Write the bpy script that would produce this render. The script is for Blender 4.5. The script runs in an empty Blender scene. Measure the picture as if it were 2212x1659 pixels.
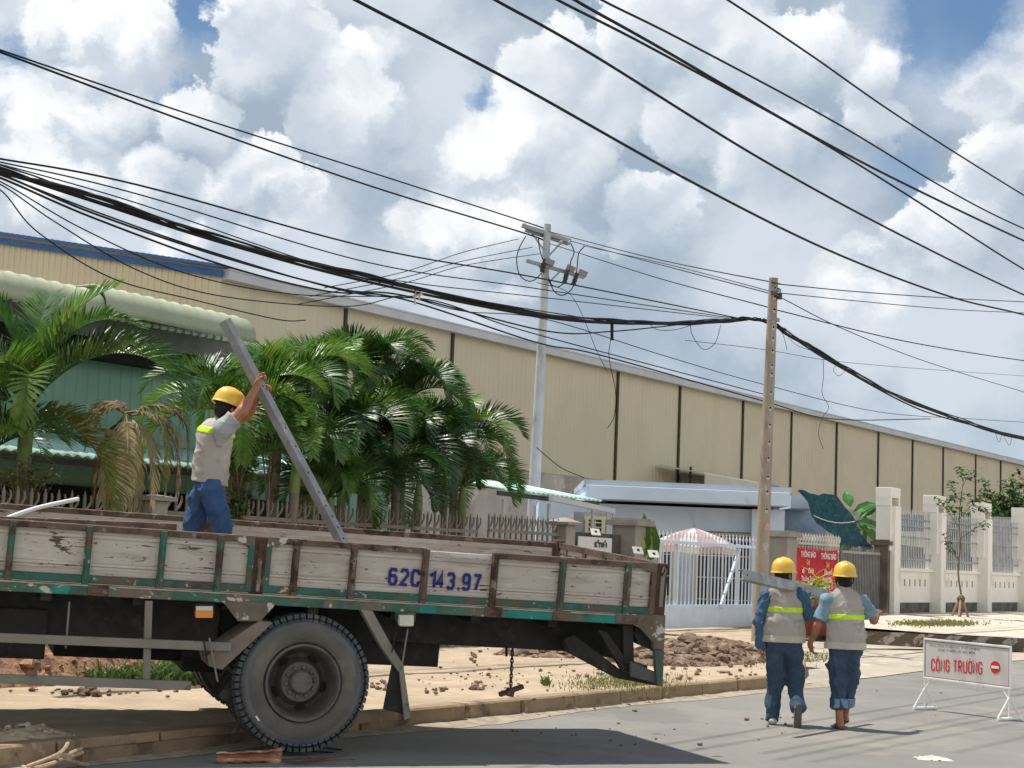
import bpy, bmesh, math, random
import numpy as np
from mathutils import Vector, Matrix, noise
R = math.radians
random.seed(7)
sc = bpy.context.scene
# ---------------------------------------------------------------- camera
PITCH, ROLL, FPX, EYE = 6.09, 2.3, 3500.0, 1.6
_p, _r = R(PITCH), R(ROLL)
FW = Vector((0, math.cos(_p), math.sin(_p)))
_R0 = Vector((1, 0, 0)); _U0 = Vector((0, -math.sin(_p), math.cos(_p)))
CR = _R0*math.cos(_r) + _U0*math.sin(_r)
CU = -_R0*math.sin(_r) + _U0*math.cos(_r)
CAM = Vector((0, 0, EYE))
cd = bpy.data.cameras.new("camera"); cam = bpy.data.objects.new("camera", cd)
sc.collection.objects.link(cam); sc.camera = cam
m = Matrix((CR, CU, -FW)).transposed().to_4x4(); m.translation = CAM
cam.matrix_world = m
cd.sensor_width = 36; cd.lens = 36*FPX/2212; cd.clip_start = .1; cd.clip_end = 3000
# ---------------------------------------------------------------- light
SUN = Vector((-.86, .5, 0)).normalized()*math.cos(R(69)) + Vector((0, 0, math.sin(R(69))))
sd = bpy.data.lights.new("sun", 'SUN'); sd.energy = 4.6; sd.angle = R(.9); sd.color = (1, .955, .88)
so = bpy.data.objects.new("sun", sd); sc.collection.objects.link(so)
so.rotation_euler = (-SUN).to_track_quat('-Z', 'Y').to_euler(); so.location = (0, 0, 30)
sc.view_settings.view_transform = 'Standard'; sc.view_settings.look = 'None'
sc.view_settings.exposure = 0.35; sc.view_settings.gamma = 1
sc.cycles.max_bounces = 5; sc.cycles.diffuse_bounces = 3; sc.cycles.glossy_bounces = 2
sc.cycles.transparent_max_bounces = 6; sc.cycles.transmission_bounces = 3
try: sc.cycles.use_denoising = True
except Exception: pass

# pixel -> world helpers (photo measured on a 2212 x 1659 grid)
def ray(px, py): return FW + CR*((px-1106)/FPX) - CU*((py-829.5)/FPX)
def P(px, py, Y):
    d = ray(px, py); return CAM + d*(Y/d.y)
def G(px, py, z=0):
    d = ray(px, py); return CAM + d*((z-EYE)/d.z)
SD = Vector((.5595, .8288, 0)); ND = Vector((.8288, -.5595, 0))     # along the street / towards the road
def N(px, py, n):
    d = ray(px, py); return CAM + d*((n-ND.dot(CAM))/ND.dot(d))
def SN(s, n, z=0): return SD*s + ND*n + Vector((0, 0, z))

# ---------------------------------------------------------------- node helpers
class NT:
    def __init__(s, tree): s.t = tree; s.n = tree.nodes; s.l = tree.links
    def add(s, typ, **kw):
        nd = s.n.new(typ)
        for k, v in kw.items():
            if k.startswith('i_'):
                key = k[2:]; key = int(key) if key.isdigit() else key.replace('_', ' ')
                s.set(nd, key, v)
            else: setattr(nd, k, v)
        return nd
    def set(s, nd, key, v):
        if isinstance(v, bpy.types.NodeSocket): s.l.new(v, nd.inputs[key])
        else: nd.inputs[key].default_value = v
    def math(s, op, a, b=0, c=0, clamp=False):
        nd = s.add('ShaderNodeMath', operation=op, use_clamp=clamp)
        s.set(nd, 0, a); s.set(nd, 1, b)
        if op in ('MULTIPLY_ADD', 'SMOOTH_MIN', 'SMOOTH_MAX'): s.set(nd, 2, c)
        return nd.outputs[0]
    def vm(s, op, a, b=(0, 0, 0), scale=None):
        nd = s.add('ShaderNodeVectorMath', operation=op); s.set(nd, 0, a)
        if op != 'SCALE': s.set(nd, 1, b)
        if scale is not None: s.set(nd, 'Scale', scale)
        return nd.outputs['Value'] if op in ('LENGTH', 'DISTANCE', 'DOT_PRODUCT') else nd.outputs[0]
    def noise(s, vec, scale, detail=4, rough=.55, dist=0, out='Fac'):
        nd = s.add('ShaderNodeTexNoise'); s.set(nd, 'Vector', vec); s.set(nd, 'Scale', scale)
        s.set(nd, 'Detail', detail); s.set(nd, 'Roughness', rough); s.set(nd, 'Distortion', dist)
        return nd.outputs[out]
    def vor(s, vec, scale, feature='F1', detail=0, rough=.5, out='Distance', rnd=1):
        nd = s.add('ShaderNodeTexVoronoi', feature=feature); s.set(nd, 'Vector', vec); s.set(nd, 'Scale', scale)
        if 'Detail' in nd.inputs: s.set(nd, 'Detail', detail); s.set(nd, 'Roughness', rough)
        s.set(nd, 'Randomness', rnd)
        return nd.outputs[out]
    def mapr(s, v, a, b, c=0, d=1, smooth=True):
        nd = s.add('ShaderNodeMapRange', interpolation_type='SMOOTHSTEP' if smooth else 'LINEAR')
        s.set(nd, 0, v); s.set(nd, 1, a); s.set(nd, 2, b); s.set(nd, 3, c); s.set(nd, 4, d)
        return nd.outputs[0]
    def mix(s, f, a, b, mode='MIX'):
        nd = s.add('ShaderNodeMix', data_type='RGBA', blend_type=mode)
        s.set(nd, 0, f)
        def c4(v): return v if isinstance(v, bpy.types.NodeSocket) else (v[0], v[1], v[2], 1)
        s.set(nd, 6, c4(a)); s.set(nd, 7, c4(b)); return nd.outputs[2]

def hsv(c, k): return tuple(min(1, x*k) for x in c)
MATS = {}
def mat(name, col, rough=.7, metal=0, var=.18, scale=3, layers=(), bump=0, bscale=40, stretch=(1, 1, 1),
        spec=.3, trans=0, rvar=.1, rand=0, sheen=0, wave=None, coord='Object'):
    """layers: (colour, scale, threshold, softness, stretch, strength)"""
    if name in MATS: return MATS[name]
    mt = bpy.data.materials.new(name); mt.use_nodes = True; MATS[name] = mt
    k = NT(mt.node_tree); bs = k.n['Principled BSDF']; out = k.n['Material Output']
    tc = k.add('ShaderNodeTexCoord').outputs[coord]
    v0 = k.vm('MULTIPLY', tc, stretch)
    n = k.noise(v0, scale, 6, .6)
    c = k.mix(k.mapr(n, .3, .7, 0, 1), hsv(col, 1-var), hsv(col, 1+var))
    if rand:
        oi = k.add('ShaderNodeObjectInfo').outputs['Random']
        c = k.mix(1, c, k.mix(oi, (1-rand,)*3, (1+rand,)*3), 'MULTIPLY')
    hgt = None
    for i, ly in enumerate(layers):
        lc, ls, th, so_ = ly[:4]; st = ly[4] if len(ly) > 4 else (1, 1, 1); amt = ly[5] if len(ly) > 5 else 1
        off = k.vm('ADD', k.vm('MULTIPLY', tc, st), (i*7.3+3.1, i*3.7, i*5.9))
        ln = k.noise(off, ls, 7, .62, .3)
        f = k.mapr(ln, th-so_, th+so_, 0, amt)
        c = k.mix(f, c, lc)
        hgt = f if hgt is None else k.math('ADD', hgt, f)
    k.set(bs, 'Base Color', c)
    rn = k.noise(v0, scale*3, 3)
    k.set(bs, 'Roughness', k.mapr(rn, .3, .7, max(.05, rough-rvar), min(1, rough+rvar)))
    bs.inputs['Metallic'].default_value = metal
    bs.inputs['Specular IOR Level'].default_value = spec
    if bump:
        bn = k.noise(v0, bscale, 6, .6)
        if hgt is not None: bn = k.math('MULTIPLY_ADD', hgt, -.35, bn)
        b = k.add('ShaderNodeBump'); k.set(b, 'Strength', min(1, bump)); k.set(b, 'Distance', .02); k.set(b, 'Height', bn)
        k.l.new(b.outputs[0], bs.inputs['Normal'])
    if trans:
        tr = k.add('ShaderNodeBsdfTranslucent'); k.set(tr, 'Color', k.mix(1, c, (1.1, 1.25, .5), 'MULTIPLY'))
        mx = k.add('ShaderNodeMixShader'); k.set(mx, 0, trans)
        k.l.new(bs.outputs[0], mx.inputs[1]); k.l.new(tr.outputs[0], mx.inputs[2]); k.l.new(mx.outputs[0], out.inputs[0])
    return mt

# ---------------------------------------------------------------- sky with cumulus, laid out by direction
w = bpy.data.worlds.new("World"); sc.world = w; w.use_nodes = True
k = NT(w.node_tree); bg = k.n['Background']
k.set(bg, 'Strength', .1)
sky = k.add('ShaderNodeTexSky', sky_type='NISHITA'); sky.sun_disc = False
sky.sun_elevation = R(69); sky.sun_rotation = math.atan2(SUN.x, SUN.y); sky.air_density = 1.2; sky.dust_density = 1.0
dirv = k.vm('NORMALIZE', k.add('ShaderNodeTexCoord').outputs['Generated'])
sep = k.add('ShaderNodeSeparateXYZ'); k.l.new(dirv, sep.inputs[0]); zz = sep.outputs[2]
az = k.math('ARCTAN2', sep.outputs[0], sep.outputs[1])
def xyz(x, y):
    c = k.add('ShaderNodeCombineXYZ'); k.set(c, 0, x); k.set(c, 1, y); return c.outputs[0]
uv = xyz(az, k.math('MULTIPLY', zz, 1.12))
def n2(v, s_, d, r=.55, out='Fac'):
    nd = k.add('ShaderNodeTexNoise', noise_dimensions='2D'); k.set(nd, 'Vector', v); k.set(nd, 'Scale', s_); k.set(nd, 'Detail', d)
    k.set(nd, 'Roughness', r); return nd.outputs[out]
def v2(v, s_, d=0):
    nd = k.add('ShaderNodeTexVoronoi', voronoi_dimensions='2D', feature='F1'); k.set(nd, 'Vector', v); k.set(nd, 'Scale', s_)
    k.set(nd, 'Detail', d); k.set(nd, 'Roughness', .6); return nd.outputs['Distance']
wc = n2(uv, 15, 6, .66, 'Color')
wuv = k.vm('ADD', uv, k.vm('SCALE', k.vm('SUBTRACT', wc, (.5, .5, .5)), scale=.055))
LGT = (-.006, .011, 0)
def Hn(v):
    h = k.math('MULTIPLY', v2(v, 9), -.30); h = k.math('MULTIPLY_ADD', v2(v, 23), -.16, h)
    return k.math('MULTIPLY_ADD', n2(v, 30, 4), .12, h)
# cumulus heads: px, py, radius px (fixed directions in the sky)
LOBES = [(600, 110, 150), (730, 215, 150), (440, 255, 105), (250, 225, 105), (215, 60, 165), (40, 235, 95), (110, 350, 150), (1175, 185, 110), (1040, 330, 110),
         (1200, 350, 160), (1420, 80, 150), (1600, 150, 150), (1760, 100, 105), (1880, 150, 95), (2150, 190, 80), (2160, 350, 110), (560, 420, 150), (1650, 300, 160),
         (1390, 470, 130), (2040, 490, 130), (330, 400, 120), (1010, 470, 90), (820, 120, 70), (520, 30, 90), (1300, 230, 120), (1900, 260, 90), (960, 560, 110), (1150, 520, 150), (420, 560, 120), (1860, 620, 110), (1230, 110, 90), (1500, 240, 140), (1560, 20, 110), (-40, 90, 60), (150, 520, 90), (2210, 100, 70), (900, 480, 80)]
def uvof(px, py):
    c = ray(px, py).normalized(); return math.atan2(c.x, c.y), c.z*1.12
def lobes(v):
    best = None
    for (lx, ly, lr) in LOBES:
        cx, cy = uvof(lx, ly); r_ = lr/FPX*1.0
        q = k.math('ADD', k.vm('DOT_PRODUCT', v, (2*cx, 2*cy, 0)), r_*r_-cx*cx-cy*cy)
        best = q if best is None else k.math('SMOOTH_MAX', best, q, .0006)
    h2 = k.math('SUBTRACT', best, k.vm('DOT_PRODUCT', v, v))
    return h2
wflat = k.vm('MULTIPLY', wuv, (1, 1, 0))
wl = k.vm('ADD', wflat, LGT)
q0 = lobes(wflat); q1 = lobes(wl)
h0 = k.math('SQRT', k.math('MAXIMUM', q0, 0)); h1 = k.math('SQRT', k.math('MAXIMUM', q1, 0))
H0 = Hn(wflat); H1 = Hn(wl)
slope = k.math('DIVIDE', k.math('SUBTRACT', h0, h1), .0125)
slope = k.math('MINIMUM', k.math('MAXIMUM', slope, -1.0), 1.3)
rel = k.math('MULTIPLY', k.math('SUBTRACT', H0, H1), 7.0)
n_lo = n2(uv, 4.5, 3, .5); n_mid = n2(wflat, 9, 5, .6)
edge = k.math('MULTIPLY_ADD', k.math('SUBTRACT', n_mid, .5), .0016, q0)
mask = k.mapr(edge, -.00004, k.mapr(n_lo, .38, .62, .0002, .0012))
# undersides dissolve into the veil
mask = k.math('MULTIPLY', mask, k.mapr(slope, -.9, -.1, .35, 1.0))
lit = k.math('MULTIPLY_ADD', slope, .25, .58)
lit = k.math('ADD', lit, k.math('MULTIPLY', rel, k.mapr(n_lo, .35, .62, .25, .95)))
lit = k.math('ADD', lit, k.mapr(n_lo, .34, .66, -.26, .24))
lit = k.math('ADD', lit, k.mapr(zz, .10, .26, -.14, .12))
cc = k.add('ShaderNodeValToRGB'); k.l.new(k.math('MULTIPLY', lit, 1, clamp=True), cc.inputs[0])
e = cc.color_ramp.elements; e[0].position = .0; e[0].color = (.36, .44, .53, 1); e[1].position = .95; e[1].color = (.96, .97, .98, 1)
for pos, col in ((.28, (.46, .54, .63, 1)), (.50, (.62, .68, .75, 1)), (.72, (.83, .86, .90, 1))):
    x = cc.color_ramp.elements.new(pos); x.color = col
# grey-blue veil between the heads, opened to blue in a few places and behind the camera
veil = k.mix(k.mapr(k.math('MULTIPLY_ADD', n_mid, .5, k.math('MULTIPLY', n_lo, .6)), .38, .68), (.34, .42, .52), (.62, .68, .75))
hb = None
for (bx, by, br, bw) in [(440, 10, 120, 1.), (15, 130, 70, .9), (1066, 215, 42, .7), (2060, 20, 190, .9), (1985, 110, 90, .65), (1960, 355, 90, .5), (405, 165, 26, .5)]:
    f = k.mapr(k.vm('DISTANCE', wflat, (*uvof(bx, by), 0)), 0, br/FPX*1.3, bw*1.6, 0)
    hb = f if hb is None else k.math('MAXIMUM', hb, f)
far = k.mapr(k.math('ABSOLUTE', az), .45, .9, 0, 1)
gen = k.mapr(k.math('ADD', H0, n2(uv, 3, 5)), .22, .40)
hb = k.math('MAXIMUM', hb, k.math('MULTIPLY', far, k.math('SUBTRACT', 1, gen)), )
blue = k.mix(k.mapr(n2(uv, 7, 4), .35, .65), (.13, .25, .45), (.24, .36, .55))
blue = k.mix(.12, blue, k.mix(1, sky.outputs[0], (.1, .1, .1), 'MULTIPLY'))
skyc = k.mix(k.math('MULTIPLY', hb, 1, clamp=True), veil, blue)
skyc = k.mix(mask, skyc, cc.outputs[0])
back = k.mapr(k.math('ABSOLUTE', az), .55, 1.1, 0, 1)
skyc = k.mix(k.math('MULTIPLY', back, .75), skyc, (1.15, 1.13, 1.09))   # unseen bright bank behind the camera, added to light the walls facing it
skyc = k.mix(k.mapr(zz, .42, .75), skyc, (.16, .24, .36))   # unseen blue zenith, dimmed to deepen shade on the ground
low = k.mapr(zz, .02, .15, .75, 0)
skyc = k.mix(low, skyc, (.53, .63, .71))
SKYGAIN = 8.6
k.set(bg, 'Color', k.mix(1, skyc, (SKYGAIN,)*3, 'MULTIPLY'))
for nd in k.n:
    if nd.bl_idname == 'ShaderNodeMix': nd.clamp_result = False

# ---------------------------------------------------------------- mesh builder
class MB:
    def __init__(s): s.v = []; s.f = []; s.mi = []; s.cur = 0
    def q(s, *pts):
        b = len(s.v); s.v += [Vector(p) for p in pts]; s.f.append(tuple(range(b, b+len(pts)))); s.mi.append(s.cur)
    def hexa(s, b4, t4):
        b = len(s.v); s.v += [Vector(p) for p in b4] + [Vector(p) for p in t4]
        for f in ((3, 2, 1, 0), (4, 5, 6, 7), (0, 1, 5, 4), (1, 2, 6, 5), (2, 3, 7, 6), (3, 0, 4, 7)):
            s.f.append(tuple(b+i for i in f)); s.mi.append(s.cur)
    def box(s, c, size, ax=(Vector((1, 0, 0)), Vector((0, 1, 0)), Vector((0, 0, 1)))):
        c = Vector(c); x, y, z = [a*(d/2) for a, d in zip(ax, size)]
        s.hexa([c-x-y-z, c+x-y-z, c+x+y-z, c-x+y-z], [c-x-y+z, c+x-y+z, c+x+y+z, c-x+y+z])
    def beam(s, a, b, wd, ht, up=Vector((0, 0, 1))):
        a = Vector(a); b = Vector(b); d = (b-a).normalized(); sx = d.cross(up).normalized(); uz = sx.cross(d)
        x = sx*(wd/2); z = uz*(ht/2)
        s.hexa([a-x-z, a+x-z, b+x-z, b-x-z], [a-x+z, a+x+z, b+x+z, b-x+z])
    def prism(s, poly, ext):
        ext = Vector(ext); n = len(poly); b = len(s.v)
        s.v += [Vector(p) for p in poly] + [Vector(p)+ext for p in poly]
        s.f.append(tuple(b+i for i in range(n))); s.f.append(tuple(b+n+i for i in reversed(range(n)))); s.mi += [s.cur]*2
        for i in range(n):
            j = (i+1) % n; s.f.append((b+i, b+n+i, b+n+j, b+j)); s.mi.append(s.cur)
    def tube(s, pts, r, seg=8, cap=True):
        pts = [Vector(p) for p in pts]; n = len(pts); rr = r if isinstance(r, (list, tuple)) else [r]*n
        b = len(s.v); prev = None
        for i, p in enumerate(pts):
            t = (pts[min(i+1, n-1)] - pts[max(i-1, 0)])
            t = t.normalized() if t.length > 1e-9 else Vector((0, 0, 1))
            if prev is None:
                a = Vector((0, 0, 1)) if abs(t.z) < .9 else Vector((1, 0, 0)); prev = t.cross(a).normalized()
            prev = (prev - t*prev.dot(t)).normalized(); o = t.cross(prev)
            for kx in range(seg):
                an = 2*math.pi*kx/seg; s.v.append(p + (prev*math.cos(an) + o*math.sin(an))*rr[i])
        for i in range(n-1):
            for kx in range(seg):
                j = (kx+1) % seg; s.f.append((b+i*seg+kx, b+i*seg+j, b+(i+1)*seg+j, b+(i+1)*seg+kx)); s.mi.append(s.cur)
        if cap:
            s.f.append(tuple(b+kx for kx in reversed(range(seg)))); s.f.append(tuple(b+(n-1)*seg+kx for kx in range(seg))); s.mi += [s.cur]*2
    def lathe(s, o, ax, prof, seg=32, cap=True, sx=None):
        """prof: (distance along axis, radius)"""
        o = Vector(o); ax = Vector(ax).normalized(); a = sx or (Vector((0, 0, 1)) if abs(ax.z) < .9 else Vector((1, 0, 0)))
        e1 = (a - ax*a.dot(ax)).normalized(); e2 = ax.cross(e1); b = len(s.v); n = len(prof)
        for (h, r) in prof:
            for kx in range(seg):
                an = 2*math.pi*kx/seg; s.v.append(o + ax*h + (e1*math.cos(an)+e2*math.sin(an))*r)
        for i in range(n-1):
            for kx in range(seg):
                j = (kx+1) % seg; s.f.append((b+i*seg+kx, b+i*seg+j, b+(i+1)*seg+j, b+(i+1)*seg+kx)); s.mi.append(s.cur)
        if cap:
            s.f.append(tuple(b+kx for kx in reversed(range(seg)))); s.f.append(tuple(b+(n-1)*seg+kx for kx in range(seg))); s.mi += [s.cur]*2
    def build(s, name, mt, parent=None, smooth=False, bevel=0, loc=None):
        off = Vector((0, 0, 0))
        if parent is not None: off = Vector(parent['_o'])
        elif loc is not None: off = Vector(loc)
        me = bpy.data.meshes.new(name)
        me.from_pydata([tuple(v-off) for v in s.v], [], s.f)
        mts = mt if isinstance(mt, (list, tuple)) else [mt]
        for x in mts: me.materials.append(x)
        if len(mts) > 1: me.polygons.foreach_set('material_index', s.mi)
        me.validate(); me.update()
        bm = bmesh.new(); bm.from_mesh(me); bmesh.ops.recalc_face_normals(bm, faces=bm.faces)
        bm.to_mesh(me); bm.free()
        if smooth:
            me.polygons.foreach_set('use_smooth', [True]*len(me.polygons))
            me.set_sharp_from_angle(angle=R(38))
        o = bpy.data.objects.new(name, me); sc.collection.objects.link(o)
        if parent is not None: o.parent = parent
        else: o.location = off
        o['_o'] = tuple(off)
        if bevel:
            bv = o.modifiers.new('bevel', 'BEVEL'); bv.width = bevel; bv.segments = 1; bv.limit_method = 'ANGLE'; bv.angle_limit = R(40)
        return o

def thing(name, label, cat, loc, group=None):
    o = bpy.data.objects.new(name, None); sc.collection.objects.link(o); o.location = loc; o['_o'] = tuple(loc)
    o.empty_display_size = .2
    return tag(o, label, cat, group)
def tag(o, label, cat, group=None, kind=None):
    o['label'] = label; o['category'] = cat
    if group: o['group'] = group
    if kind: o['kind'] = kind
    return o
def struct(o, label=None):
    o['kind'] = 'structure'
    if label: o['label'] = label
    return o
def dup(o, delta, label=None):
    c = o.copy(); sc.collection.objects.link(c); c.location = Vector(o.location)+Vector(delta)
    if label: c['label'] = label
    for ch in list(o.children):
        d = ch.copy(); sc.collection.objects.link(d); d.parent = c
        for g in ch.children:
            e_ = g.copy(); sc.collection.objects.link(e_); e_.parent = d
    return c
def tri_fill(pts2):
    from mathutils.geometry import tessellate_polygon
    return tessellate_polygon([[Vector((p[0], p[1], 0)) for p in pts2]])
def text_mb(body, size, origin, ex, ey, en, depth=.004, bold=0, sx=1, align='LEFT'):
    cu = bpy.data.curves.new('t', 'FONT'); cu.body = body; cu.size = size; cu.offset = bold; cu.align_x = align
    cu.resolution_u = 3; cu.fill_mode = 'BOTH'
    ob = bpy.data.objects.new('t', cu); sc.collection.objects.link(ob)
    dg = bpy.context.evaluated_depsgraph_get(); me = bpy.data.meshes.new_from_object(ob.evaluated_get(dg))
    mb = MB(); o = Vector(origin)
    base = [o + ex*(v.co.x*sx) + ey*v.co.y for v in me.vertices]
    mb.v = [b + en*depth for b in base]
    for p in me.polygons: mb.f.append(tuple(p.vertices)); mb.mi.append(0)
    bpy.data.objects.remove(ob); bpy.data.curves.remove(cu); bpy.data.meshes.remove(me)
    return mb

# condensed stencil letters drawn as mitred strokes: unit box, y up
GLY = {'6': (1, [[(1, .84), (.80, 1), (.22, 1), (0, .84), (0, .16), (.22, 0), (.80, 0), (1, .16), (1, .42), (.80, .57), (.06, .57)]]),
 '2': (1, [[(0, .80), (.2, 1), (.8, 1), (1, .82), (1, .62), (.04, .02), (1.02, .0)]]),
 'C': (1, [[(1, .72), (1, .84), (.8, 1), (.2, 1), (0, .84), (0, .16), (.2, 0), (.8, 0), (1, .16), (1, .28)]]),
 '1': (.5, [[(0, .78), (.75, 1), (.75, 0)]]),
 '4': (1, [[(.72, 0), (.72, 1), (0, .28), (1.05, .28)]]),
 '3': (1, [[(0, .84), (.2, 1), (.8, 1), (1, .84), (1, .64), (.82, .52), (.35, .52)], [(.6, .52), (.82, .52), (1, .40), (1, .16), (.8, 0), (.2, 0), (0, .16)]]),
 '.': (.15, [[(0, .0), (.35, .0)]]),
 '9': (1, [[(0, .16), (.2, 0), (.78, 0), (1, .16), (1, .84), (.78, 1), (.2, 1), (0, .84), (0, .58), (.2, .43), (.94, .43)]]),
 '7': (1, [[(0, 1), (1, 1), (.38, 0)]]),
 'O': (1, [[(.5, 1), (.2, 1), (0, .84), (0, .16), (.2, 0), (.8, 0), (1, .16), (1, .84), (.8, 1), (.5, 1)]]),
 'N': (1, [[(0, 0), (0, 1), (1, 0), (1, 1)]]),
 'G': (1, [[(1, .74), (1, .84), (.8, 1), (.2, 1), (0, .84), (0, .16), (.2, 0), (.8, 0), (1, .16), (1, .48), (.55, .48)]]),
 'T': (1, [[(0, 1), (1, 1)], [(.5, 1), (.5, 0)]]),
 'R': (1, [[(0, 0), (0, 1), (.78, 1), (1, .86), (1, .64), (.78, .50), (.06, .50)], [(.50, .50), (1, 0)]]),
 'U': (1, [[(0, 1), (0, .16), (.2, 0), (.8, 0), (1, .16), (1, 1)]]), ' ': (.25, [])}
def strokes(txt, height, width, th, place, marks=()):
    """letters in a box height x width; place(x, y, d) gives the world point, d = tiny offset"""
    tot = sum(GLY[c][0] for c in txt); gap = .26; units = tot+gap*(len(txt)-1); mb = MB(); cw = (width-th*len(txt))/(units-0) if units else 1
    x = th/2; hh = height-th; nst = 0; pos = []
    for c in txt:
        w_, sts = GLY[c]; pos.append((x, cw*w_))
        for st in sts:
            pts = [Vector((x+px*cw*(1 if w_ >= .9 else w_/.5 if c == '1' else 1), th/2+py*hh)) for px, py in st]; nst += 1; n = len(pts); rows = []
            for i in range(n):
                d0 = (pts[i]-pts[i-1]).normalized() if i > 0 else None; d1 = (pts[i+1]-pts[i]).normalized() if i < n-1 else None
                d0 = d0 or d1; d1 = d1 or d0; nn_ = Vector((-d0.y, d0.x)); m_ = Vector((-(d0+d1).y, (d0+d1).x)).normalized(); k_ = 1/max(.5, m_.dot(nn_))
                ex = -d1*th*.0 if i == 0 else Vector((0, 0)); rows.append((pts[i]+m_*th*.5*k_, pts[i]-m_*th*.5*k_))
            b = len(mb.v); dd = .0004*(nst % 3)
            for a, c2 in rows: mb.v += [place(a.x, a.y, dd), place(c2.x, c2.y, dd)]
            for i in range(n-1): mb.f.append((b+2*i, b+2*i+1, b+2*i+3, b+2*i+2)); mb.mi.append(0)
        x += cw*(w_+gap)+th
    for (ci, sh) in marks:            # accents over letter ci
        x0, w0 = pos[ci]
        for poly in sh:
            b = len(mb.v); mb.v += [place(x0+px*w0, th/2+py*hh, .0014) for px, py in poly]; mb.f.append(tuple(range(b, b+len(poly)))); mb.mi.append(0)
    return mb
# ================================================================ materials of the setting
m_asph = mat('asphalt', (.200, .192, .176), .9, var=.09, scale=.5, layers=[((.15, .145, .135), .35, .60, .015, (1, .5, 1), .55), ((.085, .08, .075), 1.1, .68, .012, (.5, 1.6, 1), .55), ((.36, .31, .24), .9, .62, .12, (.6, 1, 1), .45), ((.10, .095, .09), 42, .66, .02, (1, 1, 1), .6), ((.33, .31, .28), 55, .66, .02, (1, 1, 1), .6), ((.26, .245, .22), .35, .56, .12, (1, .25, 1), .7), ((.13, .125, .12), 1.3, .70, .03, (1, .3, 1), .6), ((.34, .31, .26), 9, .69, .03)], bump=.35, bscale=90)
m_sand = mat('paving_sand', (.40, .31, .215), .95, var=.14, scale=1.2, layers=[((.36, .26, .17), 2.2, .60, .06), ((.50, .42, .32), 3.5, .62, .06), ((.24, .17, .11), 7, .70, .03)], bump=.6, bscale=22)
m_drive = mat('concrete_drive', (.40, .345, .27), .9, var=.10, scale=.8, layers=[((.30, .26, .21), .9, .58, .05, (1, .3, 1), .8), ((.50, .44, .35), 2, .6, .08)], bump=.3, bscale=40)
m_soil = mat('soil', (.25, .155, .095), .97, var=.3, scale=8, layers=[((.36, .24, .15), 9, .55, .08)], bump=1, bscale=30)
m_kerb = mat('kerb_concrete', (.30, .215, .13), .95, var=.15, scale=3, layers=[((.16, .115, .08), 3, .6, .05), ((.42, .35, .26), 5, .64, .05)], bump=.5, bscale=40)
m_yard = mat('yard_ground', (.16, .13, .10), .95, var=.2, scale=1, bump=.4)
m_grass = mat('grass_blade', (.075, .135, .03), .75, var=.3, scale=3, trans=.25, layers=[((.17, .20, .07), 4, .6, .1)])
m_drygrass = mat('dry_grass', (.20, .19, .075), .85, var=.3, scale=3, trans=.2)
m_conc = mat('grey_concrete', (.30, .28, .25), .92, var=.14, scale=2, layers=[((.16, .145, .125), 1.5, .60, .06, (1, 1, .3)), ((.42, .40, .36), 3, .64, .05)], bump=.3, bscale=30)
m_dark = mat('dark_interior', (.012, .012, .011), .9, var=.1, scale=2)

# ================================================================ ground, road, pavements
def sheet(name, pts, z, mt):
    mb = MB(); mb.v = [Vector((p[0], p[1], z)) for p in pts]; mb.f = [tuple(range(len(pts)))]; mb.mi = [0]
    return struct(mb.build(name, mt))
mb = MB(); mb.q((-1500, -600, -.12), (1500, -600, -.12), (1500, 2400, -.12), (-1500, 2400, -.12))
struct(mb.build('ground', m_yard))
mb = MB()
_rp = [SN(-80, -9.35), SN(21.6, -9.35), SN(36, -9.55), SN(140, -9.55), SN(140, 60), SN(-80, 60)]
mb.q(*_rp); struct(mb.build('road', m_asph))
CS, CN = 21.4, -9.2
def s_end(n):
    t = max(0., (CN-n)/6.87); rnd = 1.3*(1-math.sqrt(max(0, min(1, 1-(1-min(1, (CN-n)/1.3))**2)))) if n > CN-1.3 else 0
    return CS + 14.2*t - rnd
def pz(s, n):
    v = SN(s, n); f = min(1, max(0, (CN-.3-n)/.6))
    return .15 + f*(.020*noise.noise(v*.9)+.012*noise.noise(v*3.1)+.006*noise.noise(v*9))
mb = MB()
ns = [CN-.02-i*.14 for i in range(18)] + [CN-2.55-i*.3 for i in range(25)]
NSX = 220
for n in ns:
    e_ = s_end(n)
    for j in range(NSX+1):
        s_ = -14 + (e_+14)*j/NSX; mb.v.append(SN(s_, n, pz(s_, n)))
for i in range(len(ns)-1):
    for j in range(NSX):
        a = i*(NSX+1)+j; mb.f.append((a, a+1, a+NSX+2, a+NSX+1)); mb.mi.append(0)
struct(mb.build('pavement', m_sand, smooth=True))
# kerb stones along road edge and round the corner
mb = MB(); rk = random.Random(3)
line = [(s_, CN) for s_ in np.arange(-14, 20.1, 1.0)]
arc = [(s_end(n), n) for n in (CN-.02, CN-.15, CN-.4, CN-.8, CN-1.3, CN-2.3, CN-3.3, CN-4.3, CN-5.3, CN-6.3)]
kl = line + arc
for (a, b) in zip(kl[:-1], kl[1:]):
    A = SN(*a); B = SN(*b); d = (B-A).normalized(); o = Vector((d.y, -d.x, 0))
    g = .008; A = A + d*g; B = B - d*g; h = .168+rk.uniform(-.006, .006); j = rk.uniform(-.012, .012)
    out_ = o*(.03+j); inn = -o*.17
    mb.hexa([A+inn-Vector((0, 0, .1)), A+out_+o*.02-Vector((0, 0, .1)), B+out_+o*.02-Vector((0, 0, .1)), B+inn-Vector((0, 0, .1))],
            [A+inn+Vector((0, 0, h)), A+out_+Vector((0, 0, h)), B+out_+Vector((0, 0, h)), B+inn+Vector((0, 0, h))])
kb = struct(mb.build('kerb', m_kerb, bevel=.018))
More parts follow.
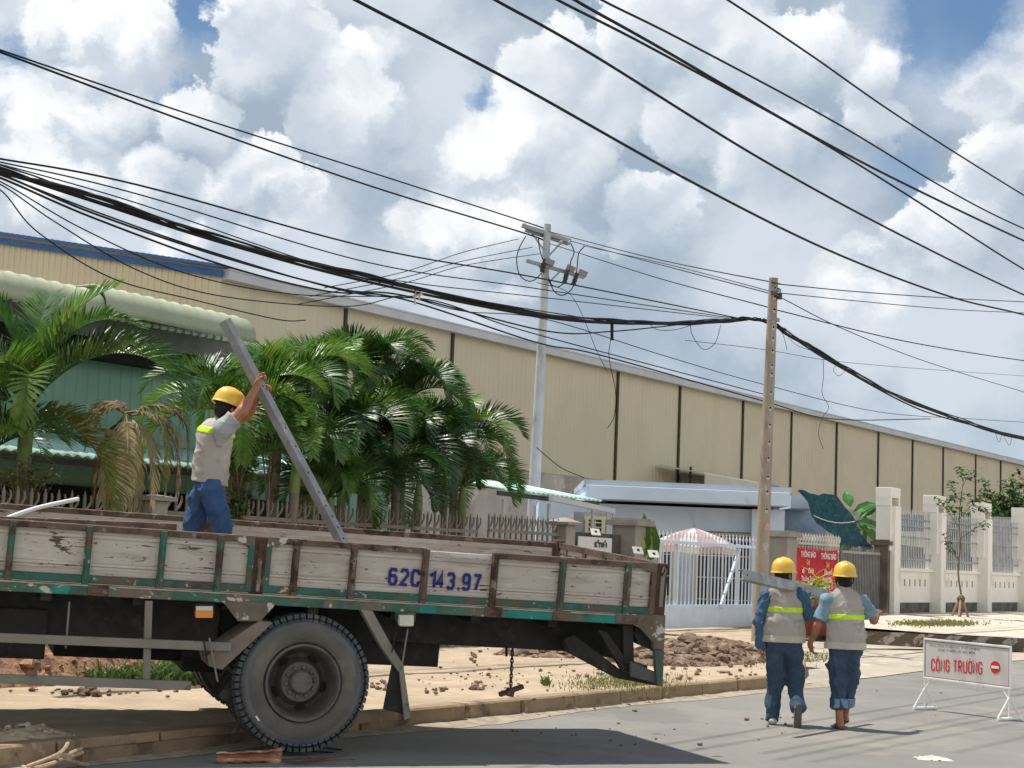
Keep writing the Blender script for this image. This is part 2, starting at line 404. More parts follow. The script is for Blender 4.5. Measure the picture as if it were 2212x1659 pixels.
# dusty driveway of the side road
KP = [Vector((5.9, 41.2, 0)), Vector((6.7, 38.0, 0)), Vector((7.97, 35.9, 0)), Vector((9.4, 35.3, 0)), Vector((11.1, 35.15, 0)), Vector((14.5, 36.2, 0)), Vector((22, 44.5, 0)), Vector((40, 71.2, 0))]
dr = [SN(21.0, -9.30), SN(24, -9.22), SN(29, -9.50), SN(33, -9.35), SN(38, -9.75)] + [KP[5], KP[4], KP[3], KP[2], KP[1], KP[0], SN(35, -16.9), SN(30, -14)]
sheet('side_road', dr, .010, m_drive)
m_stripe = bpy.data.materials.new('striped_kerb'); m_stripe.use_nodes = True; q = NT(m_stripe.node_tree)
tc = q.add('ShaderNodeTexCoord').outputs['UV']; sp = q.add('ShaderNodeSeparateXYZ'); q.l.new(tc, sp.inputs[0])
st = q.math('FRACT', q.math('MULTIPLY', q.math('ADD', sp.outputs[0], q.math('MULTIPLY', sp.outputs[1], -1.4)), 1/.62))
f = q.mapr(st, .50, .54); wr = q.mapr(q.noise(q.add('ShaderNodeTexCoord').outputs['Object'], 5, 7, .65), .42, .54)
cl = q.mix(q.math('MULTIPLY', f, wr), (.13, .10, .07), (.42, .38, .32)); q.set(q.n['Principled BSDF'], 'Base Color', cl); q.set(q.n['Principled BSDF'], 'Roughness', .9)
mb = MB(); uvs = []
u = 0
for A, B in zip(KP[:-1], KP[1:]):
    L = (B-A).length; d = (B-A).normalized(); o = Vector((-d.y, d.x, 0)); o = o if o.dot(Vector((0, -1, 0))) > 0 or True else -o
    o = Vector((d.y, -d.x, 0)); H = Vector((0, 0, .30))
    mb.q(A+o*.0, B+o*.0, B+H, A+H); uvs += [(u, 0), (u+L, 0), (u+L, .3), (u, .3)]
    mb.q(A+H, B+H, B+H-o*.18, A+H-o*.18); uvs += [(u, .3), (u+L, .3), (u+L, .48), (u, .48)]
    mb.q(A-o*.18, B-o*.18, B+H-o*.18, A+H-o*.18); uvs += [(u, 0)]*4
    u += L
ko = mb.build('kerb', m_stripe); struct(ko)
ul = ko.data.uv_layers.new(name='UVMap')
vuv = {i: uvs[i] for i in range(len(uvs))}
for lp in ko.data.loops: ul.data[lp.index].uv = vuv[lp.vertex_index]
# raised far pavement
mb = MB()
def fz(p):
    n = ND.dot(p); return .30 + .14*min(1, max(0, (-11-n)/5.9))
NI = 12
rows = []
far = [N(1715, 1350, -16.95), N(1800, 1350, -16.95), N(1893, 1330, -16.95), N(1960, 1330, -16.95), N(2040, 1330, -16.95), N(2110, 1330, -16.95), N(2212, 1330, -16.95), SN(110, -16.95)]
for A, B in zip(KP, far):
    row = []
    for i in range(NI+1):
        p = Vector((A.x, A.y, 0)).lerp(Vector((B.x, B.y, 0)), i/NI); p.z = fz(p) + (.005+.012*abs(noise.noise(p*.8)) if 0 < i else .005)
        row.append(p)
    rows.append(row)
rows2 = []
for a, b in zip(rows[:-1], rows[1:]):
    for t in range(6): rows2.append([x.lerp(y, t/6) for x, y in zip(a, b)])
rows2.append(rows[-1])
for r_ in rows2: mb.v += r_
for i in range(len(rows2)-1):
    for j in range(NI):
        a = i*(NI+1)+j; mb.f.append((a, a+1, a+NI+2, a+NI+1)); mb.mi.append(0)
m_pave2 = mat('pale_paving', (.52, .46, .37), .92, var=.10, scale=.8, layers=[((.38, .32, .24), 1.4, .60, .05)], bump=.3, bscale=25)
struct(mb.build('pavement', m_pave2, smooth=True))
mb = MB(); mb.q(SN(-30, -17.0, .05), SN(120, -17.0, .05), SN(120, -34, .05), SN(-30, -34, .05)); struct(mb.build('yard', m_yard))

# ================================================================ factory
HF = -33.55
m_clad = mat('beige_cladding', (.60, .53, .375), .55, var=.05, scale=.35, layers=[((.53, .465, .33), .5, .62, .06, (1, 1, .25), .5)], spec=.35)
m_clad2 = mat('cream_cladding', (.72, .62, .42), .55, var=.05, scale=.35)
m_trim = mat('dark_seam', (.055, .045, .035), .7, var=.3, scale=3)
m_gutter = mat('pale_gutter', (.52, .53, .54), .45, var=.06, scale=1)
m_blue_trim = mat('blue_trim', (.03, .12, .33), .45, var=.12, scale=1)
m_block = mat('block_wall', (.50, .45, .39), .95, var=.12, scale=.6, layers=[((.36, .31, .27), .6, .56, .05, (1, 1, .4)), ((.60, .55, .48), 1.2, .63, .05)], bump=.3, bscale=12)
s0 = SD.dot(N(475, 640, HF)); Zr = N(1106, 743, HF).z; Zb = N(1106, 1012, HF).z
S1 = SD.dot(N(2420, 1000, HF))
fac = thing('factory', 'long beige corrugated metal factory wall with dark vertical seams and pale gutter', 'factory', SN(s0, HF, 0))
def corr(mb, A, B, z0, z1, pitch, depth, out, z1b=None):
    """ribbed metal sheet from A to B (horizontal run), heights z0..z1"""
    L = (B-A).length; d = (B-A)/L; n = int(L/pitch); z1b = z1 if z1b is None else z1b
    b = len(mb.v); prof = ((0, 0), (.62, 0), (.70, 1), (.92, 1))
    pts = []
    for i in range(n):
        for (t, hh) in prof: pts.append(((i+t)*L/n, hh))
    pts.append((L, 0))
    for (t, hh) in pts:
        p = A + d*t + out*(hh*depth); zt = z1+(z1b-z1)*t/L
        mb.v.append(Vector((p.x, p.y, z0))); mb.v.append(Vector((p.x, p.y, zt)))
    for i in range(len(pts)-1):
        mb.f.append((b+2*i, b+2*i+2, b+2*i+3, b+2*i+1)); mb.mi.append(mb.cur)
mb = MB(); corr(mb, SN(s0, HF), SN(S1, HF), Zb, Zr-.1, .30, .013, ND); mb.build('wall_cladding', m_clad, fac)
mb = MB()
A = SN(s0, HF, 0); 
mb.box(SN((s0+S1)/2, HF-.14, Zb/2), (S1-s0, .2, Zb), (SD, ND, Vector((0, 0, 1))))
bw = mb.build('block_wall', m_block, fac)
seam_px = [737, 972, 1165, 1333, 1468, 1605, 1710, 1808, 1898, 1972, 2038, 2108, 2162, 2230]
for i, px in enumerate(seam_px):
    s_ = SD.dot(N(px, 830, HF)); mb = MB()
    mb.box(SN(s_, HF+.03, (Zb+Zr)/2-.05), (.125, .10, Zr-Zb-.16), (SD, ND, Vector((0, 0, 1))))
    mb.build('seam_trim', m_trim, fac)
    if i < 5:
        mb = MB(); mb.box(SN(s_, HF-.02, Zb/2-.02), (.26, .08, Zb-.05), (SD, ND, Vector((0, 0, 1)))); mb.build('wall_stain', mat('rust_stain', (.11, .07, .05), .9, var=.3, scale=3), bw)
mb = MB(); mb.box(SN((s0+S1)/2, HF+.16, Zr), (S1-s0, .34, .26), (SD, ND, Vector((0, 0, 1))))
mb.box(SN((s0+S1)/2, HF+.10, Zr+.16), (S1-s0, .5, .05), (SD, ND, Vector((0, 0, 1))))
mb.build('gutter', m_gutter, fac)
PD = Vector((-ND.x, -ND.y, 0))                     # away from the street
Zl = Zr + .176*14
mb = MB(); corr(mb, SN(s0, HF), SN(s0, HF)+PD*14, 0.2, Zr-.05, .28, .03, -SD, Zl-.05); mb.build('gable_cladding', m_clad2, fac)
mb = MB(); a = SN(s0-.12, HF+.15, Zr+.02); b = SN(s0-.12, HF-14, Zl+.02); mb.beam(a, b, .08, .20)
mb.beam(a+Vector((0, 0, .22)), b+Vector((0, 0, .22)), .5, .06); mb.build('blue_gable_trim', m_blue_trim, fac)
m_roofm = mat('roof_metal', (.30, .34, .38), .5, var=.06, scale=1)
mb = MB(); mb.q(SN(s0-.1, HF+.3, Zr+.2), SN(S1, HF+.3, Zr+.2), SN(S1, HF-14, Zl+.2), SN(s0-.1, HF-14, Zl+.2)); mb.build('roof', m_roofm, fac)
mb = MB()
for t in np.arange(0.1, 14, .28): mb.tube([SN(s0-.2, HF-t, Zr+.28+.176*t), SN(s0+.6, HF-t, Zr+.28+.176*t)], .05, 6)
mb.build('roof_ridges', m_blue_trim, fac)
def opening(px0, py0, px1, py1, name='vent_opening'):
    a = N(px0, py0, HF-.03); b = N(px1, py1, HF-.03); sa, sb = SD.dot(a), SD.dot(b); mb = MB()
    mb.box(SN((sa+sb)/2, HF-.06, (a.z+b.z)/2), (abs(sb-sa), .06, abs(a.z-b.z)), (SD, ND, Vector((0, 0, 1)))); mb.build(name, m_dark, fac)
opening(1100, 1018, 1119, 1056); opening(1229, 1110, 1263, 1140)

# lean-to awning on factory
m_cream = mat('cream_metal', (.58, .55, .44), .5, var=.06, scale=1)
aw = thing('metal_canopy', 'low cream sheet metal canopy against the factory wall above the blue house roof', 'canopy', SN(44, HF+1, 0))
mb = MB(); a = N(1470, 1022, HF+.2); b = N(1680, 1050, HF+.2); mb.prism([a, b, b-Vector((0, 0, .55)), a-Vector((0, 0, .55))], ND*.1); mb.build('back_sheet', mat('grey_sheet', (.26, .24, .2), .7), aw)
a = N(1522, 1024, HF+2.4); b = N(1650, 1046, HF+2.4); mb = MB(); mb.prism([a, b, b-Vector((0, 0, .5)), a-Vector((0, 0, .5))], ND*.06)
a2 = a-ND*2.2+Vector((0, 0, .35)); b2 = b-ND*2.2+Vector((0, 0, .35)); mb.prism([a, b, b2, a2], Vector((0, 0, .05))); mb.build('canopy_roof', m_cream, aw)
mb = MB(); a = N(1492, 1008, HF+1.5); mb.tube([a, Vector((a.x, a.y, .1))], .06, 6); mb.build('post', m_trim, aw)

# ================================================================ green workshop
LN_ = -19.85
m_teal = mat('teal_cladding', (.20, .36, .28), .6, var=.08, scale=.6, layers=[((.25, .37, .30), .8, .6, .1, (1, 1, .2))])
m_mint = mat('mint_roof', (.52, .76, .64), .6, var=.1, scale=1, layers=[((.30, .36, .28), 1.5, .64, .06)])
m_awn = mat('olive_awning', (.36, .395, .275), .55, var=.08, scale=.8, layers=[((.33, .35, .22), 1.2, .62, .08)])
ws = thing('workshop', 'green corrugated workshop behind the palms with a curved pale awning and mint lean-to roof', 'workshop', SN(12, LN_, 0))
WN = LN_-2.9
sl = -12.; sr = SD.dot(N(545, 760, WN)); zt = N(300, 655, WN).z-.25
mb = MB(); corr(mb, SN(sl, WN), SN(sr, WN), 0.1, zt, .26, .02, ND); mb.build('front_wall', m_teal, ws)
mb = MB(); corr(mb, SN(sr, WN), SN(sr, WN-7), 0.1, zt, .26, .02, SD); mb.build('side_wall', m_teal, ws)
s2 = SD.dot(N(850, 960, WN)); z2 = N(700, 925, WN).z
mb = MB(); corr(mb, SN(sr+.05, WN-.05), SN(s2, WN-.05), .1, z2, .26, .02, ND); mb.build('low_wall', m_teal, ws)
# dark gap below the awning, grey fascia and pale scalloped strip
za = N(420, 712, WN+.3).z
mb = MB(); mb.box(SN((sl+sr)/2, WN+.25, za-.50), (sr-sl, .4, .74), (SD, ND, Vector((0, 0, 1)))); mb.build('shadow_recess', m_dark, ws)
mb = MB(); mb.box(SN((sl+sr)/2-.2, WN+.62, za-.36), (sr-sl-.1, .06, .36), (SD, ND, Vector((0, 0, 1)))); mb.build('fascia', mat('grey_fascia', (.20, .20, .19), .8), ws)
mb = MB()
for i in range(int((sr-sl)/.2)-1):
    mb.lathe(SN(sl+i*.2, WN+.68, za-.14), SD, [(0, .045), (.12, .045)], 8)
mb.build('roof_edge', mat('pale_edge', (.7, .72, .68), .5), ws)
# curved awning: extruded quarter round with ribs
def awning(pxa, pya, pxb, pyb, lift=0):
    n0 = LN_-1.4
    a = N(pxa, pya, n0); b = N(pxb, pyb, n0); mb = MB(); sa, sb = SD.dot(a), SD.dot(b)
    cnt = int((sb-sa)/.3); prof = []
    r_ = .43
    for kx in range(9):
        an = R(-10+kx*13); prof.append((math.cos(an)*r_, math.sin(an)*r_))
    prof += [(-.9, r_*.98), (-2.2, r_*.9)]
    base = []
    for i in range(cnt+1):
        for sub, rr in ((0, 1.0), (.12, 1.05), (.24, 1.0)) if i < cnt else ((0, 1.0),):
            s_ = sa+(i+sub)*(sb-sa)/cnt; z = a.z+(b.z-a.z)*(s_-sa)/(sb-sa)-.46+lift
            base.append([SN(s_, n0-.42+x*rr, z+y*rr) for x, y in prof])
    for r1 in base: mb.v += r1
    c = len(prof)
    for i in range(len(base)-1):
        for j in range(c-1): mb.f.append((i*c+j, (i+1)*c+j, (i+1)*c+j+1, i*c+j+1)); mb.mi.append(0)
    o = mb.build('curved_awning', m_awn, ws, smooth=True); sm = o.modifiers.new('t', 'SOLIDIFY'); sm.thickness = .02
awning(-330, 495, 238, 622); awning(233, 608, 555, 682)
# mint lean-to roof over the yard, in two stretches
def minto(pxa, pxb, py_at, ztop, parent, name='lean_to_roof', depth=2.95):
    a = N(pxa, py_at[0], LN_); b = N(pxb, py_at[1], LN_); sa, sb = SD.dot(a), SD.dot(b); mb = MB()
    cnt = int((sb-sa)/.035); c = 0
    for i in range(cnt+1):
        s_ = sa+(sb-sa)*i/cnt; z = a.z+(b.z-a.z)*i/cnt + .022*math.sin(i*.035*2*math.pi/.2)
        mb.v += [SN(s_, LN_, z), SN(s_, LN_-depth, z+ztop)]
    for i in range(cnt): mb.f.append((2*i, 2*i+2, 2*i+3, 2*i+1)); mb.mi.append(0)
    o = mb.build(name, m_mint, parent, smooth=True); sm = o.modifiers.new('t', 'SOLIDIFY'); sm.thickness = .012
    mb = MB(); mb.beam(SN(sa, LN_-.12, a.z-.09), SN(sb, LN_-.12, b.z-.09), .05, .1); mb.beam(SN(sa, LN_-depth, a.z+ztop-.12), SN(sb, LN_-depth, b.z+ztop-.12), .05, .1)
    mb.build('purlin', mat('dark_steel', (.05, .05, .05), .6), parent)
    return sa, sb
minto(-330, 860, (940, 1050), .52, ws)
# dark interior behind the yard and pieces seen in it
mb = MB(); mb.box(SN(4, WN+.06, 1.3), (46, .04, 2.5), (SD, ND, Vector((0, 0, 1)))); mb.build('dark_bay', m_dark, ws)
mb = MB()
for px in (640, 655, 670, 685): 
    a = N(px, 1030, LN_-.9); mb.box(Vector((a.x, a.y, .1+(a.z-.1)/2)), (.22, .03, a.z-.1), (SD, ND, Vector((0, 0, 1))))
mb.build('sheet_panel', mat('grey_sheeting', (.30, .29, .25), .7, var=.15), ws)
sh = thing('lean_to', 'mint corrugated lean-to roof on posts in front of the grey block wall', 'lean-to', SN(26, LN_, 0))
sa, sb = minto(1085, 1302, (1056, 1082), .34, sh, depth=2.2)
for s_ in (sa+.3, (sa+sb)/2, sb-.2):
    mb = MB(); mb.tube([SN(s_, LN_-.15, .05), SN(s_, LN_-.15, 2.85)], .04, 8); mb.build('post', m_gutter, sh)
mb = MB(); a = N(1190, 1076, LN_+.1); b = N(1325, 1104, LN_+.25); mb.beam(a, b, .12, .12); mb.build('gutter', m_gutter, sh)
mb = MB(); mb.tube([b-Vector((0, 0, .05)), b+Vector((0, 0, -.25)), N(1318, 1125, LN_), Vector((N(1318, 1125, LN_).x, N(1318, 1125, LN_).y, .1))], .035, 6); mb.build('downpipe', m_gutter, sh)

# ================================================================ grey annex with cream window, blue house
m_blue = mat('blue_render', (.64, .74, .84), .85, var=.05, scale=.7, layers=[((.50, .58, .71), 1.1, .64, .08, (1, 1, .4))], bump=.1)
m_blue2 = mat('light_blue_paint', (.62, .72, .82), .8, var=.05, scale=.7, layers=[((.40, .49, .58), 1.5, .66, .06, (1, 1, .3))])
m_slab = mat('grey_blue_slab', (.42, .47, .52), .85, var=.1, scale=1)
m_creamp = mat('cream_paint', (.66, .62, .42), .7, var=.05)
m_gline = mat('window_glass', (.035, .038, .04), .35, var=.2, spec=.35)
XA = Vector((1, 0, 0)); YA = Vector((0, 1, 0)); ZA = Vector((0, 0, 1))
hs = thing('blue_house', 'single storey pale blue house with flat roof slab and cream barred door', 'house', P(1480, 1330, 44))
HY = 44.0
xl, xr = P(1322, 1130, HY).x, P(1678, 1130, HY).x
zt = P(1480, 1095, HY).z
def pxbox(mb, px0, py0, px1, py1, Y, dep):
    a = P(px0, py0, Y); b = P(px1, py1, Y); cx = (a.x+b.x)/2
    mb.box((cx, Y+dep/2, (a.z+b.z)/2), (abs(b.x-a.x), dep, abs(a.z-b.z)))
mb = MB(); mb.box(((xl+xr)/2-1.0, HY+2.5, zt/2), (xr-xl+2.0, 5, zt)); mb.build('wall', m_blue, hs)
zs0, zs1 = P(1480, 1086, HY-.7).z, P(1480, 1057, HY-.7).z
xs0, xs1 = P(1264, 1070, HY-.7).x, P(1702, 1070, HY-.7).x
mb = MB(); mb.box(((xs0+xs1)/2, HY+2.2, (zs0+zs1)/2), (xs1-xs0, 6.6, zs1-zs0)); rf = mb.build('roof', m_blue2, hs, bevel=.01)
mb = MB(); mb.box(((xs0+xs1)/2, HY+2.3, zs1+.075), (xs1-xs0+.1, 6.5, .15)); mb.build('roof_top', m_slab, rf)
# window/door group with cream frame
def grille_window(px0, py0, px1, py1, Y, nv, nh, parent, name='window'):
    a = P(px0, py0, Y); b = P(px1, py1, Y); mb = MB(); fw = .09
    x0, x1, z0, z1 = a.x, b.x, b.z, a.z
    mb.box(((x0+x1)/2, Y-.03, z1), (x1-x0+.14, .08, fw)); mb.box(((x0+x1)/2, Y-.03, z0), (x1-x0+.14, .08, fw))
    for x in (x0, x1): mb.box((x, Y-.035, (z0+z1)/2), (fw, .08, z1-z0-fw))
    fr = mb.build(name, m_creamp, parent)
    mb = MB(); mb.box(((x0+x1)/2, Y-.008, (z0+z1)/2), (x1-x0-.05, .012, z1-z0-.05)); mb.build('pane', m_gline, fr)
    mb = MB()
    for i in range(1, nv): mb.box((x0+(x1-x0)*i/nv, Y-.03, (z0+z1)/2), (.028, .02, z1-z0-.1))
    for i in range(1, nh): mb.box(((x0+x1)/2, Y-.045, z0+(z1-z0)*i/nh), (x1-x0-.1, .012, .03))
    if nv*nh: mb.build('grille', m_creamp, fr)
grille_window(1417, 1150, 1448, 1290, HY, 2, 3, hs)
grille_window(1505, 1152, 1618, 1345, HY, 4, 4, hs, 'door')
grille_window(1625, 1158, 1668, 1330, HY, 4, 9, hs)
mb = MB(); pxbox(mb, 1500, 1146, 1632, 1151, HY-.3, .32); mb.build('door_hood', m_slab, hs)
mb = MB(); pxbox(mb, 1625, 1100, 1690, 1345, HY-.35, .32); mb.build('wall_pier', m_blue, hs)
# set-back side wing to the right, seen under the net
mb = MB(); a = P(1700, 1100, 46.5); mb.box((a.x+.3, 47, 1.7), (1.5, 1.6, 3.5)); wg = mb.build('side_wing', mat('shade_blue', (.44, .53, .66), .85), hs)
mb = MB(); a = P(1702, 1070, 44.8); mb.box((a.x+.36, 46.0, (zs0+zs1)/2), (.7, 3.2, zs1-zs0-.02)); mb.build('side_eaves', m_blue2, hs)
grille_window(1725, 1162, 1758, 1200, 46.15, 3, 2, hs)
ax = thing('annex', 'grey rendered annex with small cream barred window left of the concrete pillar', 'annex', P(1285, 1330, 41))
mb = MB(); a = P(1240, 1100, 41); b = P(1312, 1100, 41); mb.box(((a.x+b.x)/2, 42, 1.45), (b.x-a.x, 2, 2.7)); mb.build('wall', mat('grey_blue_wall', (.33, .34, .36), .85, layers=[((.25, .25, .26), 1.5, .6, .08)]), ax)
grille_window(1268, 1118, 1302, 1160, 41, 2, 4, ax)

# ================================================================ boundary on the fence line
FN = -16.9
m_spike = mat('fence_paint', (.20, .18, .155), .8, var=.12, scale=4, layers=[((.20, .15, .11), 6, .62, .05)])
m_blfence = mat('blue_gate_paint', (.60, .68, .78), .6, var=.06, scale=4)
def spear(mb, p, h, w_=.03, lean=None):
    """cast fence finial with one curled side hook"""
    lean = lean or SD
    mb.tube([p, p+ZA*h*.72, p+ZA*h], [w_*.42, w_*.5, .003], 6, cap=False)
    pts = [p+ZA*h*.12+lean*.0]
    for kx in range(6):
        t = kx/5; pts.append(p+ZA*h*(.15+.65*t)+lean*(h*.36*math.sin(t*math.pi*.62+.15)))
    mb.tube(pts, [w_*.3+.004*(1-abs(2*i/6-1)) for i in range(7)], 5, cap=False)
def spiked_fence(pxa, pxb, py_rail, label, mt, step=.21, h=.32, plinth=.55, rails=True, parent=None, base=.15, group=None):
    sa, sb = SD.dot(N(pxa, 1150, FN)), SD.dot(N(pxb, 1150, FN))
    zr = N((pxa+pxb)/2, py_rail, FN).z
    t = parent or thing('spiked_fence', label, 'fence', SN((sa+sb)/2, FN, base), group)
    mb = MB(); mb.box(SN((sa+sb)/2, FN-.06, base+plinth/2), (sb-sa, .16, plinth), (SD, ND, ZA)); mb.build('plinth', m_conc, t)
    mb = MB(); cnt = max(2, int((sb-sa)/step))
    for i in range(cnt+1):
        s_ = sa+(sb-sa)*i/cnt; spear(mb, SN(s_, FN, zr), h, .05)
        mb.box(SN(s_, FN, (zr+base+plinth)/2), (.035, .03, zr-base-plinth), (SD, ND, ZA))
    mb.build('spikes', mt, t)
    mb = MB(); mb.box(SN((sa+sb)/2, FN+.003, zr), (sb-sa, .055, .06), (SD, ND, ZA)); mb.box(SN((sa+sb)/2, FN+.003, zr-.16), (sb-sa, .05, .045), (SD, ND, ZA)); mb.build('rail', mt, t)
    return t
def fence_pillar(px, py_top, py_cap, wd, label, mt=None, slab=False, base=.15):
    p = N(px, py_cap, FN); zc = p.z; zt_ = N(px, py_top, FN).z; s_ = SD.dot(p); c = SN(s_, FN, 0); mt = mt or m_conc
    t = thing('fence_pillar', label, 'pillar', SN(s_, FN, base))
    mb = MB(); mb.box(c+ZA*((base+zc)/2-.0), (wd, wd, zc-base), (SD, ND, ZA)); mb.build('shaft', mt, t, bevel=.01)
    mb = MB(); ww = wd*.78
    if slab:
        mb.box(c+ZA*(zc+.055), (wd*1.35, wd*1.35, .11), (SD, ND, ZA)); mb.box(c+ZA*(zc+.13), (wd*1.1, wd*1.1, .05), (SD, ND, ZA))
    else:
        mb.box(c+ZA*(zc+.03), (wd*1.6, wd*1.6, .055), (SD, ND, ZA)); b = zc+.058
        q4 = [c+SD*(x*ww)+ND*(y*ww)+ZA*b for x, y in ((-1, -1), (1, -1), (1, 1), (-1, 1))]; t4 = [c+SD*(x*.04)+ND*(y*.04)+ZA*(zt_) for x, y in ((-1, -1), (1, -1), (1, 1), (-1, 1))]
        mb.hexa(q4, t4)
    mb.build('cap', mt, t); return t
spiked_fence(-160, 312, 1106, 'grey spiked fence under the left palm, left of the cracked pillar', m_spike)
spiked_fence(352, 1030, 1128, 'grey spiked fence behind the truck bed and the man with the beam', m_spike)
spiked_fence(1055, 1205, 1150, 'grey spiked fence right of the palm clump, behind the truck side', m_spike, step=.18)
fence_pillar(331, 1068, 1082, .30, 'cracked concrete pillar with pointed cap left of the standing worker')
fence_pillar(1218, 1118, 1134, .34, 'concrete pillar with pointed cap in front of the lean-to')
fence_pillar(1362, 1120, 1136, .56, 'wide concrete gate pillar with thick flat cap above the croton', slab=True)
# dark boundary block wall and the white board on it
bwl = thing('boundary_wall', 'low dark broken block wall between two concrete pillars', 'wall', N(1290, 1200, FN))
sa, sb = SD.dot(N(1232, 1160, FN)), SD.dot(N(1342, 1160, FN)); zc = N(1290, 1152, FN).z
mb = MB(); mb.box(SN((sa+sb)/2, FN-.1, (.15+zc)/2), (sb-sa, .18, zc-.15), (SD, ND, ZA)); mb.build('blocks', mat('dark_blocks', (.075, .07, .065), .95, var=.4, scale=2, bump=.5), bwl)
bd = thing('notice_board', 'white notice board with black letters on the dark block wall', 'board', N(1290, 1180, FN+.15))
a = N(1250, 1158, FN+.15); b = N(1322, 1163, FN+.15); hb = .40
mb = MB(); mb.prism([a, b, b-ZA*hb, a-ZA*hb], -ND*.02); mb.build('panel', mat('white_board', (.62, .62, .60), .5, var=.06), bd)
tx = text_mb('KẾT NỐI', .12, N(1284, 1181, FN+.152), SD, ZA, ND, .012, .012); tx.build('lettering', mat('black_paint', (.02, .02, .02), .6), bd)

# blue gate with spear bars
gt = thing('yard_gate', 'pale blue sliding gate with spear tipped bars and solid lower panel', 'gate', N(1530, 1368, FN))
ga, gb = SD.dot(N(1422, 1250, FN)), SD.dot(N(1632, 1250, FN))
zrt = N(1530, 1176, FN).z; zpl = N(1530, 1314, FN).z
mb = MB(); mb.box(SN((ga+gb)/2, FN, (zpl+.19)/2), (gb-ga, .05, zpl-.19), (SD, ND, ZA)); mb.build('lower_panel', m_blfence, gt)
mb = MB()
cnt = 27
for i in range(cnt+1):
    s_ = ga+(gb-ga)*i/cnt; mb.box(SN(s_, FN, (zrt+zpl)/2), (.026, .026, zrt-zpl), (SD, ND, ZA))
    mb.tube([SN(s_, FN, zrt), SN(s_, FN, zrt+.1), SN(s_, FN, zrt+.15), SN(s_, FN, zrt+.27)], [.012, .014, .03, .003], 6)
mb.build('bars', m_blfence, gt)
mb = MB()
for z, h_ in ((zrt, .07), (zpl+.04, .08)): mb.box(SN((ga+gb)/2, FN+.004, z), (gb-ga+.05, .065, h_), (SD, ND, ZA))
for s_ in (ga+.02, ga+(gb-ga)*.17, ga+(gb-ga)*.80, gb-.02): mb.box(SN(s_, FN+.006, (zrt+zpl)/2), (.07, .06, zrt-zpl+.1), (SD, ND, ZA))
mb.beam(N(1598, 1185, FN+.06), N(1556, 1312, FN+.06), .05, .07, SD)
mb.build('frame', m_blfence, gt)
# concrete post right of the gate
fence_pillar(1688, 1140, 1160, .58, 'broad weathered concrete gate pillar beside the red banners', slab=True)
# fence with banners, then black gate
t = spiked_fence(1722, 1812, 1176, 'spiked fence panel carrying two red banners', mat('pale_spikes', (.52, .49, .42), .7), step=.17, h=.28, plinth=1.1)
def banner(px0, px1, py0, py1, label, lines, seed):
    rb = random.Random(seed); b = thing('banner', label, 'banner', N((px0+px1)/2, py1, FN+.12), 'red cloth banners on the fence'); mb = MB()
    a = SD.dot(N(px0, py0, FN+.12)); c = SD.dot(N(px1, py0, FN+.12)); z1 = N(px0, py0, FN+.12).z; z0 = N(px0, py1, FN+.12).z
    for i in range(11):
        for j in range(9):
            mb.v.append(SN(a+(c-a)*i/10, FN+.12+.02*math.sin(i*1.3+j*.4+seed), z0+(z1-z0)*j/8-.04*math.sin(math.pi*i/10)*(j/8)))
    for i in range(10):
        for j in range(8): mb.f.append((i*9+j, i*9+9+j, i*9+10+j, i*9+j+1)); mb.mi.append(0)
    cl = mb.build('cloth', mat('red_cloth', (.52, .025, .04), .8, var=.12, scale=3, trans=.15), b, smooth=True)
    W_ = c-a; Hh = z1-z0
    for (txt, yy, sz, colr, xo) in lines:
        mt = mat('banner_white', (.75, .62, .62), .7) if colr == 'w' else mat('banner_yellow', (.75, .38, .06), .7)
        tm = text_mb(txt, sz*Hh, SN(a+W_*xo, FN+.12, z1-Hh*yy), SD, ZA, ND, .035, .006, align='CENTER', sx=.8); tm.build('lettering', mt, b)
banner(1721, 1766, 1181, 1286, 'left red banner with white and yellow lettering on the spiked fence',
       [('THÔNG BÁO', .20, .16, 'w', .5), ('Quý', .34, .13, 'y', .5), ('xã      Chính', .53, .15, 'w', .5), ('Thường Trực', .70, .15, 'w', .5), ('Lưu động', .84, .12, 'y', .45), ('2020', .96, .11, 'w', .4)], 1)
banner(1767, 1808, 1185, 1294, 'right red banner with white and yellow lettering next to the black gate',
       [('THÔNG BÁO', .20, .16, 'w', .5), ('Quý', .35, .13, 'y', .45), ('Khu phố', .51, .14, 'w', .5), ('Người dân', .65, .14, 'w', .45), ('phường xã', .78, .14, 'w', .5), ('chung tay', .89, .11, 'y', .5), ('2020', .99, .10, 'w', .5)], 4)
bg_ = thing('black_gate', 'black barred gate with grey frame between the banners and the white fence', 'gate', N(1860, 1340, FN))
a, b = SD.dot(N(1816, 1250, FN)), SD.dot(N(1898, 1250, FN)); z1 = N(1857, 1194, FN).z; z0 = .35
m_blk = mat('black_bars', (.05, .05, .05), .5); mb = MB()
for i in range(25):
    s_ = a+(b-a)*i/24; mb.box(SN(s_, FN, (z0+z1)/2), (.05, .03, z1-z0), (SD, ND, ZA)); mb.tube([SN(s_, FN, z1), SN(s_, FN, z1+.18)], [.02, .004], 5)
mb.build('bars', mat('grey_bars', (.20, .195, .19), .6), bg_)
mb = MB(); mb.box(SN((a+b)/2, FN+.01, z1), (b-a, .06, .07), (SD, ND, ZA)); mb.box(SN((a+b)/2, FN+.01, z0), (b-a, .06, .09), (SD, ND, ZA)); mb.build('frame', mat('gate_rail', (.33, .31, .29), .7), bg_)
mb = MB(); mb.box(SN((a+b)/2, FN-.12, (z0+z1)/2), (b-a, .02, z1-z0), (SD, ND, ZA)); mb.build('backing_sheet', m_dark, bg_)
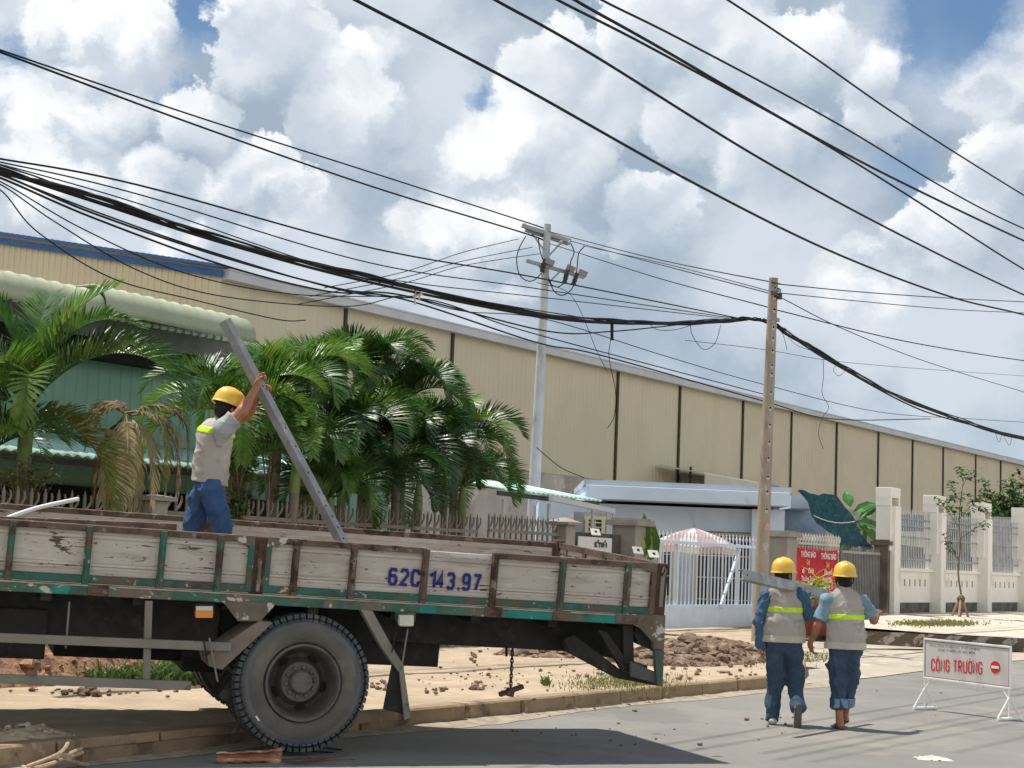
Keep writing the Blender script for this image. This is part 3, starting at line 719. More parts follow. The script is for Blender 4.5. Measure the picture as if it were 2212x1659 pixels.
fence_pillar(1909, 1172, 1178, .42, 'brown stained pillar at the end of the black gate', mat('brown_pillar', (.15, .115, .09), .95, var=.3, scale=2, bump=.4, layers=[((.30, .26, .21), 2, .6, .08, (1, 1, .2))]), slab=True, base=.35)

# ================================================================ white fence of pillars and bar panels
m_white = mat('white_render', (.83, .79, .72), .85, var=.03, scale=1, layers=[((.60, .55, .47), .9, .66, .08, (1, 1, .5))])
m_wbar = mat('white_bars', (.50, .50, .50), .5)
m_grail = mat('grey_rail', (.30, .31, .33), .5)
PXS = [(1916, 1054, 1329), (2016, 1071, 1323), (2117, 1087, 1318), (2203, 1098, 1310), (2275, 1110, 1302)]
wf_base = .42
def wpillar(px, pt, label):
    p = N(px, pt, FN); s_ = SD.dot(p); zt_ = p.z; t = thing('white_pillar', label, 'pillar', SN(s_, FN, wf_base), 'white pillars of the far fence')
    c = SN(s_, FN+.1, 0); wd = .62; dp = .50; mb = MB(); H_ = zt_-wf_base
    zsl0, zsl1 = zt_-.52, zt_-.28
    mb.box(c+ZA*((wf_base-.1+zsl0)/2), (wd*.72, dp, zsl0-wf_base+.1), (SD, ND, ZA))
    mb.build('shaft', m_white, t, bevel=.008); mb = MB()
    c2 = c+SD*.0-ND*.06
    # wider outer skin with a slot near the top
    lo = wf_base+H_*.50
    mb.box(c2+SD*(-.03)+ZA*((lo+zsl0)/2+.002), (wd*1.02, dp*.86, zsl0-lo), (SD, ND, ZA))
    mb.box(c2+ZA*((zsl1+zt_)/2), (wd*1.25, dp*.9, zt_-zsl1), (SD, ND, ZA))
    mb.box(c2+SD*(-wd*.52)+ZA*((zsl0+zsl1)/2), (wd*.2, dp*.88, zsl1-zsl0+.004), (SD, ND, ZA))
    mb.box(c2+SD*(wd*.52)+ZA*((zsl0+zsl1)/2), (wd*.2, dp*.88, zsl1-zsl0+.004), (SD, ND, ZA))
    mb.box(c2-ND*.14+SD*(wd*.1)+ZA*((lo+zt_)/2-.01), (wd*1.1, .12, zt_-lo-.1), (SD, ND, ZA))
    mb.build('slotted_head', m_white, t, bevel=.008)
    return s_
wl = ['leftmost and largest white slotted pillar beside the black gate', 'second white slotted pillar, left of the staked sapling', 'third white slotted pillar, just right of the staked sapling', 'white slotted pillar at the right edge of the photo', 'fifth white pillar beyond the photo edge']
ss = [wpillar(px, pt, wl[i]) for i, (px, pt, pb) in enumerate(PXS)]
for i in range(4):
    a, b = ss[i]+.22, ss[i+1]-.22; L = b-a; cc_ = (a+b)/2; zl0 = wf_base+.32; zl1 = wf_base+1.22
    t = thing('fence_bay', ['first bay of the white fence, between the black gate and second slotted pillar', 'second bay of the white fence, behind the staked sapling', 'third bay of the white fence, right of the sapling', 'fourth bay of the white fence past the last pillar'][i], 'fence bay', SN(cc_, FN, wf_base), 'bays of the white fence')
    mb = MB(); mb.box(SN(cc_, FN-.05, (zl0+zl1)/2), (L, .16, zl1-zl0), (SD, ND, ZA)); mb.box(SN(cc_, FN-.03, zl1+.05), (L, .3, .09), (SD, ND, ZA))
    lw = mb.build('low_wall', m_white, t)
    for j in range(7):
        mb = MB(); mb.box(SN(a+L*(j+.8)/8, FN+.035, zl1-.32), (.07, .02, .2), (SD, ND, ZA)); mb.build('wall_slot', mat('slot_shadow', (.36, .33, .29), .9), lw)
    mb = MB(); mb.box(SN(cc_, FN-.06, wf_base+.15), (L, .12, .33), (SD, ND, ZA)); mb.build('footing', mat('dark_footing', (.13, .12, .11), .95, var=.4, scale=3, bump=.5), t)
    mb = MB(); nb = 24
    zt_ = N((PXS[i][0]+PXS[i+1][0])/2, 1098+i*9, FN).z
    for j in range(nb+1): s_ = a+L*j/nb; mb.tube([SN(s_, FN, zl1+.08), SN(s_, FN, zt_-.12), SN(s_, FN, zt_)], [.016, .016, .003], 5, cap=False); mb.box(SN(s_, FN, zt_-.16), (.06, .02, .03), (SD, ND, ZA))
    mb.build('bars', m_wbar, t)
    mb = MB()
    for zf in (zt_-.32, zt_-.52, zl1+.36, zl1+1.0): mb.box(SN(cc_, FN+.012, zf), (L, .05, .05), (SD, ND, ZA))
    mb.build('rails', m_grail, t)
# things seen through the bars
m_shade = mat('green_net', (.02, .09, .10), .85, var=.2, scale=2)
def behind(px0, px1, py0, py1, name, label, cat, mt, n=-18.7, dep=.6, sag=0, zb=None):
    a = N(px0, py0, n); b = N(px1, py0, n); z0 = N((px0+px1)/2, py1, n).z if zb is None else zb; mb = MB()
    mb.prism([a, b, Vector((b.x, b.y, z0)), Vector((a.x, a.y, z0+sag))], -ND*dep); tag(mb.build(name, mt, loc=a), label, cat)
behind(1935, 2022, 1166, 1300, 'shed', 'dark open shed seen through the first bay of the white fence', 'shed', mat('shed_dark', (.02, .02, .02), .9), zb=.1)
behind(1935, 2022, 1112, 1150, 'shade_net', 'dark teal net strip seen through the first bay of the white fence', 'net', m_shade, dep=.05)
behind(1890, 2022, 1148, 1182, 'tarpaulin', 'white tarpaulin hanging behind the first bay of the white fence', 'tarpaulin', mat('white_tarp', (.70, .72, .62), .6, trans=.2), n=-18.5, dep=.03, sag=.12)
behind(2138, 2215, 1118, 1300, 'shed', 'mauve grey shed seen through the bars left of the rightmost pillar', 'shed', mat('mauve_shed', (.16, .15, .18), .8), zb=.1)
behind(2040, 2132, 1150, 1300, 'hedge_wall', 'dark green netted wall seen behind the sapling through the second bay', 'wall', mat('dark_green_wall', (.05, .075, .05), .9, var=.4, scale=3), n=-19.5, zb=.1)
# ================================================================ truck
TA = R(20.44); TP_, TR_ = R(1.45), R(4.0)
_U = Vector((math.cos(TA), math.sin(TA), 0)); _W = Vector((-math.sin(TA), math.cos(TA), 0))
TU = (_U*math.cos(TP_) - ZA*math.sin(TP_)).normalized()
_Z = TU.cross(_W) if False else _W.cross(TU)*-1
TZ0 = TU.cross(_W).normalized()                       # up, pitched
TW = (_W*math.cos(TR_) + TZ0*math.sin(TR_)).normalized()
TZ = TU.cross(TW).normalized()
TO = P(655, 1622, 12.8)                               # under the wheel, on the side plane
TAX = (TU, TW, TZ)
def TL(u, w_, z): return TO + TU*u + TW*w_ + TZ*z
def TQ(px, py, w_=0):                                 # pixel on the side-parallel plane at depth w
    d = ray(px, py); o = TO + TW*w_; return CAM + d*((o-CAM).dot(TW)/d.dot(TW))
def TC(px, py, w_=0):
    v = TQ(px, py, w_) - TO; return v.dot(TU), v.dot(TZ)
WID = 2.36
def tbox(mb, u0, u1, w0, w1, z0, z1): mb.box(TL((u0+u1)/2, (w0+w1)/2, (z0+z1)/2), (abs(u1-u0), abs(w1-w0), abs(z1-z0)), TAX)
_t = [TC(21, 1126)[1], TC(351, 1148)[1], TC(1070, 1194)[1], TC(1434, 1214)[1]]
_b = [TC(0, 1256)[1], TC(531, 1281)[1], TC(950, 1305)[1], TC(1434, 1326)[1]]
_c = [TC(0, 1281)[1], TC(593, 1306)[1], TC(1367, 1346)[1]]
ZT = sum(_t)/4; ZB = sum(_b)/4; ZR = sum(_c)/3
print('TRUCK z', _t, _b, _c)
m_tw = mat('worn_white_board', (.49, .44, .385), .75, var=.07, scale=2, layers=[((.35, .30, .25), 3, .57, .07, (.5, .5, 3), .75), ((.60, .56, .51), 4, .60, .05, (.4, .4, 2.5), .7), ((.10, .07, .05), 11, .645, .010, (.35, .35, 1.6)), ((.12, .08, .06), 26, .655, .01, (.4, .4, 1.2)), ((.24, .17, .12), 30, .68, .02)], bump=.35, bscale=20)
m_tg = mat('worn_green_paint', (.033, .120, .085), .6, var=.2, scale=5, layers=[((.12, .085, .06), 5, .53, .05), ((.045, .05, .035), 3, .60, .06), ((.42, .38, .32), 13, .64, .02)], bump=.3, bscale=30)
m_tgd = mat('flaking_green_rail', (.055, .125, .09), .6, var=.25, scale=5, layers=[((.15, .125, .10), 3.2, .53, .05), ((.02, .24, .19), 2.5, .62, .02), ((.50, .46, .38), 9, .61, .015, (1, 1, 2))], bump=.35, bscale=30)
m_tb = mat('rusty_brown_rail', (.125, .085, .065), .8, var=.25, scale=6, layers=[((.055, .03, .022), 5, .58, .05), ((.24, .20, .165), 9, .62, .03), ((.18, .055, .025), 6, .68, .03)], bump=.4, bscale=40)
m_tmix = mat('green_brown_paint', (.09, .085, .06), .7, var=.25, scale=6, layers=[((.035, .15, .10), 4, .53, .05), ((.07, .04, .03), 6, .6, .04)], bump=.3)
m_tk = mat('chassis_black', (.022, .021, .020), .75, var=.25, scale=4, layers=[((.05, .042, .034), 4, .62, .06)])
m_tgr = mat('dusty_grey_steel', (.215, .20, .17), .7, var=.1, scale=4, layers=[((.12, .10, .08), 4, .62, .05)], bump=.15)
m_plate = mat('chipped_plate', (.14, .115, .09), .75, var=.2, scale=5, layers=[((.50, .46, .40), 7, .56, .015), ((.06, .045, .035), 6, .63, .03)], bump=.3)
m_bed = mat('rusty_bed', (.16, .115, .085), .9, var=.25, scale=4)
tr = thing('flatbed_truck', 'old flatbed lorry with worn white drop sides, green rails and big dusty rear wheel', 'truck', TL(0, WID/2, 0))
def U(px, py=1230): return TC(px, py)[0]
def side(name, pxs, ends, near=True, miss=None):
    """drop side: boards, stakes, rails. pxs: stake pixel columns"""
    u0, u1 = ends; w0 = 0 if near else WID; sg = 1 if near else -1
    stk = {'front_side': [m_tg, m_tb, m_tmix, m_tg, m_tg, m_tmix], 'rear_side': [m_tb, m_tb, m_tb, m_tb, m_tmix, m_tg]}.get(name)
    mb = MB()
    H = ZT-ZB; rows = [(.06, .20, .0), (.215, .255, .012), (.27, .66, 0), (.675, .70, .012), (.71, .84, .004)]
    zs = [(0.035, .175), (.205, .655), (.685, .86)]
    gap = .006
    for (a, b) in zs:
        tbox(mb, u0+.02, u1-.02, w0+sg*.03, w0+sg*.055, ZT-H*b+gap*.2, ZT-H*a-gap)
    for (a, b) in ((.19, .03), (.67, .025)):
        tbox(mb, u0+.02, u1-.02, w0+sg*.018, w0+sg*.058, ZT-H*a-b*.5, ZT-H*a+b*.4)
    tbox(mb, u0+.02, u1-.02, w0+sg*.025, w0+sg*.056, ZT-H*.735-.012, ZT-H*.735+.012)
    sp_ = mb.build(name, m_tw, tr, bevel=.004)
    mb = MB()
    if miss:
        for a, b in ((u0, miss[0]), (miss[1], u1)): tbox(mb, a, b, w0-sg*.004, w0+sg*.06, ZT-.046, ZT+.002)
    else: tbox(mb, u0, u1, w0-sg*.004, w0+sg*.06, ZT-.046, ZT+.002)
    mb.build('top_rail', m_tb, sp_, bevel=.004)
    mb = MB(); tbox(mb, u0, u1, w0-sg*.002, w0+sg*.058, ZB+.004, ZB+.062); mb.build('bottom_rail', m_tg if near else m_tb, sp_, bevel=.004)
    for i, px in enumerate(pxs):
        u = px if not near else U(px); mb = MB()
        tbox(mb, u-.024, u+.024, w0-sg*.022, w0+sg*.03, ZB-.05, ZT-.006)
        tbox(mb, u-.014, u+.014, w0-sg*.034, w0-sg*.018, ZB+.03, ZT-.05)
        tbox(mb, u-.055, u+.055, w0-sg*.02, w0+sg*.02, ZB-.028, ZB-.006)
        for zz_ in (.12, .3): 
            mb.lathe(TL(u, w0-sg*.034, ZT-zz_), -TW*sg, [(0, .013), (.008, .011)], 8)
        mb.build('stake', stk[i] if near else m_tb, sp_, bevel=.003)
    for u in (u0+.015, u1-.015):
        mb = MB(); tbox(mb, u-.025, u+.025, w0-sg*.008, w0+sg*.05, ZB+.01, ZT-.0); mb.build('end_stile', m_tg if near and u < 0 else m_tb, sp_, bevel=.003)
    # corner gusset plates along the top
    if near:
        for u, s_ in ((u0, 1), (u1, -1)):
            if s_*1 == -1 and name == 'front_side': pass
            mb = MB(); p = [(0, .0), (.17, 0), (.17, -.03), (.10, -.055), (.06, -.075), (0, -.075)]
            mb.prism([TL(u+s_*x, w0-.012, ZT+z+.003) for x, z in p], TW*.01); mb.build('gusset', m_plate, sp_)
    return sp_
uF0 = U(-420); uF1 = U(545); uR0 = U(572); uR1 = U(1418)
sideF = side('front_side', [-310, -150, 18, 186, 347, 472], (uF0, uF1))
sideR = side('rear_side', [637, 762, 918, 1069, 1216, 1358], (uR0, uR1), miss=(U(918), U(1066)))
# broken upper board showing the gap of the missing rail is kept by the stakes
centre = MB(); u = (uF1+uR0)/2
tbox(centre, u-.05, u+.05, -.01, .07, ZR+.02, ZT+.0); tbox(centre, u-.02, u+.015, -.03, -.005, ZB, ZT-.05)
cp = centre.build('centre_post', mat('rust_dark', (.075, .04, .03), .85, var=.35, scale=7, layers=[((.16, .10, .07), 7, .6, .05)], bump=.5), tr, bevel=.004)
mb = MB(); tbox(mb, u-.012, u+.012, -.045, -.03, ZB+.02, ZT-.18); mb.lathe(TL(u, -.05, ZB+.1), TW, [(0, .02), (.03, .02)], 8); mb.build('latch', m_tgr, cp)
for i, uu in enumerate((uF0-.06, uR1+.055)):
    mb = MB(); tbox(mb, uu-.05, uu+.05, -.01, .08, ZR, ZT+.005)
    c_ = mb.build('corner_post', mat('rust_dark', (0, 0, 0)), tr, bevel=.004)
    mb = MB(); tbox(mb, uu-.016, uu+.016, -.03, -.008, ZB+.08, ZT-.1); mb.tube([TL(uu, -.03, ZT-.1), TL(uu+.02, -.04, ZT-.05), TL(uu, -.035, ZT-.02), TL(uu-.015, -.03, ZT-.07)], .008, 6); mb.build('latch', m_tgr, c_)
# bed rails, floor, cross beams
mb = MB(); tbox(mb, uF0-.1, uR1+.11, -.02, .05, ZR, ZB-.012); br_ = mb.build('bed_rail', m_tgd, tr, bevel=.005)
mb = MB(); tbox(mb, uF0-.1, uR1+.11, -.024, .052, ZB-.014, ZB-.004); mb.build('rail_lip', mat('bare_lip', (.36, .31, .26), .8, var=.3, scale=6), br_)
for px in (210, 1066, 1214, 1362):
    mb = MB(); u = U(px, 1290); tbox(mb, u-.075, u+.075, -.034, -.015, ZR+.002, ZB+.0); tbox(mb, u-.055, u+.055, -.042, -.03, ZR+.02, ZB-.02)
    mb.build('hinge_plate', m_tb, br_, bevel=.004)
mb = MB(); tbox(mb, uF0-.1, uR1+.11, WID-.05, WID+.02, ZR, ZB-.012); mb.build('far_bed_rail', m_tb, tr)
mb = MB(); tbox(mb, uF0-.05, uR1+.08, .05, WID-.05, ZB-.05, ZB-.01); mb.build('bed_floor', m_bed, tr)
for k_ in range(10):
    u = uF0+.3+k_*(uR1-uF0-.5)/9; mb = MB(); tbox(mb, u-.04, u+.04, .06, WID-.06, ZR-.06, ZB-.055); mb.build('cross_bearer', m_tk, tr)
# far drop side
fu0 = uF0; mid = (uF1+uR0)/2
side('far_front_side', [uF0+.4+i*.55 for i in range(6)], (uF0, mid-.06), near=False)
side('far_rear_side', [mid+.25+i*.56 for i in range(6)], (mid+.06, uR1), near=False)
mb = MB(); tbox(mb, mid-.05, mid+.05, WID-.07, WID+.02, ZR, ZT+.01); mb.build('far_centre_post', m_tb, tr)
mb = MB(); tbox(mb, uR1+.01, uR1+.10, WID-.08, WID+.02, ZR, ZT+.03); mb.build('far_corner_post', m_tb, tr)
# tailgate
mb = MB(); ug = uR1+.06
for a, b in ((.05, .22), (.25, .62), (.65, .9)): tbox(mb, ug-.012, ug+.012, .09, WID-.09, ZT-(ZT-ZB)*b, ZT-(ZT-ZB)*a)
tg_ = mb.build('tailgate', m_tw, tr)
mb = MB(); tbox(mb, ug-.03, ug+.03, .08, WID-.08, ZT-.045, ZT+.005); tbox(mb, ug-.03, ug+.03, .08, WID-.08, ZB, ZB+.06); mb.build('tailgate_rail', m_tb, tg_)
for k_ in range(5):
    w_ = .25+k_*(WID-.5)/4; mb = MB(); tbox(mb, ug-.03, ug+.035, w_-.03, w_+.03, ZB, ZT-.01); mb.build('tailgate_stake', m_tb, tg_)
# lettering
lu, lz = TC(841, 1264); ru, rz = TC(1043, 1276)
zb_ = lz; hL = TC(880, 1227)[1]-TC(872, 1266)[1]
for txt, pa, pb in (('62C', 841, 911), ('143.97', 929, 1043)):
    ua, ub = U(pa), U(pb); zbase = TC((pa+pb)/2, 1267 if pa < 900 else 1275.5)[1]
    mbt = strokes(txt,   .142, ub-ua, .025, lambda x, y, d, ua=ua, zb=zbase: TL(ua+x, .0145-d, zb+y))
    mbt.build('plate_number', mat('navy_paint', (.018, .02, .16), .6, var=.3, scale=8, layers=[((.40, .37, .34), 22, .66, .02)]), sideR)
for (pa, pb) in ((1095, 1190), (1272, 1335), (905, 940)):
    mb = MB(); tbox(mb, U(pa, 1310), U(pb, 1310), -.0235, -.02, ZR+.004, ZB-.018); mb.build('bright_patch', mat('bright_teal_paint', (.012, .20, .16), .5, var=.15, scale=6, layers=[((.10, .11, .09), 5, .60, .03), ((.50, .47, .40), 12, .62, .02)]), br_, bevel=.001)
# gusset hanging plates and mudguard
def plate(pxs, name, mt, w_=-.03, th=.012, parent=None):
    mb = MB(); mb.prism([TQ(x, y, w_) for x, y in pxs], TW*th); return mb.build(name, mt, parent or tr, bevel=.003)
plate([(480, 1298), (598, 1303), (563, 1342), (514, 1342)], 'guard_bracket', m_plate, -.03, .02)
plate([(560, 1341), (590, 1345), (480, 1447), (452, 1440), (445, 1418)], 'mudguard_strip', mat('brown_strip', (.19, .155, .125), .8, var=.15, scale=5, bump=.2), -.01, .35)
plate([(590, 1345), (585, 1352), (470, 1505), (505, 1530), (520, 1450)], 'mudguard_inner', m_tk, .10, .3)
plate([(779, 1316), (805, 1320), (855, 1410), (874, 1440), (862, 1452), (825, 1400)], 'mudguard_arm', m_tgr, -.02, .10)
plate([(862, 1440), (872, 1440), (888, 1550), (874, 1556)], 'flap_bar', m_tgr, -.02, .03)
plate([(858, 1405), (872, 1450), (880, 1545), (828, 1532), (846, 1440)], 'mud_flap', m_tk, .03, .02)
def rod(a, b, r_, name, mt, w_=-.02):
    mb = MB(); mb.tube([TQ(*a, w_), TQ(*b, w_)], r_, 6); mb.build(name, mt, tr)
rod((452, 1378), (470, 1472), .008, 'lamp_stay', m_tgr, -.06); rod((440, 1380), (448, 1430), .006, 'lamp_stay', m_tk, -.05)
rod((881, 1358), (868, 1440), .007, 'lamp_stay', m_tgr, -.05); rod((858, 1355), (846, 1410), .006, 'lamp_stay', m_tk, -.05)
m_orange = mat('orange_lens', (.72, .25, .03), .25, var=.08, spec=.6)
def lamp(px0, py0, px1, py1, orange):
    mb = MB(); mb.prism([TQ(px0-3, py0-4, -.09), TQ(px1+4, py0-4, -.09), TQ(px1+3, py1-8, -.09), TQ(px0-2, py1-8, -.09)], TW*.10)
    l = mb.build('side_marker_lamp', m_tk if orange else m_tg, tr, bevel=.004)
    mb = MB(); h = py0+(py1-py0)*(.42 if orange else .95); mb.prism([TQ(px0, py0+1, -.12), TQ(px1, py0+1, -.12), TQ(px1, h, -.12), TQ(px0, h, -.12)], TW*.05); mb.build('lamp_housing', mat('pale_plastic', (.55, .52, .44), .5), l, bevel=.003)
    mb = MB()
    if orange: mb.prism([TQ(px0-1, h, -.13), TQ(px1+1, h, -.13), TQ(px1, py1, -.13), TQ(px0-1, py1, -.13)], TW*.06)
    else: mb.prism([TQ(px0+2, h, -.125), TQ(px1-2, h, -.125), TQ(px1-3, py1, -.125), TQ(px0+3, py1, -.125)], TW*.05)
    mb.build('lens', m_orange if orange else mat('pale_plastic', (0, 0, 0)), l, bevel=.004)
lamp(424, 1309, 460, 1335, True); lamp(863, 1328, 894, 1353, False)
# side guard
def bar(pa, pb, th, name, w0=-.04, dep=.035):
    a = TQ(*pa, w0); b = TQ(*pb, w0); mb = MB(); mb.beam(a+TW*dep/2, b+TW*dep/2, dep, th, TZ); mb.build(name, m_tgr, tr, bevel=.003)
bar((-400, 1362), (500, 1398), .066, 'side_guard_rail'); bar((-400, 1452), (413, 1482), .066, 'side_guard_rail')
for px in (322, -12, -300): bar((px, 1298), (px-6, 1476), .055, 'side_guard_post', -.005)
rod((150, 1300), (142, 1400), .008, 'guard_stay', m_tgr, .05)
# chassis frame, spare boxes, tank: dark underbody
zc1 = ZR-.07
def cbox(px0, px1, py0, py1, w0, w1, name, mt=m_tk):
    mb = MB(); a = TC(px0, py0, w0); b = TC(px1, py1, w0); tbox(mb, a[0], b[0], w0, w1, b[1], a[1]); return mb.build(name, mt, tr, bevel=.006)
mb = MB(); tbox(mb, uF0, U(500), .30, .45, ZR-.36, ZR-.002); mb.build('chassis_beam', m_tk, tr)
mb = MB(); tbox(mb, uF0, U(1300), WID-.75, WID-.60, ZR-.34, ZR-.002); mb.build('chassis_beam', m_tk, tr)
plate([(440, 1300), (1366, 1345), (1340, 1425), (1240, 1408), (950, 1392), (840, 1385), (500, 1400)], 'chassis_beam', m_tk, .40, .16)
cbox(120, 480, 1375, 1432, .9, 1.5, 'battery_box'); cbox(-440, 95, 1290, 1425, .25, .8, 'fuel_tank')
cbox(400, 520, 1385, 1455, .7, 1.6, 'spare_tank')
# rear under-run frame
plate([(1218, 1380), (1240, 1372), (1345, 1450), (1427, 1472), (1427, 1483), (1335, 1466), (1230, 1410)], 'underrun_beam', m_tk, .10, .12)
plate([(1291, 1360), (1310, 1364), (1365, 1440), (1345, 1450)], 'underrun_brace', m_tk, .06, .05)
plate([(1346, 1346), (1368, 1347), (1370, 1436), (1348, 1432)], 'underrun_post', m_tk, .05, .08)
plate([(1330, 1325), (1437, 1329), (1435, 1400), (1424, 1403), (1378, 1352), (1368, 1349), (1330, 1346)], 'rear_corner_plate', m_plate, -.03, .012)
plate([(1375, 1352), (1386, 1360), (1422, 1398), (1418, 1408), (1380, 1392), (1369, 1368)], 'rear_lamp_cluster', m_tk, .06, .10)
plate([(1408, 1328), (1438, 1329), (1435, 1404), (1412, 1402)], 'rear_corner_plate', m_plate, -.034, .05)
plate([(1414, 1403), (1435, 1405), (1432, 1484), (1420, 1480)], 'rear_post', mat('green_grey_post', (.06, .095, .075), .75, var=.2, scale=5, layers=[((.20, .10, .06), 4, .60, .06)]), -.030, .05)
plate([(1362, 1428), (1424, 1455), (1424, 1478), (1362, 1462)], 'rear_crossbar', mat('dull_grey', (.085, .085, .082), .7), .0, .03)
for kk in range(2):
    mb = MB(); u_, z_ = TC(1418, 1460); w_ = .25+kk*1.5; tbox(mb, u_-.05, u_+.03, w_, w_+.35, z_-.05, z_+.05); mb.build('underrun_bar', m_tk, tr)
# wheels
m_rub = mat('dusty_tyre', (.112, .116, .120), .88, var=.2, scale=3, layers=[((.155, .145, .125), 2.5, .55, .10, (1, 1, 1), .8), ((.20, .18, .15), 14, .66, .03, (1, 1, 1), .6)], bump=.25, bscale=60)
m_tread = mat('tread_rubber', (.075, .082, .09), .85, var=.2, scale=6, layers=[((.13, .13, .12), 6, .6, .06)], bump=.2)
m_rim = mat('dusty_rim', (.12, .112, .098), .75, var=.18, scale=5, layers=[((.075, .066, .055), 4, .58, .06), ((.18, .165, .14), 9, .66, .03)], bump=.2)
RT = .540
def wheel(c, ax, name='wheel', lab=None, seg=88, detail=True):
    """c: centre of the outer face, ax: direction inward"""
    e1 = (ZA-ax*ax.z).normalized(); e2 = ax.cross(e1)
    root = MB(); prof = [(.045, .30), (.02, .315), (-.004, .36), (-.012, .42), (.0, .462), (.012, .480), (.03, .490), (.05, .495), (.22, .495), (.25, .49), (.27, .46), (.27, .36), (.22, .30)]
    root.lathe(c, ax, prof, seg, cap=False, sx=e1)
    o = root.build(name, m_rub, tr, smooth=True)
    if lab: o['label'] = lab
    mb = MB(); nl = 60
    for i in range(nl):
        an = 2*math.pi*i/nl; t = 2*math.pi/nl
        def pt(a_, r_, h): return c + ax*h + (e1*math.cos(a_)+e2*math.sin(a_))*r_
        a0, a1 = an+t*.04, an+t*.76
        sk = t*.18
        # shoulder lug wrapping onto the sidewall
        mb.hexa([pt(a0+sk, .468, .0), pt(a1+sk, .468, .0), pt(a1, .515, .09), pt(a0, .515, .09)],
                [pt(a0+sk, .482, -.006), pt(a1+sk, .482, -.006), pt(a1, RT, .085), pt(a0, RT, .085)])
        mb.hexa([pt(a0+sk*.6, .500, -.001), pt(a1+sk*.6, .500, -.001), pt(a1, .515, .09), pt(a0, .515, .09)],
                [pt(a0+sk*.6, .530, .008), pt(a1+sk*.6, .530, .008), pt(a1, RT, .09), pt(a0, RT, .09)])
        if detail: mb.hexa([pt(a0-sk, .51, .10), pt(a1-sk, .51, .10), pt(a1, .51, .25), pt(a0, .51, .25)], [pt(a0-sk, RT, .10), pt(a1-sk, RT, .10), pt(a1, RT, .24), pt(a0, RT, .24)])
    mb.lathe(c, ax, [(.115, .49), (.12, RT-.012), (.23, RT-.012), (.24, .49)], seg, cap=False, sx=e1)
    tt = mb.build('tread', m_tread, o)
    if name == 'rear_wheel':
        mb = MB(); mb.lathe(c, ax, [(.010, .312), (-.010, .335), (-.0165, .38), (-.0165, .405), (-.0135, .425)], seg, cap=False, sx=e1); mb.build('sidewall_band', mat('brown_dust_rubber', (.112, .104, .092), .9, var=.2, scale=4, layers=[((.16, .145, .12), 3, .58, .08)]), o, smooth=True)
        mb = MB(); an = math.radians(-42)
        for q_ in (0,): p = c-ax*.012+(e1*math.sin(an)*1+e2*0)*0; th_ = R(-128); pp = c-ax*.0135+(e1*math.cos(th_)+e2*math.sin(th_))*.44; tt_ = (-e1*math.sin(th_)+e2*math.cos(th_)); mb.box(pp, (.045, .012, .004), (tt_, ax.cross(tt_), ax)); mb.build('white_mark', mat('white_chalk', (.7, .7, .68), .8), o)
    mb = MB(); mb.lathe(c, ax, [(.040, .300), (.012, .302), (.000, .296), (.000, .282), (.020, .272), (.050, .268)], 64, cap=False, sx=e1)
    rm = mb.build('rim', m_rim, o, smooth=True)
    mb = MB(); mb.lathe(c, ax, [(.049, .268), (.060, .258), (.10, .248), (.15, .234), (.175, .222), (.168, .19), (.130, .165), (.112, .155), (.112, .14)], 64, cap=False, sx=e1)
    mb.build('rim_dish', mat('dark_dish', (.062, .056, .048), .8, var=.25, scale=5, layers=[((.11, .10, .085), 4, .6, .06)]), o, smooth=True)
    mb = MB(); mb.lathe(c, ax, [(.108, .15), (.108, .095), (.09, .09), (.045, .085), (.035, .078), (.03, .02), (.03, .0)], 32, cap=False, sx=e1)
    hb = mb.build('hub', m_rim, o, smooth=True)
    for i in range(10 if name == 'rear_wheel' else 0):
        a_ = 2*math.pi*(i+.3)/10; p = c + (e1*math.cos(a_)+e2*math.sin(a_))*.115 + ax*.115; mb = MB(); mb.lathe(p, -ax, [(0, .017), (.03, .017), (.034, .012)], 6); mb.build('wheel_nut', m_rim, o)
    for i in range(8 if name == 'rear_wheel' else 0):
        a_ = 2*math.pi*(i+.1)/8; p = c + (e1*math.cos(a_)+e2*math.sin(a_))*.068 + ax*.035; mb = MB(); mb.lathe(p, -ax, [(0, .009), (.01, .009)], 6); mb.build('hub_bolt', m_rim, o)
    for i in range(5):
        a_ = 2*math.pi*(i+.42)/5; mb = MB(); cc2 = c + (e1*math.cos(a_)+e2*math.sin(a_))*.199 + ax*.150
        tt2 = (-e1*math.sin(a_)+e2*math.cos(a_)); rr2 = (e1*math.cos(a_)+e2*math.sin(a_))
        rr3 = (rr2*.94-ax*-.30).normalized()
        pts = [cc2 + tt2*(math.cos(x)*.046) + rr3*(math.sin(x)*.019) for x in np.linspace(0, 2*math.pi, 14)[:-1]]
        mb.prism(pts, -ax*.006); mb.build('hand_hole', m_dark, o)
    return o
wc_ = TL(U(655, 1475), -.005, TC(655, 1475)[1])
axw = _W.copy()
cz = wc_.copy()
wheel(cz, axw, 'rear_wheel')
wheel(cz + axw*.33, axw, 'inner_rear_wheel', detail=False)
wheel(cz + axw*(WID-.02)+ZA*.15, -axw, 'far_rear_wheel', detail=False)
wheel(cz + axw*(WID-.35)+ZA*.13, -axw, 'far_inner_rear_wheel', detail=False)
wheel(cz - _U*4.1 + ZA*.12, axw, 'front_wheel', detail=False); wheel(cz - _U*4.1 + axw*(WID-.05)+ZA*.14, -axw, 'front_wheel', detail=False)
mb = MB(); mb.tube([cz+axw*.2, cz+axw*(WID-.2)+ZA*.13], .085, 12); mb.lathe(cz+axw*(WID/2-.2)+ZA*.07, axw, [(-.1, .08), (.0, .2), (.25, .2), (.35, .08)], 20); mb.build('rear_axle', m_tk, tr)
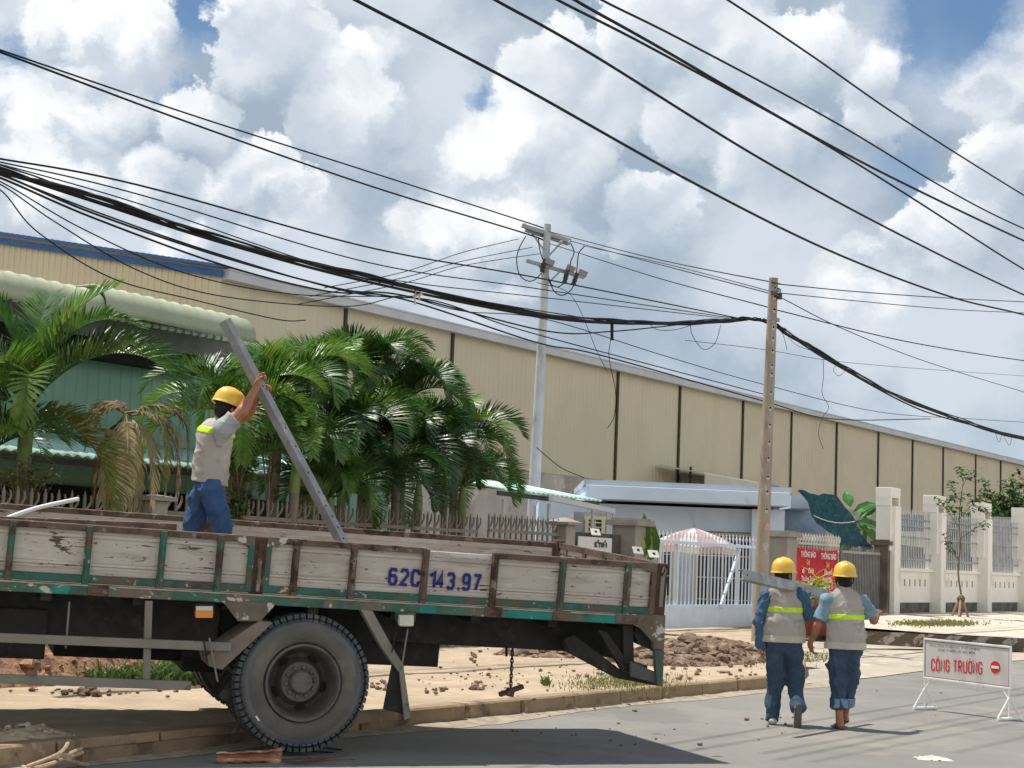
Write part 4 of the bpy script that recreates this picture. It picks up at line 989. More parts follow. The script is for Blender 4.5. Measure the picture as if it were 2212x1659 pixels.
for w_ in (.62, WID-.62):
    mb = MB()
    for kk in range(6): 
        L = .85-kk*.12; mb.beam(TL(-L, w_, .62+kk*-.022+.05), TL(L, w_, .62-kk*.022+.05), .07, .018, TZ)
    mb.build('leaf_spring', m_tk, tr)
mb = MB(); tbox(mb, -.9, 1.2, .5, WID-.5, .62, ZR-.2); mb.build('underbody', m_tk, tr)
# cab, out of frame to the left but the scene goes on
mb = MB(); tbox(mb, uF0-2.0, uF0-.25, .05, WID-.05, .55, 2.5); cb = mb.build('cab', mat('cab_green', (.03, .16, .11), .4), tr, bevel=.08)
mb = MB(); tbox(mb, uF0-1.5, uF0-.5, .035, .06, 1.6, 2.25); mb.build('cab_window', m_gline, cb)
# hanging chain with iron piece: spare wheel winch
ch = MB(); a = TQ(1107, 1403, .9); b = TQ(1103, 1485, .9)
for i in range(11):
    p = a.lerp(b, i/10); d = (b-a).normalized(); sdv = TU if i % 2 else TW
    pts = [p + d*(.028*math.cos(x)) + sdv*(.013*math.sin(x)) for x in np.linspace(0, 2*math.pi, 11)]
    ch.tube(pts, .0055, 5, cap=False)
chn = ch.build('winch_chain', m_tb, tr)
mb = MB(); c_ = TQ(1103, 1494, .9); mb.beam(c_-TU*.10-TZ*.03, c_+TU*.11+TZ*.05, .05, .035, TZ); mb.beam(c_-TZ*.04-TU*.01, c_+TZ*.03, .06, .06, TU); mb.build('iron_hook', m_tb, chn)
mb = MB(); mb.tube([TQ(1094, 1400, .9), TQ(1094, 1418, .9)], .012, 6); mb.build('cable_end', m_tk, tr)
# load lying in the bed and scraps on it
def lying(px0, py0, px1, py1, w_, wd, ht, name, label, cat, mt, grp=None):
    a = TQ(px0, py0, w_); b = TQ(px1, py1, w_); mb = MB(); mb.beam(a, b, wd, ht, TZ); o = mb.build(name, mt, loc=a, bevel=.003); tag(o, label, cat, grp)
lying(-100, 1121, 380, 1140, .7, .09, .07, 'steel_channel', 'dark brown steel channel lying lengthwise across the front of the truck bed', 'steel beam', m_tb)
# ================================================================ poles and wires
m_pole = mat('spun_concrete', (.37, .31, .24), .9, var=.12, scale=2, layers=[((.24, .19, .15), 1.6, .58, .05, (1, 1, .3)), ((.50, .46, .40), 3, .64, .03, (1, 1, .4))], bump=.3, bscale=25)
m_pole2 = mat('grey_spun_concrete', (.50, .52, .53), .9, var=.1, scale=2, layers=[((.33, .33, .33), 1.6, .60, .05, (1, 1, .3))], bump=.2)
m_wire = mat('black_cable', (.008, .009, .011), .7, var=.1)
m_galv = mat('galvanised', (.30, .32, .34), .45, var=.12, scale=6, metal=.4)
m_porc = mat('dark_insulator', (.05, .04, .04), .3)
def pole(px_b, py_b, px_t, py_t, Y, rb, rt, m_, name, label, zb):
    b = P(px_b, py_b, Y); t = P(px_t, py_t, Y); d = (t-b)/(t.z-b.z); b = b + d*(zb-b.z)
    o = thing(name, label, 'utility pole', b); mb = MB(); mb.tube([b, b.lerp(t, .5), t], [rb, (rb+rt)/2, rt], 20); mb.build('shaft', m_, o, smooth=True)
    return o, b, t
# the near round pole with step holes
P2Y = 32.0
pB, b_, t_ = pole(1648, 1160, 1671, 601, P2Y, .150, .092, m_pole, 'utility_pole', 'tan concrete utility pole with a column of step holes, carrying the thick cable bundle', .1)
for i, yy in enumerate([623, 642, 670, 690, 708, 732, 758, 790, 808, 848, 882, 918, 955, 990, 1030, 1062, 1100, 1139]):
    f = (1160-yy)/(1160-601); px = 1648+(1671-1648)*f; p = P(px-5, yy, P2Y); rr = .150+(.092-.150)*f
    c = P(px, yy, P2Y); tw = (Vector((CAM.x, CAM.y, c.z))-c).normalized(); sd_ = tw.cross(ZA); dr_ = (tw*.93 + sd_*-.35).normalized()
    q_ = c + dr_*(rr*.97); mb = MB(); mb.box(q_-ZA*.02, (.060, .02, .10), (dr_.cross(ZA), dr_, ZA)); mb.build('hole_collar', mat('pale_patch', (.55, .51, .45), .9), pB, bevel=.012)
    mb = MB(); mb.lathe(q_+dr_*.004, dr_, [(0, .021), (.009, .021)], 10); mb.build('step_hole', m_dark, pB)
mb = MB(); c = P(1672, 627, P2Y); mb.lathe(c-ZA*.03, ZA, [(0, .115), (.05, .115)], 16); c2 = P(1671, 690, P2Y); mb.lathe(c2-ZA*.04, ZA, [(0, .125), (.06, .125)], 16); mb.build('steel_band', m_galv, pB)
mb = MB(); c = P(1684, 640, P2Y-.1); mb.tube([P(1680, 622, P2Y-.1), P(1687, 626, P2Y-.1), P(1684, 634, P2Y-.1)], .012, 6); mb.box(c, (.09, .08, .12)); mb.build('cable_clamp', m_porc, pB)
mb = MB(); c = P(1653, 1143, P2Y-.17); a = P(1662, 1143, P2Y-.17); mb.prism([P(1654, 1130, P2Y-.17), P(1663, 1131, P2Y-.17), P(1661, 1146, P2Y-.17), P(1653, 1145, P2Y-.17)], Vector((0, .01, 0))); mb.build('tag_plate', mat('pink_tag', (.6, .35, .3), .6), pB)
# the far pole with crossarms
P1Y = 48.0
pA, b1, t1 = pole(1150, 1140, 1183, 485, P1Y, .205, .105, m_pole2, 'utility_pole', 'grey concrete utility pole with crossarms, fuses and looped jumpers', .05)
def Q(px, py, dy=0): return P(px, py, P1Y+dy)
def arm(a, b, wd, ht, name='crossarm', m_=m_galv, par=pA):
    mb = MB(); mb.beam(a, b, wd, ht); return mb.build(name, m_, par)
arm(Q(1128, 487, -.3), Q(1232, 521, .35), .1, .12); arm(Q(1135, 496, -.15), Q(1228, 526, .5), .1, .12)
arm(Q(1137, 563, -.3), Q(1262, 599, .3), .09, .10)
for a, b in (((1150, 505), (1178, 545)), ((1216, 520), (1186, 552)), ((1163, 572), (1174, 590)), ((1210, 586), (1184, 612))):
    arm(Q(*a), Q(*b), .05, .05, 'brace')
def insul(px, py, up=True):
    mb = MB(); c = Q(px, py, -.15); mb.lathe(c, ZA*(1 if up else -1), [(0, .03), (.05, .07), (.09, .05), (.13, .08), (.18, .05), (.24, .03)], 10); return mb.build('insulator', m_porc, pA, smooth=True)
for (x, y) in ((1130, 487), (1226, 524), (1208, 524)):
    mb = MB(); mb.lathe(Q(x, y, -.3), Vector((1, 0, 0)), [(0, .02), (.03, .07), (.07, .07), (.1, .02)], 10); mb.build('insulator', mat('grey_insulator', (.35, .35, .36), .3), pA, smooth=True)
for (a, b, cdl) in (((1171, 588), (1177, 560), 1), ((1219, 612), (1226, 583), 1), ((1238, 616), (1247, 590), 1)):
    mb = MB(); mb.tube([Q(*a, -.2), Q(*b, -.2)], .06, 8); mb.lathe(Q(a[0], a[1], -.2), (Q(*b)-Q(*a)).normalized(), [(0, .07), (.05, .08), (.1, .06), (.15, .08), (.2, .06), (.25, .08), (.3, .06)], 8)
    mb.build('fuse_cutout', m_porc, pA)
for (x, y) in ((1187, 566), (1232, 580), (1258, 590)):
    mb = MB(); mb.beam(Q(x-8, y-4, -.2), Q(x+10, y+4, -.2), .12, .16); mb.build('surge_arrester', mat('mauve_cap', (.30, .24, .25), .5), pA)
def curve(pts, n=10):
    """Catmull-Rom through points"""
    P_ = [pts[0]*2-pts[1]] + list(pts) + [pts[-1]*2-pts[-2]]; out = []
    for i in range(1, len(P_)-2):
        for j in range(n):
            t = j/n; a, b, c, d = P_[i-1:i+3]
            out.append(.5*((2*b)+(c-a)*t+(2*a-5*b+4*c-d)*t*t+(3*b-a-3*c+d)*t**3))
    out.append(P_[-2]); return out
def jumper(pts, r_=.017):
    mb = MB(); mb.tube(curve([Q(x, y, -.25) for x, y in pts], 6), r_, 5, cap=False); mb.build('jumper_wire', m_wire, pA)
jumper([(1136, 510), (1122, 535), (1116, 560), (1121, 590), (1135, 605), (1152, 606), (1170, 590)])
jumper([(1163, 515), (1165, 535), (1172, 560)]); jumper([(1233, 525), (1240, 545), (1233, 565), (1230, 585)]); jumper([(1262, 532), (1250, 548), (1247, 575), (1245, 590)])
jumper([(1185, 600), (1192, 615), (1205, 620), (1218, 612)]); jumper([(1185, 605), (1198, 630), (1215, 638), (1232, 628), (1240, 615)])

WC = 0
def wire(pts, r_, label, cat='power line', name='power_line', grp=None, seg=5, n=12, mt=None):
    w3 = [P(x, y, Y) for x, y, Y in pts]; mb = MB(); mb.tube(curve(w3, n), r_, seg, cap=False)
    o = mb.build(name, mt or m_wire, loc=w3[0], smooth=True); return tag(o, label, cat, grp)
def nwire(pts, n_, r_, label, **kw):          # a wire hanging in one vertical plane along the street
    w3 = [N(x, y, n_) for x, y in pts]; mb = MB(); mb.tube(curve(w3, 14), r_, kw.pop('seg', 6), cap=False)
    o = mb.build(kw.pop('name', 'power_line'), m_wire, loc=w3[0], smooth=True); return tag(o, label, kw.pop('cat', 'power line'), kw.pop('grp', None))
def bundle(pts, n_, r_, strands, label, seed):
    rg = random.Random(seed); w3 = [N(x, y, n_) for x, y in pts]; base = curve(w3, 16); mb = MB()
    for k_ in range(strands):
        o = rg.uniform(0, 60); R0 = .034*rg.uniform(.5, 1.1); rr = r_*rg.uniform(.6, 1.15); ph = rg.uniform(0, 6.28); pp = []
        for i, p in enumerate(base):
            a = ph+i*.22+2*noise.noise(Vector((i*.06+o, k_, 0))); q_ = R0*(1+.7*noise.noise(Vector((i*.11+o, 3, k_)))); pp.append(p+ND*(math.cos(a)*q_)+ZA*(math.sin(a)*q_-.012*k_*abs(noise.noise(Vector((i*.03, o, 1))))))
        mb.tube(pp, rr, 5, cap=False)
    o = mb.build('cable_bundle', m_wire, loc=w3[0], smooth=True); return tag(o, label, 'cable bundle')
# big near lines, top right
nwire([(640, -72), (768, 0), (1106, 176), (1500, 396), (1800, 545), (2050, 640), (2212, 680), (2420, 735)], -9.5, .0165, 'thick black overhead line, lowest of the six crossing the upper right sky')
nwire([(940, -75), (1070, 0), (1280, 118), (1650, 347), (1950, 510), (2212, 637), (2420, 720)], -9.4, .0165, 'thick black overhead line, second lowest of the six crossing the upper right sky')
nwire([(1100, -62), (1205, 0), (1400, 100), (1720, 275), (1950, 415), (2212, 582), (2420, 700)], -8.9, .015, 'black overhead line starting left of its twisted partner near the top edge')
nwire([(1120, -80), (1242, 0), (1420, 100), (1740, 285), (1960, 400), (2212, 520), (2420, 610)], -8.6, .017, 'black overhead line starting right of its twisted partner near the top edge')
nwire([(1190, -65), (1300, 0), (1480, 90), (1800, 262), (2050, 412), (2212, 494), (2420, 580)], -8.3, .0125, 'black overhead line just above the twisted pair in the upper right sky')
nwire([(1460, -65), (1572, 0), (1750, 118), (1950, 257), (2212, 422), (2420, 545)], -7.9, .0125, 'black overhead line highest in the upper right corner of the sky')
# distribution lines meeting the far pole
wire([(-160, 55, 30), (0, 108, 31.5), (400, 244, 37), (800, 372, 42.5), (1130, 478, 47.6), (1183, 496, 48)], .022, 'upper of the two long lines running from the left edge to the crossarm pole top')
wire([(-160, 65, 30), (0, 113, 31.5), (400, 262, 37), (800, 402, 42.5), (1127, 502, 47.6), (1185, 524, 48)], .026, 'lower of the two long lines running from the left edge to the crossarm pole top')
wire([(1185, 500, 48), (1420, 560, 40), (1660, 608, 32.1), (1672, 611, 32)], .013, 'upper line from the crossarm pole to the top of the tan pole')
wire([(1230, 520, 48), (1450, 578, 40), (1660, 633, 32.1), (1674, 636, 32)], .012, 'second line from the crossarm pole to the band of the tan pole')
wire([(1260, 531, 48), (1450, 573, 40), (1660, 628, 32.1), (1674, 632, 32)], .010, 'thin third line from the crossarm pole to the band of the tan pole')
wire([(1187, 526, 48), (1420, 600, 40), (1650, 661, 32.4), (1700, 675, 33), (1960, 738, 37), (2212, 779, 42), (2400, 800, 46)], .013, 'line passing behind the tan pole below its top and on to the right edge')
wire([(1674, 613, 32), (1850, 630, 36), (2050, 644, 41), (2212, 652, 46), (2400, 660, 50)], .012, 'upper line from the tan pole top to the right edge')
wire([(1684, 633, 32), (1850, 650, 36), (2050, 668, 41), (2212, 676, 46), (2400, 684, 50)], .010, 'second line from the tan pole band to the right edge')
wire([(1685, 642, 32), (1820, 710, 37), (2000, 781, 44), (2212, 847, 54), (2330, 882, 60)], .011, 'line sloping steeply from the tan pole band down to the right edge')
for i, (ya, yb, xb) in enumerate(((672, 516, 1120), (684, 534, 1150), (690, 548, 1165))):
    wire([(700+i*-30, 640+i*18-18, 34), (870, (606, 618, 630)[i]-18, 38), (1000, (553, 572, 582)[i]-8, 43), (xb, yb, 47.7)], .011, ['topmost', 'middle', 'lowest'][i]+' of three thin lines rising from the left to the crossarm pole')
# communication bundle from the left to the tan pole
PB = -13.9
bundle([(-120, 318), (0, 362), (200, 426), (480, 515), (800, 600), (1180, 678), (1400, 697), (1560, 692), (1620, 688), (1650, 692), (1668, 697)], PB, .016, 7, 'thickest black cable bundle sagging from the left edge to the tan pole', 5)
nwire([(-120, 322), (0, 368), (200, 434), (480, 524), (800, 610), (1180, 686), (1400, 700), (1560, 694), (1620, 690), (1668, 698)], PB-.06, .020, 'thin black cable hugging the underside of the thick bundle', name='cable', cat='cable')
bundle([(1680, 703), (1720, 730), (1800, 778), (1950, 860), (2100, 915), (2212, 948), (2400, 985)], PB, .017, 7, 'thick frayed black bundle falling from the tan pole to the right edge', 6)
nwire([(1680, 706), (1740, 748), (1800, 785), (1950, 868), (2050, 905), (2212, 944), (2400, 980)], PB-.07, .018, 'thin cable wrapped along the right hand bundle', name='cable', cat='cable')
low = [([(-100, 330), (0, 343), (300, 400), (800, 535), (1150, 598), (1500, 668), (1608, 690)], .012, 'upper long cable joining the bundle just before the tan pole'),
       ([(-100, 334), (0, 350), (300, 420), (800, 568), (1150, 622), (1500, 675), (1600, 689)], .009, 'second long thin cable joining the bundle near the tan pole'),
       ([(-100, 338), (0, 355), (300, 440), (700, 575), (900, 612), (1150, 640), (1500, 680), (1590, 690)], .008, 'third long thin cable joining the bundle near the tan pole'),
       ([(-100, 350), (0, 376), (200, 460), (480, 555), (740, 625), (880, 640), (1180, 715), (1320, 716), (1480, 700), (1560, 694)], .013, 'cable below the bundle that curves back up to it near the tan pole'),
       ([(-100, 356), (0, 384), (200, 470), (480, 572), (700, 628), (870, 646), (1160, 740), (1300, 768), (1648, 866), (1800, 905), (2010, 905)], .013, 'low black cable running past the far roof edge toward the right'),
       ([(-100, 352), (0, 378), (220, 462), (460, 545), (760, 632), (940, 650), (1100, 705), (1300, 760), (1648, 851)], .010, 'low thin cable just above the lowest long cable'),
       ([(-100, 360), (0, 392), (180, 495), (400, 590), (640, 636), (900, 640)], .008, 'thin cable drooping from the left edge over the blue gable trim'),
       ([(-100, 364), (0, 398), (120, 480), (300, 585), (480, 640), (740, 662), (860, 640)], .008, 'thin slack cable over the cream gable wall'),
       ([(-100, 368), (0, 410), (80, 500), (240, 600), (420, 648), (600, 690), (660, 692)], .008, 'lowest slack thin cable crossing the curved awning'),
       ([(880, 640), (1000, 672), (1180, 690), (1440, 770), (1648, 830), (1900, 890), (2100, 905), (2212, 912)], .008, 'thin cable passing low behind both poles'),
       ([(1480, 735), (1650, 755), (1850, 785), (2212, 812), (2400, 822)], .006, 'faint thin wire low in the sky right of the tan pole')]
for i, (pts, r_, lb) in enumerate(low): nwire(pts, PB-.15-.05*i, r_, lb, name='cable', cat='cable')
# spacer bracket and dangling ends
br = thing('cable_spacer', 'small pale metal spacer bracket hanging on the cables left of the crossarm pole', 'bracket', N(897, 632, PB))
mb = MB(); mb.tube([N(897, 622, PB-.05), N(896, 658, PB-.05)], .014, 5); mb.tube([N(907, 622, PB-.05), N(906, 648, PB-.05)], .014, 5); mb.tube([N(893, 640, PB-.05), N(912, 634, PB-.05)], .02, 5); mb.build('spacer_bars', mat('pale_plastic', (0, 0, 0)), br)
for pts, lb in (([(1322, 700), (1322, 712), (1318, 740), (1316, 775), (1330, 850), (1326, 900), (1312, 925)], 'loose black cable end hanging in front of the factory left of the tan pole'),
                ([(1491, 700), (1496, 725), (1520, 755), (1545, 740), (1557, 702)], 'thin wire looped below the bundle left of the tan pole'),
                ([(1686, 712), (1694, 730), (1700, 755)], 'short wire end hanging just right of the tan pole'),
                ([(1690, 712), (1720, 745), (1760, 760), (1790, 778)], 'slack wire under the right hand bundle'),
                ([(1778, 775), (1779, 812), (1776, 850), (1790, 880), (1778, 900), (1768, 935), (1778, 970)], 'long thin wire dangling in front of the factory right of the tan pole'),
                ([(1808, 788), (1800, 800), (1812, 812), (1826, 800), (1818, 790)], 'small wire loop on the right hand bundle'),
                ([(1400, 697), (1420, 712), (1460, 712), (1500, 700)], 'wire looped just below the bundle between the poles'),
                ([(2150, 935), (2158, 955), (2166, 940), (2180, 962), (2186, 945)], 'curled wire end under the bundle near the right edge'),
                ([(1160, 610), (1235, 640), (1290, 760), (1310, 800)], 'thin stay wire falling right from the crossarm pole')):
    nwire(pts, PB+.1, .006, lb, name='loose_wire', cat='wire', seg=4)
nwire([(1160, 967), (1180, 985), (1215, 1012), (1262, 1032)], -24.5, .014, 'sagging service cable from the crossarm pole to the block wall', name='service_cable', cat='cable')
mb = MB(); mb.tube([N(1322, 700, PB), N(1322, 735, PB)], .03, 6); tag(mb.build('cable_joint', m_wire, loc=N(1322, 700, PB)), 'dark cable joint hanging from the bundle between the poles', 'cable joint')
# ================================================================ vegetation
m_palm = mat('palm_leaf', (.046, .118, .024), .42, var=.35, scale=2.2, spec=.5, trans=.22, rand=.15, layers=[((.11, .19, .04), 2.2, .58, .08), ((.15, .16, .045), 5, .70, .04)])
m_palm_y = mat('palm_leaf_bright', (.095, .20, .036), .42, var=.3, scale=2.2, spec=.5, trans=.3, layers=[((.20, .24, .06), 2.4, .58, .08)])
m_palm_d = mat('palm_leaf_dark', (.026, .072, .019), .42, var=.35, scale=2.2, spec=.5, trans=.15, layers=[((.06, .12, .03), 2.6, .60, .08)])
m_dry = mat('dry_frond', (.22, .155, .085), .85, var=.35, scale=3, trans=.15, layers=[((.09, .06, .035), 3, .55, .08), ((.42, .35, .22), 4, .62, .04)])
m_olive = mat('browning_frond', (.13, .15, .035), .6, var=.35, scale=3, trans=.25, layers=[((.24, .17, .07), 2.5, .55, .08)])
m_trunk = mat('palm_trunk', (.20, .175, .135), .9, var=.2, scale=4, layers=[((.11, .09, .07), 6, .58, .05, (.4, .4, 2))], bump=.5)
m_shaft = mat('palm_crownshaft', (.20, .27, .10), .6, var=.15, scale=3)
m_leaf = mat('broad_leaf', (.075, .17, .03), .5, var=.3, scale=4, trans=.3, spec=.45, layers=[((.16, .26, .06), 3, .60, .06)])
m_leafd = mat('dark_leaf', (.025, .07, .018), .5, var=.35, scale=4, trans=.2)
def frond(mb, base, dirv_, L, droop, rng, nl=46, lw=.030, ll=.42, vee=.85, curl=0, hang=.14, side_bend=0):
    droop *= 1.12; vee *= rng.uniform(.6, 1.15)
    """one pinnate frond: arching rachis plus leaflets folded along it"""
    d = Vector(dirv_).normalized(); hz = Vector((d.x, d.y, 0)); hz = hz.normalized() if hz.length > .01 else Vector((1, 0, 0))
    sd_ = hz.cross(ZA); pts = []; p = Vector(base); an = math.asin(max(-1, min(1, d.z))); stp = L/24
    yaw = 0
    for i in range(25):
        pts.append(p.copy()); t = i/24
        dd = hz*math.cos(an)+ZA*math.sin(an) + sd_*(side_bend*t); dd.normalize()
        p = p + dd*stp; an -= droop/24*(.55+1.1*t)
        an = max(an, -1.5)
    mb.tube(pts, [.016*(1-.85*i/24)+.002 for i in range(25)], 4, cap=False)
    for i in range(nl):
        t = .10 + .90*i/(nl-1); f = t*24; k0 = min(23, int(f)); pp = pts[k0].lerp(pts[k0+1], f-k0); tg = (pts[k0+1]-pts[k0]).normalized()
        up = sd_.cross(tg).normalized(); up = up if up.z > 0 or abs(tg.z) > .9 else -up
        env = math.sin(math.pi*min(1, .12+t*.80))**.6*(1-.30*t)
        for sg in (-1, 1):
            l = ll*env*rng.uniform(.85, 1.12); fw = .60+.75*t+rng.uniform(-.14, .14)
            dv = (sd_*sg*1.0 + tg*fw + up*(vee+rng.uniform(-.22, .22))).normalized()
            wv = tg.cross(dv).cross(dv).normalized()*(lw*.5*rng.uniform(.8, 1.15)*(1.1-.4*t))
            a = pp; b = pp+dv*l*.38; hg = hang*rng.uniform(.6, 1.4)
            dv2 = (dv-ZA*hg*.6).normalized(); c = b+dv2*l*.36; dv3 = (dv2-ZA*hg).normalized(); e = c+dv3*l*.30
            q0 = len(mb.v); mb.v += [a-wv*.5, a+wv*.5, b-wv, b+wv, c-wv*.8, c+wv*.8, e]
            mb.f += [(q0, q0+1, q0+3, q0+2), (q0+2, q0+3, q0+5, q0+4), (q0+4, q0+5, q0+6)]; mb.mi += [mb.cur]*3
def palm(px, py, n, h0, nf, L, label, seed, mts=None, ll=.42, base_z=.1, lean=(0, 0), tr_=.075, angs=None, droop=(1.3, 2.3), shaft=.6, nl=46, lw=.030):
    """crown centre at pixel px,py on plane n"""
    rng = random.Random(seed); c = N(px, py, n); b = Vector((c.x-lean[0], c.y-lean[1], base_z)); t = thing('palm_tree', label, 'palm', b, 'palms behind the spiked fence')
    mb = MB(); pts = [b.lerp(c, f)+Vector((0, 0, 0)) for f in (0, .3, .6, .85, 1)]
    k1 = max(.3, 1-shaft/max(.5, c.z)); q_ = b.lerp(c, k1)
    mb.tube([b, b.lerp(q_, .33), b.lerp(q_, .66), q_], [tr_*1.35, tr_*1.05, tr_, tr_*1.05], 12); mb.build('trunk', m_trunk, t, smooth=True)
    mb = MB(); mb.tube([q_, q_.lerp(c, .4), q_.lerp(c, .8), c], [tr_*1.1, tr_*1.15, tr_*.8, tr_*.5], 12); mb.build('crownshaft', m_shaft, t, smooth=True)
    mts = mts or [m_palm, m_palm_y, m_palm_d]
    mb = MB(); n_ = len(angs) if angs else nf
    for i in range(n_):
        if angs: az_, el, Ls, dr_, mi = angs[i]
        else:
            az_ = i*2.399+rng.uniform(-.3, .3); el = R(rng.uniform(25, 80) if i > 3 else rng.uniform(60, 85)); Ls = rng.uniform(.85, 1.1); dr_ = rng.uniform(*droop); mi = rng.choice([0, 0, 0, 1, 2])
        mb.cur = mi % len(mts)
        kw_ = dict(vee=.2, hang=.9) if mts[0] is m_dry else {}
        frond(mb, c+ZA*rng.uniform(-.08, .02), (math.cos(az_)*math.cos(el), math.sin(az_)*math.cos(el), math.sin(el)), L*Ls, dr_, rng, ll=ll*rng.uniform(.9, 1.1), side_bend=rng.uniform(-.25, .25), nl=nl, lw=lw, **kw_)
    mb.build('crown', mts, t)
    return t, c
PN = -17.6
# left palm: fronds given by azimuth (0 = to the right, 90 = away), elevation, length, droop
palm(60, 880, PN, 0, 0, 2.35, 'largest palm at the left edge, its fronds reaching over the workshop wall', 11, ll=.60, shaft=.75, tr_=.09, nl=66, lw=.034,
     angs=[(R(0), R(58), 1.25, 2.2, 0), (R(8), R(66), 1.2, 2.1, 2), (R(-12), R(78), .95, 1.6, 0), (R(180), R(70), 1.0, 1.6, 0), (R(170), R(50), 1, 2.2, 2), (R(90), R(80), 1.0, 1.0, 0),
           (R(20), R(84), .95, .9, 1), (R(200), R(84), .9, .9, 0), (R(-12), R(-8), .95, 1.7, 4), (R(260), R(66), .8, 2.8, 1), (R(290), R(58), .8, 3.0, 1), (R(240), R(50), .8, 2.8, 1), (R(120), R(50), 1, 2, 2), (R(200), R(20), .9, 2.0, 0)],
     mts=[m_palm, m_palm_y, m_palm_d, m_palm, m_olive])
palm(-60, 1010, PN, 0, 9, 1.7, 'palm mostly cut off by the left edge beside the dark bay', 5, ll=.5)
# dying palm
t, c = palm(272, 892, PN+.35, 0, 0, 1.75, 'dying palm with hanging brown and straw coloured fronds', 21, ll=.36, shaft=.5, tr_=.07, nl=46,
     angs=[(R(-5), R(20), .95, 3.4, 0), (R(-20), R(-30), .85, 1.6, 2), (R(200), R(35), .55, 3.6, 0), (R(185), R(-50), .8, 1.2, 0), (R(280), R(-65), .8, .8, 2), (R(235), R(-62), .7, .9, 2), (R(330), R(-62), .95, .8, 2), (R(300), R(-55), .9, .9, 2), (R(15), R(40), .9, 3.2, 0), (R(150), R(55), .5, 2.4, 0), (R(250), R(-70), .95, .6, 0), (R(80), R(-60), .8, .8, 2), (R(340), R(10), .9, 2.9, 1)],
     mts=[m_dry, m_olive, mat('straw_frond', (.50, .43, .27), .85, var=.25, scale=4, trans=.2)])
# palms behind the standing worker and the big clump
palm(505, 885, PN+.3, 0, 0, 1.75, 'palm right behind the worker on the truck, its trunk by his hip', 31, ll=.48, shaft=.7, tr_=.08, nl=56,
     angs=[(R(180), R(42), 1.0, 1.9, 1), (R(190), R(12), .95, 1.5, 1), (R(205), R(60), 1.0, 1.9, 0), (R(90), R(70), .9, 1.4, 2), (R(0), R(60), .95, 1.7, 1), (R(-20), R(35), 1, 2.0, 1), (R(-10), R(10), .9, 2.2, 1), (R(250), R(60), .8, 2.2, 0), (R(290), R(20), .9, 2.6, 1), (R(140), R(66), 1.0, 1.5, 0), (R(40), R(66), .9, 1.5, 0)])
clump = [(605, 850, PN+.2, 13, 1.6, 'palm of the clump directly behind the raised steel beam', 41, [m_palm_y, m_palm_y, m_palm]),
         (652, 815, PN-.4, 13, 1.45, 'yellow green palm crown just right of the raised steel beam', 42, [m_palm_y, m_palm_y, m_palm]),
         (725, 825, PN-.9, 13, 1.45, 'palm in the upper left of the dark clump', 43, None),
         (795, 800, PN-.6, 12, 1.4, 'tallest palm of the clump with upright fronds', 44, None),
         (875, 865, PN-.3, 14, 1.55, 'palm in the upper right of the clump, fronds over the beige wall', 45, [m_palm, m_palm, m_palm_d]),
         (745, 935, PN+.2, 15, 1.75, 'palm in the middle of the clump with silvery leaflets', 46, [m_palm, m_palm_y, m_palm_d]),
         (860, 960, PN+.1, 15, 1.7, 'dark palm in the heart of the clump', 47, [m_palm_d, m_palm, m_palm_d]),
         (985, 955, PN-.3, 14, 1.6, 'rightmost palm with fronds arching down to the fence', 48, [m_palm, m_palm_y, m_palm_d]),
         (640, 985, PN+.7, 11, 1.55, 'low bright palm in front of the clump hanging over the fence', 49, [m_palm_y, m_palm_y, m_palm]),
         (800, 1050, PN+.5, 15, 1.55, 'low dark palm at the foot of the clump', 50, [m_palm_d, m_palm, m_palm]),
         (905, 1040, PN+.3, 15, 1.55, 'low palm right of centre at the foot of the clump', 51, [m_palm_d, m_palm, m_palm_d]),
         (1000, 1050, PN-.1, 13, 1.45, 'low palm at the right foot of the clump beside the lean-to', 52, [m_palm, m_palm, m_palm_d]),
         (715, 1075, PN+.7, 13, 1.35, 'lowest palm left of centre in the clump, just above the truck side', 53, [m_palm, m_palm, m_palm_d])]
for (px, py, n_, nf, L, lb, sd_, mts) in clump: palm(px, py, n_, 0, nf, L, lb, sd_, mts=mts, ll=.52, shaft=.6, nl=52, lw=.030, droop=(1.7, 2.6))

def leafblade(mb, p, d, up, l, w_, bend=.25):
    d = d.normalized(); s_ = d.cross(up).normalized(); u_ = s_.cross(d).normalized(); q0 = len(mb.v)
    a = p+d*l*.38-u_*bend*l*.10; b = p+d*l*.72-u_*bend*l*.35; e = p+d*l-u_*bend*l*.8
    mb.v += [p, a-s_*w_*.5+u_*w_*.12, a-u_*w_*.05, a+s_*w_*.5+u_*w_*.12, b-s_*w_*.4+u_*w_*.1, b-u_*w_*.05, b+s_*w_*.4+u_*w_*.1, e]
    for f in ((0, 1, 2), (0, 2, 3), (1, 4, 5, 2), (2, 5, 6, 3), (4, 7, 5), (5, 7, 6)): mb.f.append(tuple(q0+i for i in f)); mb.mi.append(mb.cur)
def rdir(rng, zlo=-1, zhi=1):
    z = rng.uniform(zlo, zhi); a = rng.uniform(0, 2*math.pi); r_ = math.sqrt(max(0, 1-z*z)); return Vector((r_*math.cos(a), r_*math.sin(a), z))
